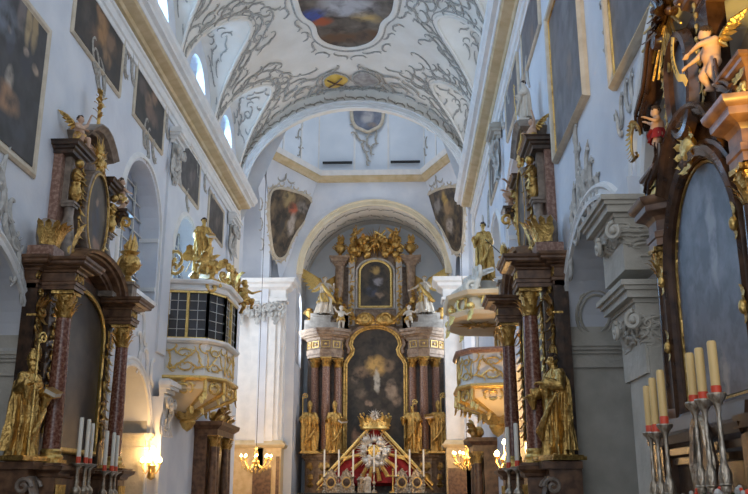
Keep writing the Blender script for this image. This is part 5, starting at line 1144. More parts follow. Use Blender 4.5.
# --- lower storey
zc0 = hp(375, 357, 37.5)[1]; zc1 = hp(375, 329, 37.4)[1]; zb = hp(375, 454, 37.4)[1]
g = G(); g.box(-3.0, 3.0, -.55, 0, 0, zc1 - .1); g.box(-1.4, 1.4, -.3, 0, zc1 - .2, zc1 + 1.0); g.build('retable_back', 'dark', ha, smooth=False)
for s in (-1, 1):
    # canted group: outer column back, middle column forward, inner column back
    cols = [(2.62, -1.0), (2.1, -1.38), (1.62, -1.0)]
    for x, y in cols: column(ha, s * x, y, zb, zc0, .19, 'redl', 'gold', 'goldb', .42)
    pl = [(3.05, 0), (3.05, -.95), (2.86, -1.25), (2.38, -1.65), (1.86, -1.65), (1.38, -1.25), (1.36, -.4)]
    pl = [(s * x, y) for x, y in pl]; pl = pl[::-1] if s < 0 else pl
    pl = pl if s > 0 else pl
    path = pl[::-1] if s > 0 else pl[::-1]
    def fix(p):   # outward must be away from the group's centre
        a, b = Vector(p[0]), Vector(p[1]); d = (b - a); n_ = Vector((-d.y, d.x)); return p if n_.dot(a - Vector((s * 2.1, -.7))) > 0 else p[::-1]
    path = fix(pl)
    inner = [(s * 2.1 + (x - s * 2.1) * .96, -.7 + (y + .7) * .96) for x, y in pl]
    def solid(z0, z1, k, m, nm, sharp=20):
        q = [(s * 2.1 + (x - s * 2.1) * k, -.6 + (y + .6) * k) for x, y in pl]; n_ = len(q); gg = G(); gg.add([(x, y, z0) for x, y in q] + [(x, y, z1) for x, y in q], [tuple(range(n_)), tuple(range(n_, 2 * n_))] + [(i, (i + 1) % n_, n_ + (i + 1) % n_, n_ + i) for i in range(n_)]); return gg
    g = solid(0, zb - .12, .93, None, None); g.cornice(path, [(-.08, zb - .28), (-.02, zb - .26), (.0, zb - .18), (.08, zb - .14), (.10, zb - .06), (.04, zb), (-.3, zb)]); h = solid(zb - .1, zb, .95, None, None); g.add(h.v, h.f)
    g.cornice(path, [(-.06, .25), (.08, .25), (.10, .4), (.0, .5), (-.06, .5)]); g.build('pedestal', 'hstone', ha, angle=20)
    for x, y in cols:
        g = G(); yy = y - .26
        g.ball((s * x, yy, zb - .55), (.2, .1, .16)); g.ball((s * x, yy, zb - .9), (.23, .12, .13)); g.lathe([(.2, zb - 1.35), (.26, zb - 1.25), (.16, zb - 1.1), (.24, zb - 1.0), (.2, zb - .85)], 14, (s * x, yy + .1, 0))
        for k in range(5): g.leaf((s * x - .16 + .08 * k, yy - .05, zb - .35), ((k - 2) * .1, -.1, -1), (0, -1, 0), .3, .12, .5)
        g.build('pedestal_ornament', 'gold', ha)
    # entablature
    za, zf, zk = zc0, zc0 + (zc1 - zc0) * .28, zc0 + (zc1 - zc0) * .62
    g = solid(za, zk, .90, None, None); h = solid(zk, zc1 - .03, .97, None, None); g.add(h.v, h.f)
    g.cornice(path, [(-.12, za), (-.06, za), (-.06, za + .12), (-.03, za + .13), (-.03, zf), (.0, zf + .02), (-.1, zf + .04), (-.1, zk)]); g.cornice(path, [(-.1, zk), (-.02, zk + .02), (.0, zk + .1), (.10, zk + .14), (.12, zk + .18), (.24, zk + .2), (.26, zk + .3), (.32, zk + .34), (.33, zc1), (-.1, zc1 + .02)]); g.build('entablature', 'hstone', ha, angle=20)
    for i in range(1, 6):
        a, b = pl[i - 1], pl[i]; c = Vector(((a[0] + b[0]) / 2, (a[1] + b[1]) / 2, (zf + zk) / 2 + .02)); d = Vector((b[0] - a[0], b[1] - a[1], 0)).normalized(); nn = Vector((d.y, -d.x, 0)); 
        if nn.dot(c - Vector((s * 2.1, -.7, c.z))) < 0: nn = -nn
        g = G(); c = c - nn * .09; w = .16
        g.band([c - d * w - Vector((0, 0, .12)), c + d * w - Vector((0, 0, .12)), c + d * w + Vector((0, 0, .12)), c - d * w + Vector((0, 0, .12))], [(0, -.02), (0, .03), (.025, .03), (.025, -.02)], nn, True); g.ball(c + nn * .0, (.06, .06, .06)); g.build('frieze_panel', 'goldb', ha, smooth=False)
# --- main painting with shouldered arched top
x0, _ = hp(346, 400); x1, _ = hp(405, 400); xs0, zs = hp(353, 352); xs1, _ = hp(398, 352); _, zt = hp(375, 326); w = (x1 - x0) / 2; ws = (xs1 - xs0) / 2; zsh = hp(375, 360)[1]; zn = hp(375, 343)[1]
right = [(w, 2.2), (w, zsh - .1), (w - .12, zsh + .12), (ws + .02, zsh + .3), (ws - .04, zn - .2), (ws + .06, zn)]
ra = ws + .04; top = [(ra * math.cos(PI * i / 18), zn + .05 + (zt - zn - .05) * math.sin(PI * i / 18)) for i in range(1, 18)]
out = right + top + [(-x, z) for x, z in reversed(right)]
zmid = 4.6; g = G(); g.poly([(x, z - zmid) for x, z in out], [], (0, -.62, 0), (1, 0, 0), (0, 0, 1), (0, -1, 0), .05); o = g.build('altar_painting', HPAINT, ha, smooth=False); o.location = (0, 0, zmid)
g = G(); g.band([(x, -.61, z) for x, z in out], [(.02, 0), (.04, .08), (-.03, .12), (-.06, .08), (-.12, .10), (-.17, .06), (-.18, -.05)], (0, -1, 0), True); g.build('painting_frame', 'gold', ha, angle=30)
g = G(); g.band([(x * 1.12, -.58, z + .05) for x, z in out[3:-3]], [(.0, 0), (-.05, .12), (-.16, .14), (-.22, .0)], (0, -1, 0)); g.build('outer_frame', 'hstone', ha, angle=30)
# --- gold shells above the painting
for s in (-1, 1):
    g = G(); x, z = hp(375 + s * 10, 317, 37.6)
    for i in range(11): a = PI * i / 10; d = Vector((math.cos(a), 0, math.sin(a))); g.leaf(Vector((x, -1.0, z - .2)), d, (0, -1, 0), .55, .2, .4)
    g.ball((x, -1.02, z - .05), (.42, .2, .32)); g.tube(spiral((x, -1.2, z - .02), (1, 0, 0), (0, 0, 1), .26, 1.3, 0, 18, s), .05, 6); g.build('shell_ornament', 'gold', ha)
    g = G(); rr = random.Random(3)
    P_ = [Vector((*[hp(px, py, 37.6)[0] for _ in (0,)], -1.05, hp(px, py, 37.6)[1])) for px, py in ((375 + s * 20, 318), (375 + s * 26, 312), (375 + s * 32, 307), (375 + s * 36, 300))]
    g.tube(P_, [.06, .1, .09, .04], 7)
    for p in P_:
        for k in range(4): g.leaf(p, (rr.uniform(-1, 1), -.4, rr.uniform(-1, 1)), (0, -1, 0), .28, .13, .6)
    g.build('garland', 'gold', ha)
# --- upper storey
zu0 = zc1; ux = abs(hp(402, 280)[0]); zu1 = hp(375, 248)[1]
g = G(); g.box(-ux, ux, -.5, 0, zu0, zu1); g.box(-ux - .55, ux + .55, -.3, 0, zu0, hp(375, 262)[1]); g.box(-.8, .8, -.5, 0, zu1 - .02, zu1 + .45); g.build('upper_back', 'hstone', ha, smooth=False)
w2 = abs(hp(390.5, 280)[0]); zp0, zp1 = hp(375, 304)[1], hp(375, 258)[1]; spz = zp1 - w2 * .8
out = [(w2, zp0), (w2, spz)] + [(w2 * math.cos(PI * i / 16), spz + (zp1 - spz) * math.sin(PI * i / 16)) for i in range(1, 16)] + [(-w2, spz), (-w2, zp0)]
zm = (zp0 + zp1) / 2; g = G(); g.poly([(x, z - zm) for x, z in out], [], (0, -.62, 0), (1, 0, 0), (0, 0, 1), (0, -1, 0), .06); o = g.build('upper_painting', HUP, ha, smooth=False); o.location = (0, 0, zm)
g = G(); g.band([(x, -.60, z) for x, z in out], [(.02, 0), (.03, .08), (-.05, .1), (-.08, .05), (-.09, -.05)], (0, -1, 0), True); g.build('upper_frame', 'goldb', ha)
g = G(); g.band([(x * 1.12, -.55, z + .03) for x, z in out], [(.0, 0), (-.04, .1), (-.12, .12), (-.16, .0)], (0, -1, 0), True); g.build('upper_outer_frame', 'hgrey', ha)
for s in (-1, 1):
    xp = s * abs(hp(399, 280)[0])
    g = G(); g.box(xp - .14, xp + .14, -.75, -.4, zu0 + .3, zu1 - .2); g.build('upper_pilaster', 'hgrey', ha, smooth=False)
    g = G(); relief(g, xp - .12, xp + .12, zu0 + .5, zu1 - .7, -.76, 5, 12, .03, .26)
    for k in range(9): g.leaf((xp, -.77, zu0 + .5 + .2 * k), (random.uniform(-.7, .7), -.2, -1), (0, -1, 0), .28, .14, .6)
    g.push(Matrix.Translation((xp, -.6, zu1 - .6))); b = capital_g(.17, .42); g.add(b.v, b.f); g.pop(); g.build('upper_capital', 'gold', ha)
    # side scroll buttress with flared cap carrying the urn
    xb = s * abs(hp(411, 270)[0]); zcap = hp(411, 256)[1]
    g = G(); g.tube([(xb + s * .5, -.6, zu0 + .4), (xb + s * .32, -.6, zu0 + 1.1), (xb + s * .02, -.6, zu0 + 1.9), (xb, -.6, zcap - .2)], [.34, .26, .2, .22], 10, 1); g.tube(spiral((xb + s * .42, -.85, zu0 + .7), (1, 0, 0), (0, 0, 1), .3, 1.4, 0, 18, s), .06, 6)
    for k, (q, z) in enumerate(((.24, -.3), (.30, -.2), (.38, -.1), (.46, 0))): g.box(xb - q, xb + q, -.6 - q, -.6 + q, zcap + z, zcap + z + .1)
    g.build('scroll_buttress', 'hstone', ha)
    g = G()
    for k in range(7): g.leaf((xb + s * .1, -.85, zu0 + .8 + .2 * k), (random.uniform(-.6, .6), -.3, -1), (0, -1, 0), .35, .18, .6)
    g.build('buttress_leaves', 'gold', ha)
    g = G(); xx = s * .78
    g.tube([(s * 1.15, -.6, zu1 - .05), (s * 1.05, -.62, zu1 + .25), (s * .8, -.64, zu1 + .45), (s * .55, -.64, zu1 + .48)], [.16, .18, .16, .1], 8); g.tube(spiral((s * 1.1, -.75, zu1 + .1), (1, 0, 0), (0, 0, 1), .2, 1.3, 0, 16, s), .05, 6); g.build('pediment_scroll', 'gold', ha)
    # stepped stone plinth of the big angel
    xa, za_ = hp(375 + s * 53, 322, 37.5)
    g = G(); g.box(xa - .72, xa + .78, -1.35, -.3, zc1, zc1 + .28); g.box(xa - .6, xa + .7, -1.25, -.35, zc1 + .28, zc1 + .36); g.box(xa - .42, xa + .35, -1.2, -.4, zc1 + .36, zc1 + .62); g.box(xa + s * .35 - .2, xa + s * .35 + .2, -1.1, -.6, zc1 + .36, zc1 + .8); g.box(xa - .48, xa + .41, -1.25, -.4, zc1 + .62, zc1 + .68); g.build('angel_plinth', 'hgrey', ha, smooth=False)
# crowning glory: rays, clouds and leaves
g = G(); cx_, cz_ = hp(375, 240); c = Vector((0, -.75, cz_)); rr = random.Random(8)
for i in range(30):
    a = 2 * PI * i / 30 + .05; L = rr.uniform(.5, .95); d = Vector((math.cos(a), 0, math.sin(a))); sv = Vector((-d.z, 0, d.x)); g.add([c + d * .15 - sv * .04, c + d * .15 + sv * .04, c + d * L, c + d * .3 + Vector((0, -.05, 0))], [(0, 1, 3), (1, 2, 3), (2, 0, 3)])
g.build('crowning_rays', 'gold', ha)
for s in (-1, 1):
    g = G()
    for i in range(16): g.ball((s * rr.uniform(.25, 1.05), -.75 + rr.uniform(-.15, .1), cz_ - .15 + rr.uniform(-.5, .35)), rr.uniform(.10, .2), 8, 6)
    for i in range(14): g.leaf((s * rr.uniform(.3, 1.0), -.85, cz_ + rr.uniform(-.5, .3)), (rr.uniform(-1, 1), -.4, rr.uniform(-.6, 1)), (0, -1, 0), .35, .16, .6)
    g.build('crowning_clouds', 'gold', ha)
g = G(); g.tube([(-.42, -.9, cz_ - .55), (.45, -.9, cz_ + .55)], .05, 6); g.tube([(-.02, -.9, cz_ + .5), (.5, -.9, cz_ + .18)], .05, 6); g.build('leaning_cross', 'goldb', ha)
# --- sculpture standing on the high altar
def hloc(px, py, Y): p = ony(px, py, Y); return p
def hst(px, label, nm='bishop_statue', mitre=True, staff='L', face=(0, -1, 0), rz=0, seed=0, book=None, y=37.15):
    p = hloc(px, 455, y); t = thing(nm, label, 'statue', (p.x, y, zb + .075), rz); saint(t, 1.95, 'gold', mitre, staff, book, seed=seed, face=face, voxel=.022); return t
hst(309, 'outermost gilded bishop on the left of the high altar, holding a crosier', staff='R', seed=11, rz=.2)
hst(334, 'gilded saint on the high altar, just left of the red tent', 'saint_statue', True, None, seed=12, rz=.5, book='L')
hst(413, 'gilded saint with a staff on the high altar, just right of the red tent', 'saint_statue', False, 'L', seed=13, rz=-.4)
hst(439, 'outermost gilded bishop on the right of the high altar, holding a crosier', staff='L', seed=14, rz=-.2, book='R')
def angel(label, px, s):
    p = hloc(px, 312, 37.6); t = thing('angel_statue', label, 'statue', (p.x, 37.75, zc1 + .70), -s * .4)
    g = G(); H = 1.75; J = dict(kL=(.10, -.20, .36), aL=(.1, -.16, .10), kR=(-.07, -.1, .24), aR=(-.07, .10, .06), eL=(.2, -.1, .68), wL=(.16, -.25, .74), eR=(-.22, -.06, .70), wR=(-.32, -.2, .62))
    P = humanoid(g, H, J, face=(-.3 * s, -1, 0), tilt=-.1, fingers=False); remesh(g, 'body', 'alab', t, .025)
    g = G(); h = H; drape(g, [(.04 * h, .0, .04 * h, .22 * h, .17 * h), (.25 * h, 0, -.02 * h, .19 * h, .17 * h), (.5 * h, 0, 0, .13 * h, .12 * h), (.6 * h, 0, 0, .11 * h, .09 * h), (.74 * h, 0, 0, .12 * h, .09 * h), (.80 * h, 0, 0, .06 * h, .05 * h)], 9, .2, 3); g.build('robe', 'alab', t, angle=60)
    g = G(); drape(g, [(.3 * h, .02 * h, -.03 * h, .21 * h, .18 * h), (.42 * h, .01 * h, -.01 * h, .18 * h, .155 * h), (.55 * h, 0, 0, .135 * h, .12 * h)], 8, .25, 5, 60, 12); g.tube([(-.1 * h, -.1 * h, .78 * h), (0, -.14 * h, .62 * h), (.16 * h, -.12 * h, .42 * h), (.3 * h, -.05 * h, .3 * h)], [.03 * h, .05 * h, .06 * h, .02 * h], 8); g.build('sash', 'goldb', t, angle=60)
    at = P['at']; g = G(); r_ = random.Random(4)
    for i in range(30):
        a = r_.uniform(0, 6.28); b = r_.uniform(-.1, 1.3); d = Vector((math.cos(a) * math.cos(b), math.sin(a) * math.cos(b), math.sin(b)))
        if d.y < -.4 and d.z < .6: continue
        g.ball(at(0, -.04, .1) + d * .135 * h * .37, .135 * h * .13, 6, 5)
    g.build('hair', 'gold', t)
    for e in (-1, 1):
        g = G(); big = 1.15 if e * s > 0 else .9; wing(g, (e * .05 * h, .07 * h, .74 * h), (e * .25 * h * big, .16 * h, (1.02 if e * s > 0 else .96) * h), (e * .55, .15, -.6 if e * s > 0 else -1), .5 * h * big, 8, .10 * h); g.build('wing', 'goldb', t)
    return t
angel('large white and gold winged angel on the left shoulder of the high altar', 324, -1)
angel('large white and gold winged angel on the right shoulder of the high altar', 425, 1)
for s, nm in ((-1, 'left'), (1, 'right')):
    p = hloc(375 + s * 34, 322, 37.4); t = thing('putto_statue', 'small pale putto standing beside the %s edge of the upper high altar painting' % nm, 'statue', (p.x, 37.35, zc1 + .03), -s * .4); putto(t, 1.0, 'stand' if s < 0 else 'lean', 'alab', None, 'gold', 'alab', seed=5 + s, voxel=.02)
    p = hloc(375 + s * 33.5, 252, 38.3); t = thing('gilded_urn', 'gilded flower urn on the %s buttress of the high altar top' % nm, 'urn', (HC.x + s * abs(hp(411, 270)[0]), 38.3, hp(411, 256)[1] + .11), 0); urn_parts(t, 1.1)
    p = hloc(375 + s * 63, 316, 37.5); t = thing('gilded_vase', 'small gilded finial vase at the far %s end of the high altar cornice' % nm, 'urn', (HC.x + s * 2.95, 38.2, zc1 + .03), 0); g = G(); g.box(-.2, .2, -.2, .2, 0, .5); g.build('plinth', 'hgrey', t, smooth=False); urn_parts(t, .85, zo=.5, flames=False)
pt = thing('putto_statue', 'gilded putto with a cross amid rays at the very top of the high altar', 'statue', (HC.x, 38.0, cz_ - .55), 0); putto(pt, .95, 'lean', 'gold', 'goldb', 'gold', 'gold', seed=9, voxel=.02)
for s, nm in ((-1, 'left'), (1, 'right')):
    t = thing('putto_statue', 'gilded putto lying on the %s scroll of the high altar top' % nm, 'statue', (HC.x + s * .95, 38.05, zu1 + .25), s * .8); putto(t, .8, 'sit', 'gold', 'gold', 'gold', 'gold', seed=3, voxel=.02)
# --- red tent, crown and sunburst on the tabernacle
TY = 36.55
def tl(px, py): p = ony(px, py, TY); return p.x, p.z
ax, az = tl(375, 430); bx, bz = tl(317, 486); dx_, _ = tl(433, 486)
tent = thing('tabernacle_canopy', 'crimson velvet tent with gold braid behind the silver sunburst', 'canopy', (ax, TY, 0)); hw = (dx_ - bx) / 2
g = G(); N_ = 40
def tf(u, v):
    x = -hw * v + 2 * hw * v * u; z = az + .12 + (bz - az) * v; return (x, -.25 * v * math.sin(PI * u) - .06 * v * math.cos(u * 30), z)
g.grid(tf, 60, 12); g.add([(0, .3, az), (-hw, .3, bz), (hw, .3, bz)], [(0, 1, 2)]); g.build('velvet', 'velvet', tent, angle=60)
for s in (-1, 1):
    for nm, off, r in (('gold_braid', .0, .055), ('gold_fringe', .17, .04)):
        g = G(); p0, p1 = Vector((s * .25, -.12, az + .02 - off)), Vector((s * hw, -.12, bz - off)); n = 46
        for i in range(n):
            q = p0.lerp(p1, i / n); g.ball(q, (r * 1.0, r, r * 1.1), 6, 4)
        if off == 0: g.tube([p0 + Vector((0, .02, .06)), p1 + Vector((0, .02, .06))], .05, 6)
        else:
            g.tube([p0, p1], .025, 5)
        g.build(nm, 'goldb', tent)
cr = thing('crown', 'large gilded crown resting above the crimson tent', 'crown', (ax, TY - .05, az + .0)); cw = (tl(390, 430)[0] - tl(360, 430)[0]) / 2
g = G(); g.lathe([(cw * .9, 0), (cw * 1.0, .04), (cw * .95, .10), (cw * 1.0, .28), (cw * .94, .32), (cw * .92, .1)], 28, (0, 0, 0), 1, .7)
g.build('circlet', 'goldb', cr)
g = G()
for i in range(18):
    a = 2 * PI * i / 18; d = Vector((math.cos(a), math.sin(a) * .7, 0)); L = .34 if i % 2 else .24; g.leaf(d * cw * .97 + Vector((0, 0, .28)), (d.x * .1, d.y * .1, 1), d, L, .25, .4); g.ball(d * cw * .98 + Vector((0, 0, .3 + L)), .045, 6, 5); g.ball(d * cw * 1.0 + Vector((0, 0, .18)), .04, 6, 5)
g.build('fleurons', 'goldb', cr)
def sunb(root, R, r0, n, m1, m2, seed=1, long=None, y=-.05):
    r_ = random.Random(seed); g = G()
    for i in range(n):
        a = 2 * PI * i / n + r_.uniform(-.04, .04); L = R * r_.uniform(.72, 1.0); d = Vector((math.cos(a), 0, math.sin(a))); sv = Vector((-d.z, 0, d.x)); w = R * .07; g.add([d * r0 * .6 - sv * w + Vector((0, y, 0)), d * r0 * .6 + sv * w + Vector((0, y, 0)), d * L + Vector((0, y, 0)), d * L * .6 + Vector((0, y - .06, 0)), d * r0 * .6 + Vector((0, y + .06, 0))], [(0, 1, 3), (1, 2, 3), (2, 0, 3), (0, 4, 1), (1, 4, 2), (2, 4, 0)])
    g.build('rays', m1, root); g = G()
    for i in range(34): a = r_.uniform(0, 6.28); q = r0 * r_.uniform(.4, 1.15); g.ball((q * math.cos(a), y - .06, q * math.sin(a)), r0 * r_.uniform(.15, .26), 7, 5)
    g.build('cloud_ring', m2, root)
    if long:
        g = G()
        for a, L in long:
            d = Vector((math.cos(a), 0, math.sin(a))); sv = Vector((-d.z, 0, d.x)); w = R * .10; g.add([d * r0 - sv * w * .6 + Vector((0, y, 0)), d * r0 + sv * w * .6 + Vector((0, y, 0)), d * L + sv * w + Vector((0, y, 0)), d * L - sv * w + Vector((0, y, 0)), d * (r0 + L) / 2 + Vector((0, y - .08, 0)), d * (r0 + L) / 2 + Vector((0, y + .05, 0))], [(0, 1, 4), (1, 2, 4), (2, 3, 4), (3, 0, 4), (1, 0, 5), (2, 1, 5), (3, 2, 5), (0, 3, 5)])
        g.build('gold_beams', 'goldb', root)
p = ony(375, 416, TY - .6); t = thing('sunburst', 'small white sunburst on top of the gilded crown', 'sunburst', (p.x, p.y - .05, p.z)); sunb(t, .36, .15, 18, 'silverb', 'silverb', 2); g = G(); g.tube([(0, -.05, 0), (0, .12, -.1)], .03, 6); g.build('mounting_rod', 'silver', t)
p = ony(374, 451, TY - .22); t = thing('sunburst', 'large silver sunburst with gold beams in front of the crimson tent', 'sunburst', p)
sunb(t, .92, .54, 50, 'silverb', 'silverb', 5, [(PI * 1.08, 1.3), (PI * 1.22, 1.15), (PI * 1.36, 1.15), (PI * 1.45, 1.2), (PI * 1.56, 1.2), (PI * 1.66, 1.15), (PI * 1.8, 1.15), (PI * 1.93, 1.3)])
g = G(); g.lathe([(.22, 0), (.25, .05), (.2, .08), (.15, .05)], 24); 
for v in g.v: v.y, v.z = -abs(v.z) - .12, v.y
g.ball((0, -.14, 0), (.17, .08, .17)); g.build('gilded_core', 'goldb', t); g = G(); g.tube([(0, -.05, 0), (0, .22, 0)], .05, 6); g.build('mounting_rod', 'black', t)
# --- high altar table and what stands on it
t = thing('altar_table', 'black draped table of the high altar under the silver reliquaries', 'altar table', (-1.25, 35.9, 0)); g = G(); g.box(-3.0, 3.0, -.7, .5, 0, 1.5); g.build('table_block', 'dark', t, smooth=False); g = G(); g.box(-3.02, 3.02, -.3, .5, 1.5, 1.62); g.build('gradine', 'black', t, smooth=False)
CS = None; NMS = ['leftmost', 'second from left', 'third from left', 'middle', 'third from right', 'second from right', 'rightmost']
for k, px in enumerate((324, 338.5, 353, 374, 396, 410, 424)):
    p = ony(px, 492, 35.75); loc = (p.x, 35.75, 1.62); hs = .62 if k != 3 else .8
    lab = 'candlestick of the high altar, the %s of seven thin silver ones' % NMS[k]
    if CS is None: CS = thing('altar_candlestick', lab, 'candlestick', loc, 0, 'high altar candlesticks'); candlestick(CS, .62)
    else: dup(CS, loc, 0, lab, (1, 1, hs / .62))
    candle('thin white candle of the high altar, the %s of seven' % NMS[k], (p.x, 35.75, 1.62 + hs), .035, 1.05, 'wax', False, 'high altar candles')
RQ = None
for k, (px, nm) in enumerate(((331, 'far left'), (346.5, 'near left'), (402, 'near right'), (417, 'far right'))):
    p = ony(px, 490, 35.9); lab = '%s pointed silver reliquary on the high altar table' % nm; loc = (p.x, 35.95, 1.62)
    if RQ is None:
        RQ = thing('reliquary', lab, 'reliquary', loc, 0, 'silver reliquaries'); g = G()
        o_ = [(-.3, 0), (.3, 0), (.34, .25), (.24, .42), (.26, .6), (.12, .8), (.0, .95), (-.12, .8), (-.26, .6), (-.24, .42), (-.34, .25)]; g.poly(o_, [], (0, -.05, 0), (1, 0, 0), (0, 0, 1), (0, -1, 0), .1); relief(g, -.3, .3, .05, .85, -.06, 3, 12, .03, .28); g.box(-.34, .34, -.12, .1, 0, .06); g.build('silver_case', 'silver', RQ)
        g = G(); g.push(Matrix.Translation((0, -.1, .4)) @ Matrix.Rotation(PI / 2, 4, 'X')); g.lathe([(.14, -.02), (.14, .03), (.0, .05)], 18); g.build('relic_window', 'dark', RQ)
        g = G(); g.band([(.15 * math.cos(2 * PI * i / 20), -.14, .4 + .17 * math.sin(2 * PI * i / 20)) for i in range(20)], [(0, 0), (0, .03), (-.04, .03), (-.04, 0)], (0, -1, 0), True); g.build('window_rim', 'goldb', RQ)
    else: dup(RQ, loc, 0, lab)
for px, nm, m_ in ((361, 'left', 'silver'), (367.5, 'right', 'alab')):
    p = ony(px, 490, 36.0); t = thing('saint_figurine', '%s one of two small pale figurines beside the middle candle' % nm, 'figurine', (p.x, 36.05, 1.64), 0); saint(t, .72, m_, False, None, None, seed=4, voxel=.02, hair='m')
p = ony(393, 490, 35.85); t = thing('altar_cross', 'small gold crucifix standing among the candles on the high altar', 'cross', (p.x, 35.85, 1.62)); g = G(); g.lathe([(.16, 0), (.16, .04), (.05, .1), (.035, .3)], 14); g.tube([(0, 0, .1), (0, 0, .88)], .035, 6); g.tube([(-.2, 0, .65), (.2, 0, .65)], .035, 6)
for q in ((-.2, .65), (.2, .65), (0, .88)): g.ball((q[0], 0, q[1]), .055, 7, 5)
g.build('cross', 'goldb', t)
# ================================================================ glazed oratory (left), pulpit (right)
def loft(g, plan, rings, cx, cy, closed=False):
    """rings = [(z, k)]: plan scaled by k about (cx,cy)"""
    n = len(plan); vs = []
    for z, k in rings: vs += [(cx + (x - cx) * k, cy + (y - cy) * k, z) for x, y in plan]
    fs = [(j * n + i, j * n + i + 1, (j + 1) * n + i + 1, (j + 1) * n + i) for j in range(len(rings) - 1) for i in range(n - 1)]
    fs += [tuple(range(n)), tuple((len(rings) - 1) * n + i for i in range(n))]
    return g.add(vs, fs)
def facet(plan, i, z0, z1):
    a, b = Vector(plan[i]), Vector(plan[i + 1]); d = (b - a); L = d.length; d.normalize(); n_ = Vector((d.y, -d.x)); c = Vector((sum(p[0] for p in plan) / len(plan), sum(p[1] for p in plan) / len(plan)))
    if n_.dot(a - c) < 0: n_ = -n_
    return Vector((a.x, a.y, z0)), Vector((d.x, d.y, 0)), Vector((n_.x, n_.y, 0)), L, z1 - z0
def facet_orn(g, plan, i, z0, z1, items, w=.03, seed=1):
    o, d, n_, L, H = facet(plan, i, z0, z1); mp, nm = plane_map(o, d, (0, 0, 1), n_, .015); r_ = random.Random(seed)
    for (u, v, a, l, k, f) in items: draw(g, orn((u * L, v * H), a, l * min(L, H * 1.5), k, r_, 6, w, f, 1.1), mp, nm, 5, 1)
SCR = [(.5, .86, 0, .5, 'C', -1), (.5, .12, PI, .5, 'C', -1), (.14, .5, 1.5, .7, 'S', 1), (.86, .5, -1.5, .7, 'S', 1), (.3, .3, .8, .6, 'S', -1), (.7, .3, 2.4, .6, 'S', 1), (.32, .7, -.7, .5, 'C', 1), (.68, .7, .7, .5, 'C', 1), (.5, .5, .5, .5, 'S', 1)]
CART = [(.5, .80, 0, .55, 'C', -1), (.5, .2, PI, .55, 'C', -1), (.28, .5, 1.57, .55, 'C', -1), (.72, .5, -1.57, .55, 'C', -1), (.3, .78, .8, .4, 'S', 1), (.7, .78, -.8, .4, 'S', 1), (.5, .97, 0, .3, 'J', 1)]
def basket(t, plan, X, cy, zs, s):
    """zs: parapet top, parapet bottom, bowl bottom; white body with gilded scrolls and a tapering gilded bowl"""
    zt, zp, zb_ = zs; cxp = X
    g = G(); loft(g, plan, [(zp, .97), (zp + .08, .99), ((zt + zp) / 2, .96), (zt - .1, 1.0), (zt, 1.0)], cxp, cy); g.build('parapet', 'white', t, angle=20)
    pth = plan if s < 0 else plan
    for nm, z, m_ in (('parapet_rail', zt, 'redl' if s > 0 else 'white'), ('parapet_base_moulding', zp, 'goldb')):
        g = G(); c = Vector((cxp, cy))
        def mk(k): return [(cxp + (x - cxp) * k, cy + (y - cy) * k) for x, y in plan]
        loft(g, plan, [(z - .07, .98), (z - .06, 1.06), (z - .01, 1.10), (z + .04, 1.10), (z + .06, 1.02)], cxp, cy); g.build(nm, m_, t, angle=20)
    g = G(); loft(g, plan, [(zp - .06, 1.0), (zp - .25, 1.02), (zp - (zp - zb_) * .45, .92), (zp - (zp - zb_) * .7, .62), (zp - (zp - zb_) * .88, .36), (zb_ + .05, .22)], cxp, cy); g.build('bowl', 'cream', t, angle=30)
    g = G()
    for i in range(len(plan) - 1):
        facet_orn(g, [(cxp + (x - cxp) * 1.0, cy + (y - cy) * 1.0) for x, y in plan], i, zp + .1, zt - .1, SCR + [(.2, .85, .5, .4, 'J', 1), (.8, .2, 3.5, .4, 'J', 1), (.12, .2, 2.0, .4, 'C', -1), (.88, .82, -1.0, .4, 'C', 1)], .02, i)
    g.build('parapet_scrollwork', 'goldb', t); g = G()
    for i in range(len(plan) - 1): facet_orn(g, [(cxp + (x - cxp) * 1.03, cy + (y - cy) * 1.03) for x, y in plan], i, zp - (zp - zb_) * .55, zp - .08, CART, .028, i)
    for (x, y) in plan[1:-1]:
        P_ = [Vector((cxp + (x - cxp) * k, cy + (y - cy) * k, z)) for z, k in ((zp - .05, 1.04), (zp - .3, 1.05), (zp - (zp - zb_) * .5, .93), (zp - (zp - zb_) * .75, .58), (zb_ + .1, .28))]; g.tube(P_, [.045, .055, .05, .04, .03], 7)
        for p in P_[1:4]: g.leaf(p, (0, 0, -1), (p - Vector((cxp, cy, p.z))), .24, .12, .3)
    pc = Vector((cxp + (plan[2][0] - cxp) * .22, cy, zb_)); g.lathe([(.01, -.38), (.12, -.3), (.2, -.15), (.16, -.02), (.3, .1), (.34, .25)], 16, tuple(pc))
    for i in range(10): a = 2 * PI * i / 10; d = Vector((math.cos(a), math.sin(a), 0)); g.leaf(pc + d * .2 + Vector((0, 0, -.1)), (d.x, d.y, 1), d, .4, .18, .5)
    g.build('bowl_gilding', 'goldb', t)
OY = 21.6
oplan = [(-5.6, 20.15), (-4.68, 20.32), (-4.38, 20.9), (-4.38, 22.3), (-4.68, 22.9), (-5.6, 23.05)]
zgt, zgb = onplane(192, 292, (0, 20.3, 0), Vector((0, 1, 0))).z, onplane(192, 341, (0, 20.3, 0), Vector((0, 1, 0))).z
zpb = onplane(192, 378, (0, 20.3, 0), Vector((0, 1, 0))).z; zbb = onplane(192, 428, (0, 20.8, 0), Vector((0, 1, 0))).z
ora = thing('oratory', 'white and gold glazed balcony projecting from the left nave wall', 'balcony', (0, 0, 0))
basket(ora, oplan, LX, OY, (zgb, zpb, zbb + .35), -1)
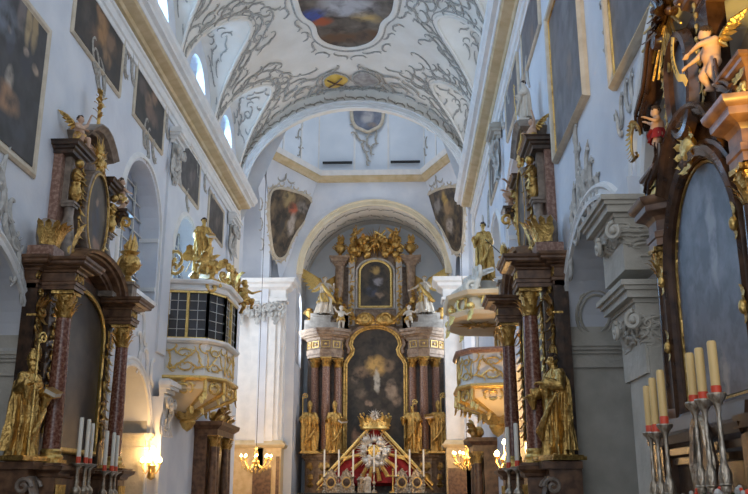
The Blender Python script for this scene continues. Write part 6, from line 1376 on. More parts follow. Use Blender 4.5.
for i in range(5):
    o, d, n_, L, H = facet(oplan, i, zgb + .05, zgt)
    if i in (0, 1, 2, 3, 4):
        g = G(); g.add([o - n_ * .03, o + d * L - n_ * .03, o + d * L - n_ * .03 + Vector((0, 0, H)), o - n_ * .03 + Vector((0, 0, H)), o - n_ * .05, o + d * L - n_ * .05, o + d * L - n_ * .05 + Vector((0, 0, H)), o - n_ * .05 + Vector((0, 0, H))], [(0, 1, 2, 3), (7, 6, 5, 4), (0, 4, 5, 1), (1, 5, 6, 2), (2, 6, 7, 3), (3, 7, 4, 0)]); pane = g.build('glass_panel', 'dglass', ora, smooth=False)
        g = G(); h = G(); nb = max(2, 2 * round(L / .5)); Z = Vector((0, 0, 1))
        for k in range(nb + 1):
            q = o + d * (L * k / nb); big = k in (0, nb) or (k == nb // 2 and L > .8); (g if big else h).tube([q, q + Z * H], .045 if big else .010, 4)
        for k in range(6): q = o + Z * (H * k / 5); (g if k in (0, 5) else h).tube([q, q + d * L], .045 if k in (0, 5) else .010, 4)
        g.build('gilt_window_frame', 'goldb', pane, smooth=False); h.build('leading', 'lgrey', pane, smooth=False)
g = G(); loft(g, oplan, [(zgt, 1.0), (zgt + .03, 1.05), (zgt + .08, 1.06), (zgt + .10, 1.02), (zgt + .16, 1.02), (zgt + .18, 1.10), (zgt + .24, 1.13), (zgt + .27, 1.12), (zgt + .34, .9), (zgt + .42, .6)], LX, OY); g.build('roof_cornice', 'white', ora, angle=20)
g = G(); rr = random.Random(6); zr = zgt + .22
for i in range(54):
    k = rr.uniform(0, 4.999); a = int(k); p = Vector(oplan[a]).lerp(Vector(oplan[a + 1]), k - a); p = Vector((LX + (p.x - LX) * rr.uniform(.75, 1.12), OY + (p.y - OY) * rr.uniform(.8, 1.1), zr + rr.uniform(-.1, .6)))
    out_ = (p - Vector((LX, OY, p.z))).normalized(); sd = Vector((-out_.y, out_.x, 0))
    if i % 2: g.tube(spiral(p, sd, (0, 0, 1), rr.uniform(.12, .25), 1.2, rr.uniform(0, 6), 14, rr.choice((-1, 1))), .045, 6)
    else: g.leaf(p, sd * rr.uniform(-1, 1) + Vector((0, 0, 1)), out_, rr.uniform(.3, .55), .2, .7)
g.build('crest_ornament', 'gold', ora)
p = onplane(201, 274, (0, 20.9, 0), Vector((0, 1, 0))); sg = onplane(201, 216, (0, 20.9, 0), Vector((0, 1, 0))).z - p.z
t = thing('saint_statue', 'gilded saint holding a spear on the roof of the glazed balcony', 'statue', (p.x, 20.9, max(p.z, zgt + .43)), .5, sc=(.82, .82, 1.0)); saint(t, sg * .97, 'gold', False, None, 'L', seed=21, hair='brown', face=(.3, -1, 0), voxel=.018)
g = G(); g.tube([(-.55, -.3, -.05), (-.1, -.15, sg * .5)], .015, 6); g.build('spear', 'gold', t)
t = thing('putto_statue', 'gilded putto perched on the far corner of the glazed balcony roof', 'statue', onplane(243, 315, (0, 22.6, 0), Vector((0, 1, 0))), 1.0); putto(t, .95, 'lean', 'gold', 'gold', 'gold', 'gold', seed=4, voxel=.02)
t = thing('putto_statue', 'gilded putto sitting on the near edge of the glazed balcony roof', 'statue', (LX + .75, 20.35, zgt + .28), .2); putto(t, .75, 'sit', 'gold', 'gold', 'gold', 'gold', seed=7, voxel=.02)
# pulpit on the right wall
pplan = [(2.4, 19.3), (1.55, 19.5), (1.30, 20.0), (1.30, 21.2), (1.55, 21.7), (2.4, 21.9)]
PN = (0, 19.5, 0); NYv = Vector((0, 1, 0)); zq = [onplane(485, y, PN, NYv).z for y in (350, 386, 428, 318, 292)]
pu = thing('pulpit', 'white and gold pulpit basket projecting from the right nave wall', 'pulpit', (0, 0, 0)); basket(pu, pplan, RX, 20.6, (zq[0], zq[1], zq[2] + .25), 1)
g = G(); g.box(2.25, 2.42, 19.7, 21.5, zq[0], zq[3] + .1); g.build('back_panel', 'cream', pu, smooth=False)
g = G(); relief(g, -.7, .7, .1, 1.0, 0, 4, 9, .03); 
for v in g.v: v.x, v.y, v.z = 2.24 - v.y * 0 + (v.y), 20.6 + v.x, zq[0] + .1 + v.z
g.build('back_panel_gilding', 'gold', pu)
ca = thing('sounding_board', 'white and gold canopy with a gold star beneath, above the pulpit', 'canopy', (0, 0, 0)); cplan = [(2.4, 19.0), (1.5, 19.1), (1.12, 19.7), (1.12, 21.4), (1.5, 22.0), (2.4, 22.1)]
g = G(); loft(g, cplan, [(zq[3], .9), (zq[3] + .02, 1.0), (zq[3] + .12, 1.04), (zq[3] + .18, .96), (zq[3] + .42, .94), (zq[3] + .46, 1.06), (zq[3] + .54, 1.1), (zq[3] + .62, .9), (zq[3] + .75, .6)], RX, 20.6); g.build('canopy', 'cream', ca, angle=20)
g = G(); c = Vector((1.75, 20.3, zq[3] - .01))
for i in range(16):
    a = 2 * PI * i / 16; d = Vector((math.cos(a), math.sin(a), 0)); sv = Vector((-d.y, d.x, 0)); L = .62 if i % 2 else .4; g.add([c + d * .08 - sv * .05, c + d * .08 + sv * .05, c + d * L, c + d * .2 + Vector((0, 0, -.04))], [(0, 1, 3), (1, 2, 3), (2, 0, 3)])
g.ball(c, (.14, .14, .07)); g.build('gold_star', 'gold', ca); g = G()
for i in range(5): facet_orn(g, [(RX + (x - RX) * .97, 20.6 + (y - 20.6) * .97) for x, y in cplan], i, zq[3] + .05, zq[3] + .55, CART, .035, i)
g.build('canopy_gilding', 'goldb', ca)
for x, y in cplan[1:-1]: g = G(); g.leaf((x, y, zq[3] + .2), (0, 0, -1), (-1, -.5, 0), .4, .25, .3); g.ball((x, y, zq[3] + .2), .1, 7, 5); g.build('canopy_tassel', 'goldb', ca)
g = G(); rr = random.Random(12)
for i in range(12):
    t_ = i / 11; y = 19.3 + 2.5 * t_; x0_ = 1.3 + .3 * abs(t_ - .5) * 2
    P_ = [Vector((x0_, y, zq[3] + .55)), Vector((x0_ + .15, y, zq[3] + 1.0)), Vector((x0_ + .5, 20.6 + (y - 20.6) * .5, zq[3] + 1.25))]; g.tube(P_, [.08, .07, .06], 7); g.tube(spiral(P_[0] + Vector((-.05, 0, .12)), (1, 0, 0), (0, 0, 1), .17, 1.3, 0, 14), .05, 6); g.tube(spiral(P_[1], (0, 1, 0), (0, 0, 1), .2, 1.2, i, 14), .045, 6)
g.build('crest_scrolls', 'alab', ca)
p = onplane(485, 282, (0, 20.3, 0), NYv); sg = onplane(485, 217, (0, 20.3, 0), NYv).z - p.z
t = thing('saint_statue', 'gilded saint standing on the canopy above the pulpit', 'statue', (p.x, 20.3, max(p.z, zq[3] + .9)), -.3, sc=(.75, .75, 1.0)); saint(t, sg * .92, 'gold', False, None, None, seed=23, hair='brown', voxel=.018)
g = G(); g.tube([(.1, -.2, sg * .62), (.75, -.3, sg * .30)], .014, 6); g.build('lance', 'black', t)
g = thing('canopy_plinth', 'pale scrolled plinth under the saint on the pulpit canopy', 'plinth', (p.x, 20.3, 0)); q = G(); q.lathe([(.5, zq[3] + .62), (.42, zq[3] + .75), (.3, zq[3] + .82), (.3, max(p.z, zq[3] + .9) - .03)], 18); q.build('plinth_body', 'alab', g)
# ================================================================ farther small altars under the galleries
def small_altar(label, loc, rz, top, kx=1.0):
    t = thing('side_altar', label, 'altar', loc, rz, sc=(kx, 1, 1)); g = G(); g.box(-1.1, 1.1, -.35, 0, 0, top - .35); g.box(-1.0, 1.0, -.75, 0, 0, 1.3); g.build('retable_back', 'brown', t, smooth=False)
    for x in (-.95, -.62, .62, .95): column(t, x, -.5, 1.3, top - .35, .11, 'brown', 'gold', 'gold', .3)
    g = G(); g.cornice([(-1.1, 0), (-1.1, -.6), (1.1, -.6), (1.1, 0)][::-1], [(-.02, top - .35), (.02, top - .35), (.03, top - .2), (.1, top - .15), (.16, top - .1), (.18, top), (-.02, top)]); g.box(-1.08, 1.08, -.58, 0, top - .35, top); g.build('entablature', 'brown', t, angle=20)
    g = G(); g.poly(arch(-.45, .45, top - 1.0, 12, 1.45), [], (0, -.37, 0), (1, 0, 0), (0, 0, 1), (0, -1, 0), .03); g.build('altar_painting', SA_PAINT, t, smooth=False)
    g = G()
    for i in range(26): k = rr.uniform(-1.0, 1.0); g.leaf((k, -.5, top + rr.uniform(-.05, .35) * (1 - abs(k) * .6)), (rr.uniform(-1, 1), -.3, 1), (0, -1, 0), .35, .2, .7)
    for i in range(6): g.ball((-.8 + .32 * i, -.45, top + .15), .15, 7, 6)
    g.build('gilt_crest', 'gold', t); g = G(); relief(g, -.55, .55, top - .95, top - .4, -.4, 3, 8, .03); g.build('gilt_relief', 'gold', t); return t
small_altar('brown marble altar below the glazed balcony at the left', (LX, 24.6, 0), LZ, onx(215, 422, -5.1).z)
small_altar('brown marble altar below the pulpit at the right', (RX, 23.9, 0), RZt, onx(489, 432, 2.0).z, .62)
# ================================================================ lamps
def bulb(root, x, y, z):
    g = G(); g.lathe([(.012, 0), (.04, .03), (.045, .06), (.016, .11), (0, .12)], 10, (x, y, z)); g.build('bulb', 'flame', root)
def chandelier(label, px, py, y, R, cord_top, name='chandelier', power=60):
    p = ony(px, py, y); t = thing(name, label, 'chandelier', p); g = G()
    g.lathe([(.01, -.42), (.06, -.36), (.03, -.28), (.12, -.2), (.14, -.1), (.05, 0), (.04, .15), (.09, .22), (.03, .32), (.06, .4), (.01, .46)], 14); g.build('shaft', 'goldb', t)
    for i in range(8):
        a = 2 * PI * i / 8 + .2; d = Vector((math.cos(a), math.sin(a), 0)); g = G(); g.tube([d * .08 + Vector((0, 0, -.15)), d * R * .4 + Vector((0, 0, -.32)), d * R * .8 + Vector((0, 0, -.24)), d * R + Vector((0, 0, -.05))], .018, 6); g.lathe([(.07, -.02), (.075, 0), (.02, .0), (.022, .1)], 10, tuple(d * R + Vector((0, 0, -.03))))
        for k in range(4): g.ball(d * R * (.35 + .2 * k) + Vector((0, 0, -.46 + .06 * k)), (.025, .025, .06), 6, 4)
        arm = g.build('arm', 'goldb', t); bulb(arm, d.x * R, d.y * R, .06)
    g = G(); g.tube([(0, 0, .45), (0, 0, cord_top - p.z)], .012, 5); g.build('cord', 'black', t)
    for e in (-1, 1): point('chandelier_light', p + Vector((e * R, -.1, .15)), power / 2, r=.2)
    return t
chandelier('lit brass chandelier hanging in front of the left crossing pier', 256, 459, 32.5, .54, 14.6, power=190)
chandelier('lit brass chandelier hanging in front of the right crossing pier', 467, 456, 32.5, .50, 14.6, power=190)
def sconce(label, loc, s, power, rz=0, off=None):
    t = thing('wall_lamp', label, 'lamp', loc, rz); g = G(); g.lathe([(.02, -.25), (.09, -.2), (.06, -.05), (.1, .05), (.03, .15)], 12); g.tube([(0, 0, 0), (-s * .28, 0, -.02)], .025, 6); g.build('bracket', 'goldb', t)
    for i in range(5):
        a = 2 * PI * i / 5; d = Vector((math.cos(a), math.sin(a), 0)); g = G(); g.tube([d * .03, d * .12 + Vector((0, 0, -.12)), d * .2 + Vector((0, 0, 0)), d * .2 + Vector((0, 0, .1))], .014, 5); g.lathe([(.045, 0), (.05, .02), (.015, .03)], 10, tuple(d * .2 + Vector((0, 0, .08)))); arm = g.build('arm', 'goldb', t); bulb(arm, d.x * .2, d.y * .2, .11)
    g = G(); g.tube([(0, 0, .1), (0, 0, .35)], .012, 5); a = g.build('centre_arm', 'goldb', t); bulb(a, 0, 0, .35); point('wall_lamp_light', Vector(loc) + (off or Vector((s * .12, -.12, .3))), power, r=.12)
sconce('lit brass wall lamp on the white pilaster below the glazed balcony', Vector((-5.43, 19.08, ony(162, 468, 19.08).z)), 1, 60, -PI / 2, Vector((.05, -.22, .35)))
sconce('lit brass wall lamp between the pulpit and the right side altar columns', onx(505, 462, 2.05), -1, 130)
# ================================================================ near altar at the right edge
NA = (RX, 6.3, 0)
M['mahog'] = mat('polished brown wood', (0.026, 0.012, 0.006), 0.25, col2=(0.075, 0.036, 0.018), scale=9, detail=10)
NPAINT = canvas('blue grey sooty panel', (.17, .18, .21), [(.15, .3, .12, .5, (.26, .26, .28)), (-.2, -.3, .2, .4, (.08, .085, .11)), (.1, -.7, .12, .3, (.28, .25, .22)), (-.1, .7, .2, .2, (.20, .21, .25))], dark=(.05, .055, .075), nscale=5, warp=.25, gloss=.4)
na = thing('near_altar', 'polished brown altar with blue-grey arched painting at the right edge', 'altar', NA, RZt)
def nloc(x, y, z): return at_altar(NA, RZt, x, y, z)
g = G(); g.box(-.9, .9, -.12, 0, 1.2, 3.95); g.box(-.5, .5, -.14, 0, 3.9, 5.2)
for s in (-1, 1): g.box(s * .98 - .16, s * .98 + .16, -.14, 0, 1.2, 3.7)
g.build('retable_back', 'mahog', na, smooth=False)
zsp, hw_, zap = 3.25, .70, 4.02
out = [(hw_, 2.3), (hw_, zsp)] + [(hw_ * math.cos(PI * i / 18), zsp + (zap - zsp) * math.sin(PI * i / 18)) for i in range(1, 18)] + [(-hw_, zsp), (-hw_, 2.3)]
g = G(); g.poly([(x, z - 3.1) for x, z in out], [], (0, -.15, 0), (1, 0, 0), (0, 0, 1), (0, -1, 0), .03); o = g.build('arched_painting', NPAINT, na, smooth=False); o.location = (0, 0, 3.1)
g = G(); g.band([(x, -.14, z) for x, z in out], [(-.01, 0), (-.01, .02), (-.02, .025), (-.03, .02)], (0, -1, 0), True); g.build('gilt_fillet', 'gold', na)
g = G(); g.band([(x, -.12, z) for x, z in out], [(-.035, 0), (-.035, .07), (-.06, .10), (-.11, .12), (-.14, .10), (-.15, .06), (-.18, .05), (-.19, 0)], (0, -1, 0), True); g.build('painting_frame', 'mahog', na, angle=25)
for s in (-1, 1):
    for z in (2.7, 3.25):
        g = G()
        for k in range(6): g.leaf((s * .82, -.24, z + .04 * k), (s * random.uniform(-.3, .3), 0, (-1) ** k), (0, -1, 0), .08, .05, .25)
        g.ball((s * .82, -.25, z + .08), (.03, .03, .05)); g.build('frame_cartouche', 'gold', na)
    column(na, s * .98, -.18, 2.1, 3.66, .07, 'mahog', 'gold', 'brown', .26)
    g = G(); g.box(s * .98 - .14, s * .98 + .14, -.36, 0, 1.2, 2.02); g.box(s * .98 - .17, s * .98 + .17, -.39, 0, 2.02, 2.1); g.build('column_pedestal', 'mahog', na, smooth=False)
    # entablature over the column with raked outer end
    P_ = [(s * 1.16, 0), (s * 1.10, -.25), (s * .86, -.25), (s * .78, -.14), (s * .74, 0)]; P_ = P_ if s > 0 else P_[::-1]
    P_ = P_[::-1] if s > 0 else P_[::-1]
    g = G(); a_, b_ = Vector(P_[0]), Vector(P_[1]); d = b_ - a_
    if Vector((-d.y, d.x)).dot(a_ - Vector((s * .93, -.1))) < 0: P_ = P_[::-1]
    g.cornice(P_, [(-.02, 3.66), (.0, 3.66), (.0, 3.72), (.012, 3.73), (.012, 3.78), (-.01, 3.79), (-.01, 3.88), (.0, 3.90), (.012, 3.915), (.03, 3.925), (.055, 3.935), (.08, 3.95), (.085, 3.97), (.085, 4.0), (.10, 4.01), (.115, 4.025), (.125, 4.045), (.13, 4.07), (-.02, 4.09)])
    q = [p for p in P_]; g.add([(x, y, z) for z in (3.66, 4.08) for x, y in q], [tuple(range(5)), tuple(range(5, 10))]); g.build('entablature', 'brown', na, angle=20)
    g = G(); g.box(s * 1.0 - .17, s * 1.0 + .17, -.2, 0, 4.06, 4.30); g.cornice([(s * 1.0 - .17, 0), (s * 1.0 - .17, -.2), (s * 1.0 + .17, -.2), (s * 1.0 + .17, 0)][::-1], [(0, 4.28), (.01, 4.29), (.025, 4.31), (.03, 4.33), (.04, 4.335), (.05, 4.345), (.05, 4.37), (0, 4.38)]); g.box(s * 1.0 - .16, s * 1.0 + .16, -.19, 0, 4.26, 4.38); g.build('attic_block', 'brown', na, angle=20)
    g = G()
    for k in range(5): g.ball((s * 1.0 - .14 + .07 * k, -.21, 4.14), (.035, .03, .05), 8, 6)
    for k in range(5): g.leaf((s * 1.0 - .14 + .07 * k, -.21, 4.27), (0, -.1, -1), (0, -1, 0), .1, .07, .4)
    g.build('block_gadroon', 'goldb', na)
    # S scroll sweeping from the entablature towards the top centre
    P_ = [Vector(q) for q in ((s * 1.32, -.10, 4.90), (s * 1.25, -.12, 5.02), (s * 1.05, -.14, 5.05), (s * .86, -.15, 5.10), (s * .70, -.16, 5.22), (s * .60, -.16, 5.36), (s * .48, -.16, 5.44), (s * .36, -.16, 5.40))]
    g = G(); g.tube(P_, [.03, .06, .075, .08, .08, .075, .07, .05], 10, 1.2, (0, -1, 0)); g.tube([p + Vector((s * .06, -.08, .05)) for p in P_], .022, 6); g.tube([p + Vector((-s * .05, -.08, -.05)) for p in P_], .022, 6); g.tube([p + Vector((0, -.10, 0)) for p in P_], .018, 6)
    g.push(Matrix.Translation((s * .42, -.02, 5.34)) @ Matrix.Rotation(PI / 2, 4, 'X')); g.lathe([(.08, -.02), (.09, .0), (.09, .2), (.07, .24), (.02, .25)], 18); g.pop(); g.tube(spiral((s * 1.25, -.2, 4.96), (1, 0, 0), (0, 0, 1), .08, 1.4, 0, 18, s), .02, 6); g.build('scroll_pediment', 'mahog', na)
    g = G(); P2 = [Vector((s * .42, -.20, 4.35 + .09 * k)) for k in range(10)]
    for k, p in enumerate(P2): g.ball(p + Vector((s * .03 * math.sin(k), 0, 0)), (.018, .018, .028), 7, 5); g.leaf(p, (s * random.uniform(-.4, .8), 0, -1), (0, -1, 0), .09, .05, .3)
    g.build('garland', 'gold', na)
    g = G(); P3 = [Vector(q) for q in ((s * .70, -.2, 4.52), (s * .72, -.2, 4.40), (s * .80, -.22, 4.30), (s * .92, -.24, 4.24), (s * 1.00, -.24, 4.17))]
    g.tube(P3, [.02, .03, .035, .03, .02], 8); g.tube([p + Vector((s * .05, -.02, .03)) for p in P3], .014, 6); g.tube(spiral(P3[-1] + Vector((s * .02, 0, .02)), (1, 0, 0), (0, 0, 1), .055, 1.4, 0, 16, -s), .018, 6); g.build('ramp_scroll', 'mahog', na)
# hood cornice with gold cartouche over the painting
g = G(); hp_ = [(-.66, -.14, 4.02)] + [(-.56 * math.cos(PI * i / 16), -.14, 4.08 + .36 * math.sin(PI * i / 16)) for i in range(1, 16)] + [(.66, -.14, 4.02)]
g.band(hp_, [(-.10, -.02), (-.10, .03), (-.06, .05), (-.04, .08), (.0, .10), (.02, .13), (.04, .14), (.05, .12), (.05, -.02)], (0, -1, 0)); g.build('hood_cornice', 'mahog', na, angle=25)
g = G(); g.ball((0, -.20, 4.18), (.12, .06, .10), 12, 8)
for i in range(14): a = 2 * PI * i / 14; d = Vector((math.cos(a), 0, math.sin(a))); g.leaf(Vector((0, -.2, 4.18)) + d * .09, d, (0, -1, 0), .15, .08, .6)
g.build('gold_cartouche', 'goldb', na)
n = 32; el = [(.25 * math.cos(2 * PI * i / n) * (1 - .08 * math.cos(4 * PI * i / n)), .36 * math.sin(2 * PI * i / n)) for i in range(n)]; g = G(); g.poly(el, [], (0, -.19, 0), (1, 0, 0), (0, 0, 1), (0, -1, 0), .05); o = g.build('oval_painting', NPAINT, na, smooth=False); o.location = (0, 0, 4.72)
g = G(); g.band([(x, -.18, z + 4.72) for x, z in el], [(0, 0), (0, .05), (-.03, .08), (-.07, .07), (-.10, 0)], (0, -1, 0), True); g.build('oval_frame', 'mahog', na)
# crowning cloud with wooden rays
g = G(); rr = random.Random(4); c = Vector((-.22, -.18, 5.5))
for i in range(24): g.ball(c + Vector((rr.uniform(-.2, .2), rr.uniform(-.05, .05), rr.uniform(-.1, .12))), rr.uniform(.035, .07), 8, 6)
for i in range(22): g.leaf(c + Vector((rr.uniform(-.12, .12), -.04, rr.uniform(-.08, .08))), (rr.uniform(-1, 1), -.2, rr.uniform(-.8, 1)), (0, -1, 0), rr.uniform(.15, .28), .1, .4)
g.build('crowning_cloud', 'mahog', na); g = G()
for i in range(24):
    a = 2 * PI * i / 24 + .1; d = Vector((math.cos(a), -.1, math.sin(a))).normalized(); L = rr.uniform(.36, .62); g.tube([c + d * .12, c + d * L], [.016, .011], 4)
g.build('wooden_rays', 'gold', na)
g = G(); P_ = [(.22, 0), (.22, -.15), (.58, -.15), (.58, 0)][::-1]; g.cornice(P_, [(0, 5.22), (.012, 5.24), (.03, 5.26), (.055, 5.275), (.06, 5.31), (.075, 5.32), (.09, 5.34), (.095, 5.38), (0, 5.4)]); g.box(.23, .57, -.14, 0, 5.15, 5.39); g.build('top_cornice', 'brown', na, angle=20)
# predella and table
g = G(); g.box(-1.15, 1.15, -.25, 0, 0, 1.9); g.cornice([(-.8, 0), (-.8, -.3), (.8, -.3), (.8, 0)][::-1], [(0, 1.9), (.03, 1.92), (.03, 1.97), (.08, 2.0), (.10, 2.06), (.02, 2.1), (.0, 2.2)]); g.box(-.8, .8, -.3, 0, 1.85, 2.16); g.build('predella', 'mahog', na, angle=20)
ta = thing('altar_table', 'altar table of the near right altar carrying two trios of yellow candles', 'altar table', nloc(0, -.27, 0), RZt); g = G(); g.box(-1.3, 1.3, -.62, 0, 0, 1.28); g.build('table_block', 'mahog', ta, smooth=False); g = G(); g.box(-1.32, 1.32, -.64, 0, 1.28, 1.30); g.build('altar_cloth', 'cloth', ta, smooth=False)
# candles
CSN = None
TR = [('left trio', [(650, 432, 386, 6.3), (656.5, 432, 378, 6.05), (664.5, 424, 370, 5.85)]), ('right trio', [(694, 402, 353, 5.3), (703.5, 399, 348, 5.12), (716.5, 393, 341, 4.95)])]
for nm, L in TR:
    for k, (px, pb, ptop, y) in enumerate(L):
        p = ony(px, pb, y); q = ony(px - (pb - ptop) * .11, ptop, y); w_ = ('left', 'middle', 'right')[k]
        lab = 'tall silver candlestick, %s of the %s at the near right altar' % (w_, nm); loc = (p.x, p.y, 1.302); hs = p.z - 1.302
        if CSN is None: CSN = thing('altar_candlestick', lab, 'candlestick', loc, 0, 'near altar candlesticks'); candlestick(CSN, .8); CSN.scale = (.42, .42, hs / .8)
        else: dup(CSN, loc, 0, lab, (.42, .42, hs / .8))
        candle('yellow candle with red base, %s of the %s at the near right altar' % (w_, nm), (p.x, p.y, p.z), .026, q.z - p.z, 'waxy', True, 'near altar candles')
# small things on the table
p = ony(681, 455, 6.0); t = thing('altar_card_frame', 'ornate silver frame standing behind the left trio of yellow candles', 'frame', (2.0, 6.02, 1.302), RZt); g = G()
fo = [(.16 * math.cos(2 * PI * i / 24) * (1 + .12 * math.cos(6 * PI * i / 12)), .52 + .30 * math.sin(2 * PI * i / 24)) for i in range(24)]; g.poly(fo, [], (0, -.01, 0), (1, 0, 0), (0, 0, 1), (0, -1, 0), .03); g.box(-.1, .1, -.06, .06, 0, .03); g.box(-.03, .03, -.03, .03, .03, .24); g.build('card_panel', 'dark', t, smooth=False)
g = G(); g.band([(x, -.01, z) for x, z in fo], [(.03, 0), (.03, .03), (-.02, .04), (-.03, 0)], (0, -1, 0), True)
for x, z in fo[::2]: g.ball((x, -.03, z), .022, 6, 5)
g.build('silver_border', 'silver', t)
def bouquet(label, loc, m1, seed, R=.14, H=.35):
    t = thing('flower_vase', label, 'vase of flowers', loc); g = G(); g.lathe([(.05, 0), (.055, .01), (.025, .05), (.06, .11), (.07, .15), (.045, .2)], 14); g.build('vase', 'silver', t); g = G(); r_ = random.Random(seed); g2 = G()
    for i in range(70):
        a = r_.uniform(0, 6.28); q = R * math.sqrt(r_.random()); p = Vector((q * math.cos(a), q * math.sin(a), H - q * .5 + r_.uniform(-.06, .06)))
        (g if i % 3 else g2).ball(p, r_.uniform(.012, .02), 7, 5); g.tube([(0, 0, .15), p], .002, 4)
    g.build('pale_blossoms', m1, t, smooth=True); g2.build('red_blossoms', 'redw', t); g = G()
    for i in range(30): a = r_.uniform(0, 6.28); g.leaf((.02 * math.cos(a), .02 * math.sin(a), .18), (math.cos(a), math.sin(a), r_.uniform(.3, 1.6)), (math.cos(a), math.sin(a), .2), H * .7, .05, .5)
    g.build('leaves', 'leaf', t)
bouquet('small vase of dark leaves and red blossoms between the two candle trios', ony(670, 480, 5.7) * 0 + Vector((1.86, 5.62, 1.302)), 'lgrey', 3, .10, .34)
bouquet('vase of pale dried blossoms in front of the right trio of candles', Vector((1.80, 5.02, 1.302)), 'lgrey', 8, .11, .34)
bouquet('low vase of blossoms at the left end of the near altar table', Vector((1.88, 6.18, 1.302)), 'lgrey', 5, .08, .28)
t = thing('red_cushion', 'small red cushion at the lower right corner of the picture', 'cushion', (1.97, 4.75, 1.302)); g = G(); g.ball((0, 0, .42), (.10, .16, .04), 18, 10); g.build('pad', 'velvet', t); g = G(); g.taper((0, 0), .16, .22, 0, .39, .9); g.build('stand', 'mahog', t, smooth=False)
# putti of the near altar
t = thing('putto_statue', 'carved putto unrolling a yellow scroll at the top right of the picture', 'statue', nloc(.56, -.16, 4.40), RZt + .1); putto(t, .52, 'hold', seed=31, face=(-.8, -1, -.2), wings='goldb', cloth=None)
rb = thing('lettered_ribbon', 'curling yellow ribbon with dark letters held by the putto, top right', 'ribbon', nloc(.30, -.33, 4.56), RZt, sc=.82)
pts = [(-.03, 0, .52), (-.075, 0, .45), (-.095, 0, .36), (-.085, 0, .27), (-.045, 0, .18), (.02, -.01, .10), (.08, -.02, .05), (.14, .0, .02), (.17, .01, -.05)]
g = G(); vs = []
for i, p in enumerate(pts):
    a = Vector(pts[min(i + 1, len(pts) - 1)]) - Vector(pts[max(i - 1, 0)]); a.normalize(); sd = Vector((-a.z, 0, a.x)) * -.036
    for e, yy in ((-1, 0), (1, 0), (1, .006), (-1, .006)): vs.append(Vector(p) + sd * e + Vector((0, yy, 0)))
g.add(vs, [(i * 4 + k, i * 4 + (k + 1) % 4, i * 4 + 4 + (k + 1) % 4, i * 4 + 4 + k) for i in range(len(pts) - 1) for k in range(4)] + [(0, 1, 2, 3), tuple(len(vs) - 4 + k for k in range(4))])
M['ribbon'] = mat('yellow painted ribbon', (.72, .46, .07), .5, col2=(.80, .56, .14), scale=8); g.build('band', 'ribbon', rb)
for k, ch in enumerate('SLEONS'):
    cu = bpy.data.curves.new('letter', 'FONT'); cu.body = ch; cu.size = .052; cu.extrude = .0015; cu.align_x = 'CENTER'; cu.align_y = 'CENTER'
    tmp = bpy.data.objects.new('tmp', cu); COL.objects.link(tmp); dg = bpy.context.evaluated_depsgraph_get(); dg.update(); me = bpy.data.meshes.new_from_object(tmp.evaluated_get(dg)); bpy.data.objects.remove(tmp)
    tt = .9 + k * .66; i = int(tt); p = Vector(pts[i]).lerp(Vector(pts[i + 1]), tt - i); d = Vector(pts[i + 1]) - Vector(pts[i]); an = math.atan2(d.z, d.x)
    me.materials.clear(); me.materials.append(M['dark']); o = bpy.data.objects.new('letter', me); COL.objects.link(o); o.parent = rb; o.location = p + Vector((0, -.003, 0)); o.rotation_euler = (PI / 2, -an, 0)
t = thing('putto_statue', 'carved putto holding a gold wreath, left of the near altar painting', 'statue', nloc(-.80, -.17, 4.43), RZt - .2); putto(t, .48, 'stand', seed=33, face=(-.6, -1, 0), wings=None, cloth='velvet')
wr = thing('gilded_wreath', 'thin gilded leaf wreath held out by the putto left of the near altar', 'wreath', nloc(-1.04, -.30, 4.68), RZt); g = G(); cc = [(.15 * math.cos(2 * PI * i / 24), 0, .15 * math.sin(2 * PI * i / 24)) for i in range(20)]; g.tube(cc, .012, 6)
for i, p in enumerate(cc): g.leaf(p, (math.cos(2 * PI * i / 24 + 1.2), -.3, math.sin(2 * PI * i / 24 + 1.2)), (0, -1, 0), .09, .04, .5)
g.build('leaves', 'gold', wr)
# niche of the arch behind the altar and warm lamp beyond the frame's edge
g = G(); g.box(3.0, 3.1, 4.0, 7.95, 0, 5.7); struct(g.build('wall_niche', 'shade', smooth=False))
l = bpy.data.lights.new('altar_lamp', 'SPOT'); l.energy = 1200; l.color = (1.0, .60, .12); l.spot_size = .62; l.spot_blend = .8; l.shadow_soft_size = .15
o = bpy.data.objects.new('altar_lamp', l); COL.objects.link(o); o.location = (1.45, 2.6, 2.6); o.rotation_euler = (Vector((2.35, 5.15, 4.45)) - o.location).to_track_quat('-Z', 'Y').to_euler()
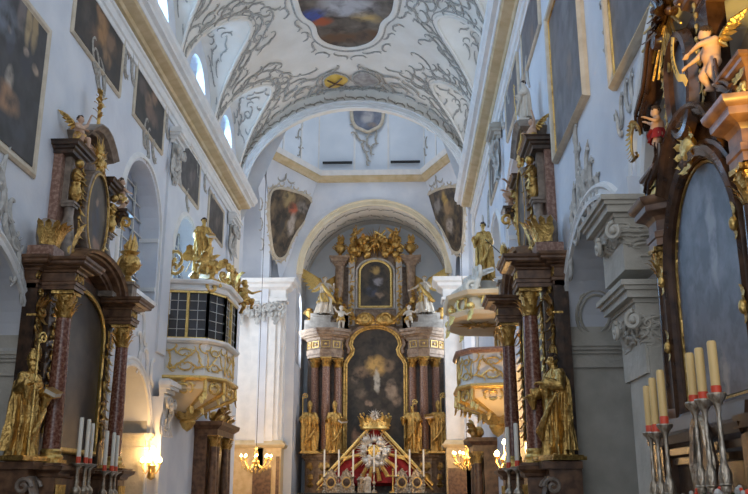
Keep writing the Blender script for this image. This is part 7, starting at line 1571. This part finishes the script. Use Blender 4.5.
# ================================================================ paintings and stucco of crossing and apse
def pen_thing(sd, label, pix, m):
    a, b, c = [Vector(q) for q in PEN[sd]]; n_ = (b - a).cross(c - a).normalized()
    if n_.y > 0: n_ = -n_
    P = [onplane(px, py, a, n_) for px, py in pix]; cen = sum(P, Vector()) / len(P)
    t = thing('pendentive_fresco', label, 'fresco', cen)
    ex = Vector((n_.y, -n_.x, 0)).normalized() * -1
    if ex.x < 0: ex = -ex
    ez = ex.cross(-n_); ez = ez if ez.z > 0 else -ez
    R = Matrix((ex, -n_, ez)).transposed().to_4x4()
    L = [((p - cen).dot(ex), (p - cen).dot(ez)) for p in P]; L = smooth_loop(L, 2)
    t.rotation_euler = R.to_euler()
    g = G(); g.poly(L, [], (0, -.04, 0), (1, 0, 0), (0, 0, 1), (0, -1, 0), .03); g.build('painted_field', m, t, smooth=False)
    g = G(); LP = [(x, -.02, z) for x, z in L]; g.tube(LP + LP[:2], .07, 7, .9, (0, -1, 0))
    r_ = random.Random(2); mp, nm = plane_map((0, 0, 0), (1, 0, 0), (0, 0, 1), (0, -1, 0), .02)
    for i in range(0, len(L), 2):
        q, q2 = L[i], L[(i + 1) % len(L)]; draw(g, orn((q[0] * 1.07, q[1] * 1.07), math.atan2(q2[1] - q[1], q2[0] - q[0]), .5, 'CS'[(i // 2) % 2], r_, 4, .035, 1), mp, nm)
    g.build('stucco_frame', 'frame', t); return t
FR1 = canvas('pendentive fresco left', (.21, .145, .08), [(-.35, .9, .6, .5, (.36, .26, .12)), (.1, .55, .4, .35, (.50, .12, .06)), (.25, -.1, .35, .7, (.45, .38, .32)), (.7, .75, .55, .35, (.30, .25, .21)), (-.35, -.3, .3, .6, (.05, .045, .04))], dark=(.028, .022, .018), nscale=2.2, warp=.4)
FR2 = canvas('pendentive fresco right', (.20, .14, .08), [(.25, .6, .35, .5, (.50, .31, .08)), (.3, .2, .5, .4, (.32, .20, .10)), (.15, -.5, .4, .5, (.40, .34, .29)), (-.5, .6, .5, .4, (.25, .22, .20))], dark=(.028, .022, .02), nscale=2.4, warp=.4)
pen_thing('left', 'dark lobed fresco with a red-robed figure on the left pendentive', [(269, 192), (277, 187), (290, 190), (303, 194), (311, 200), (312, 209), (304, 222), (296, 232), (290, 244), (286, 256), (278, 260), (272, 252), (270, 235), (268, 215)], FR1)
pen_thing('right', 'dark lobed fresco with a golden figure on the right pendentive', [(423, 199), (432, 192), (445, 187), (457, 186), (464, 190), (465, 215), (464, 240), (461, 253), (453, 252), (448, 240), (441, 226), (432, 216), (424, 207)], FR2)
# medallion on the drum
P = [(352, 103), (383, 103), (384, 118), (380, 127), (373, 130), (368, 133), (362, 130), (355, 127), (351, 118)]; P = [ony(px, py - (18 if py < 110 else 0), 35.92) for px, py in P]; cen = sum(P, Vector()) / len(P)
t = thing('drum_fresco', 'small blue-grey lobed medallion painting on the drum above the high altar', 'fresco', cen); L = smooth_loop([(p.x - cen.x, p.z - cen.z) for p in P], 2)
g = G(); g.poly(L, [], (0, -.03, 0), (1, 0, 0), (0, 0, 1), (0, -1, 0), .03); g.build('painted_field', canvas('drum medallion paint', (.20, .22, .28), [(0, 0, .4, .4, (.38, .36, .36)), (.2, -.4, .3, .2, (.24, .18, .14))], dark=(.08, .09, .13), nscale=2), t, smooth=False)
g = G(); LP = [(x, -.03, z) for x, z in L]; g.tube(LP + LP[:2], .08, 7, .9, (0, -1, 0)); g.build('stucco_frame', 'frame', t)
g = G(); mp, nm = plane_map((0, 35.94, 0), (1, 0, 0), (0, 0, 1), (0, -1, 0), .02); r_ = random.Random(5)
for px, py, a, Lx, k in ((358, 137, -1.2, .9, 'S'), (376, 137, -1.9, .9, 'S'), (367, 142, -1.5, 1.0, 'C'), (363, 148, -1.3, .8, 'C'), (371, 149, -1.8, .8, 'C'), (367, 157, -1.57, .7, 'S'), (367, 163, -1.57, .4, 'J'), (354, 120, 1.5, .7, 'C'), (381, 120, 1.5, .7, 'C')):
    p = ony(px, py, 35.94); draw(g, orn((p.x, p.z), a, Lx, k, r_, 6, .045, 1), mp, nm)
for px, sg in ((300, 1), (425, -1)):
    for k, (dx, py) in enumerate(((0, 118), (2, 126), (-2, 134), (1, 144), (0, 152))):
        p = ony(px + dx, py, 35.0); q = Vector((p.x, 0, p.z))
        a_, b_ = (Vector((-3.7, 36)), Vector((-5.6, 32.5))) if sg > 0 else (Vector((1.0, 36)), Vector((2.4, 32.6))); d = (b_ - a_).normalized(); nn = Vector((-d.y, d.x)); nn = nn if nn.dot(Vector((-1.5, 30)) - a_) > 0 else -nn
        w_ = onplane(px + dx, py, (a_.x, a_.y, 0), Vector((nn.x, nn.y, 0))); m2, n2 = plane_map((w_.x, w_.y, w_.z), (d.x, d.y, 0), (0, 0, 1), (nn.x, nn.y, 0), .02); draw(g, orn((0, 0), -1.5, .8, 'SC'[k % 2], r_, 6, .04, 1), m2, n2)
for px, py, a in ((282, 181, .3), (291, 183, .1), (286, 176, 1.5), (432, 186, -.2), (440, 182, -.4), (436, 178, 1.5), (262, 225, 1.5), (263, 245, 1.5), (262, 205, 1.5)):
    sd = 'left' if px < 370 else 'right'; a0, b0, c0 = [Vector(q) for q in PEN[sd]]; n_ = (b0 - a0).cross(c0 - a0).normalized(); n_ = -n_ if n_.y > 0 else n_
    w_ = onplane(px, py, a0, n_); ex = Vector((n_.y, -n_.x, 0)).normalized(); ex = -ex if ex.x < 0 else ex; m2, n2 = plane_map(w_, ex, (0, 0, 1), n_, .02); draw(g, orn((0, 0), a, .8, 'C', r_, 6, .035, 1), m2, n2)
struct(g.build('trim_60', 'grey'))
# stucco of the apse barrel
g = G()
def apt(s, y, off=.02): a = PI / 2 - s / AR; return Vector((AXC + (AR - off) * math.cos(a), y, AS + (AR - off) * math.sin(a)))
am = lambda a, b: apt(a, b); an_ = lambda a, b: -Vector((math.cos(PI / 2 - a / AR), 0, math.sin(PI / 2 - a / AR)))
for i in range(17):
    s = -4.4 + 8.8 * i / 16
    draw(g, orn((s, 37.3), 0, .8, 'CS'[i % 2], r_, 5, .035, (-1) ** i), am, an_); draw(g, orn((s, 38.3), .2, .7, 'SC'[i % 2], r_, 5, .03, (-1) ** i), am, an_)
for y in (36.75, 38.85): g.tube([apt(-4.9 + 9.8 * k / 40, y) for k in range(41)], .03, 5, .8, [an_(-4.9 + 9.8 * k / 40, y) for k in range(41)])
struct(g.build('trim_61', 'grey'))
# stucco field between apse arch and painting, and small panel portraits on the pier sides
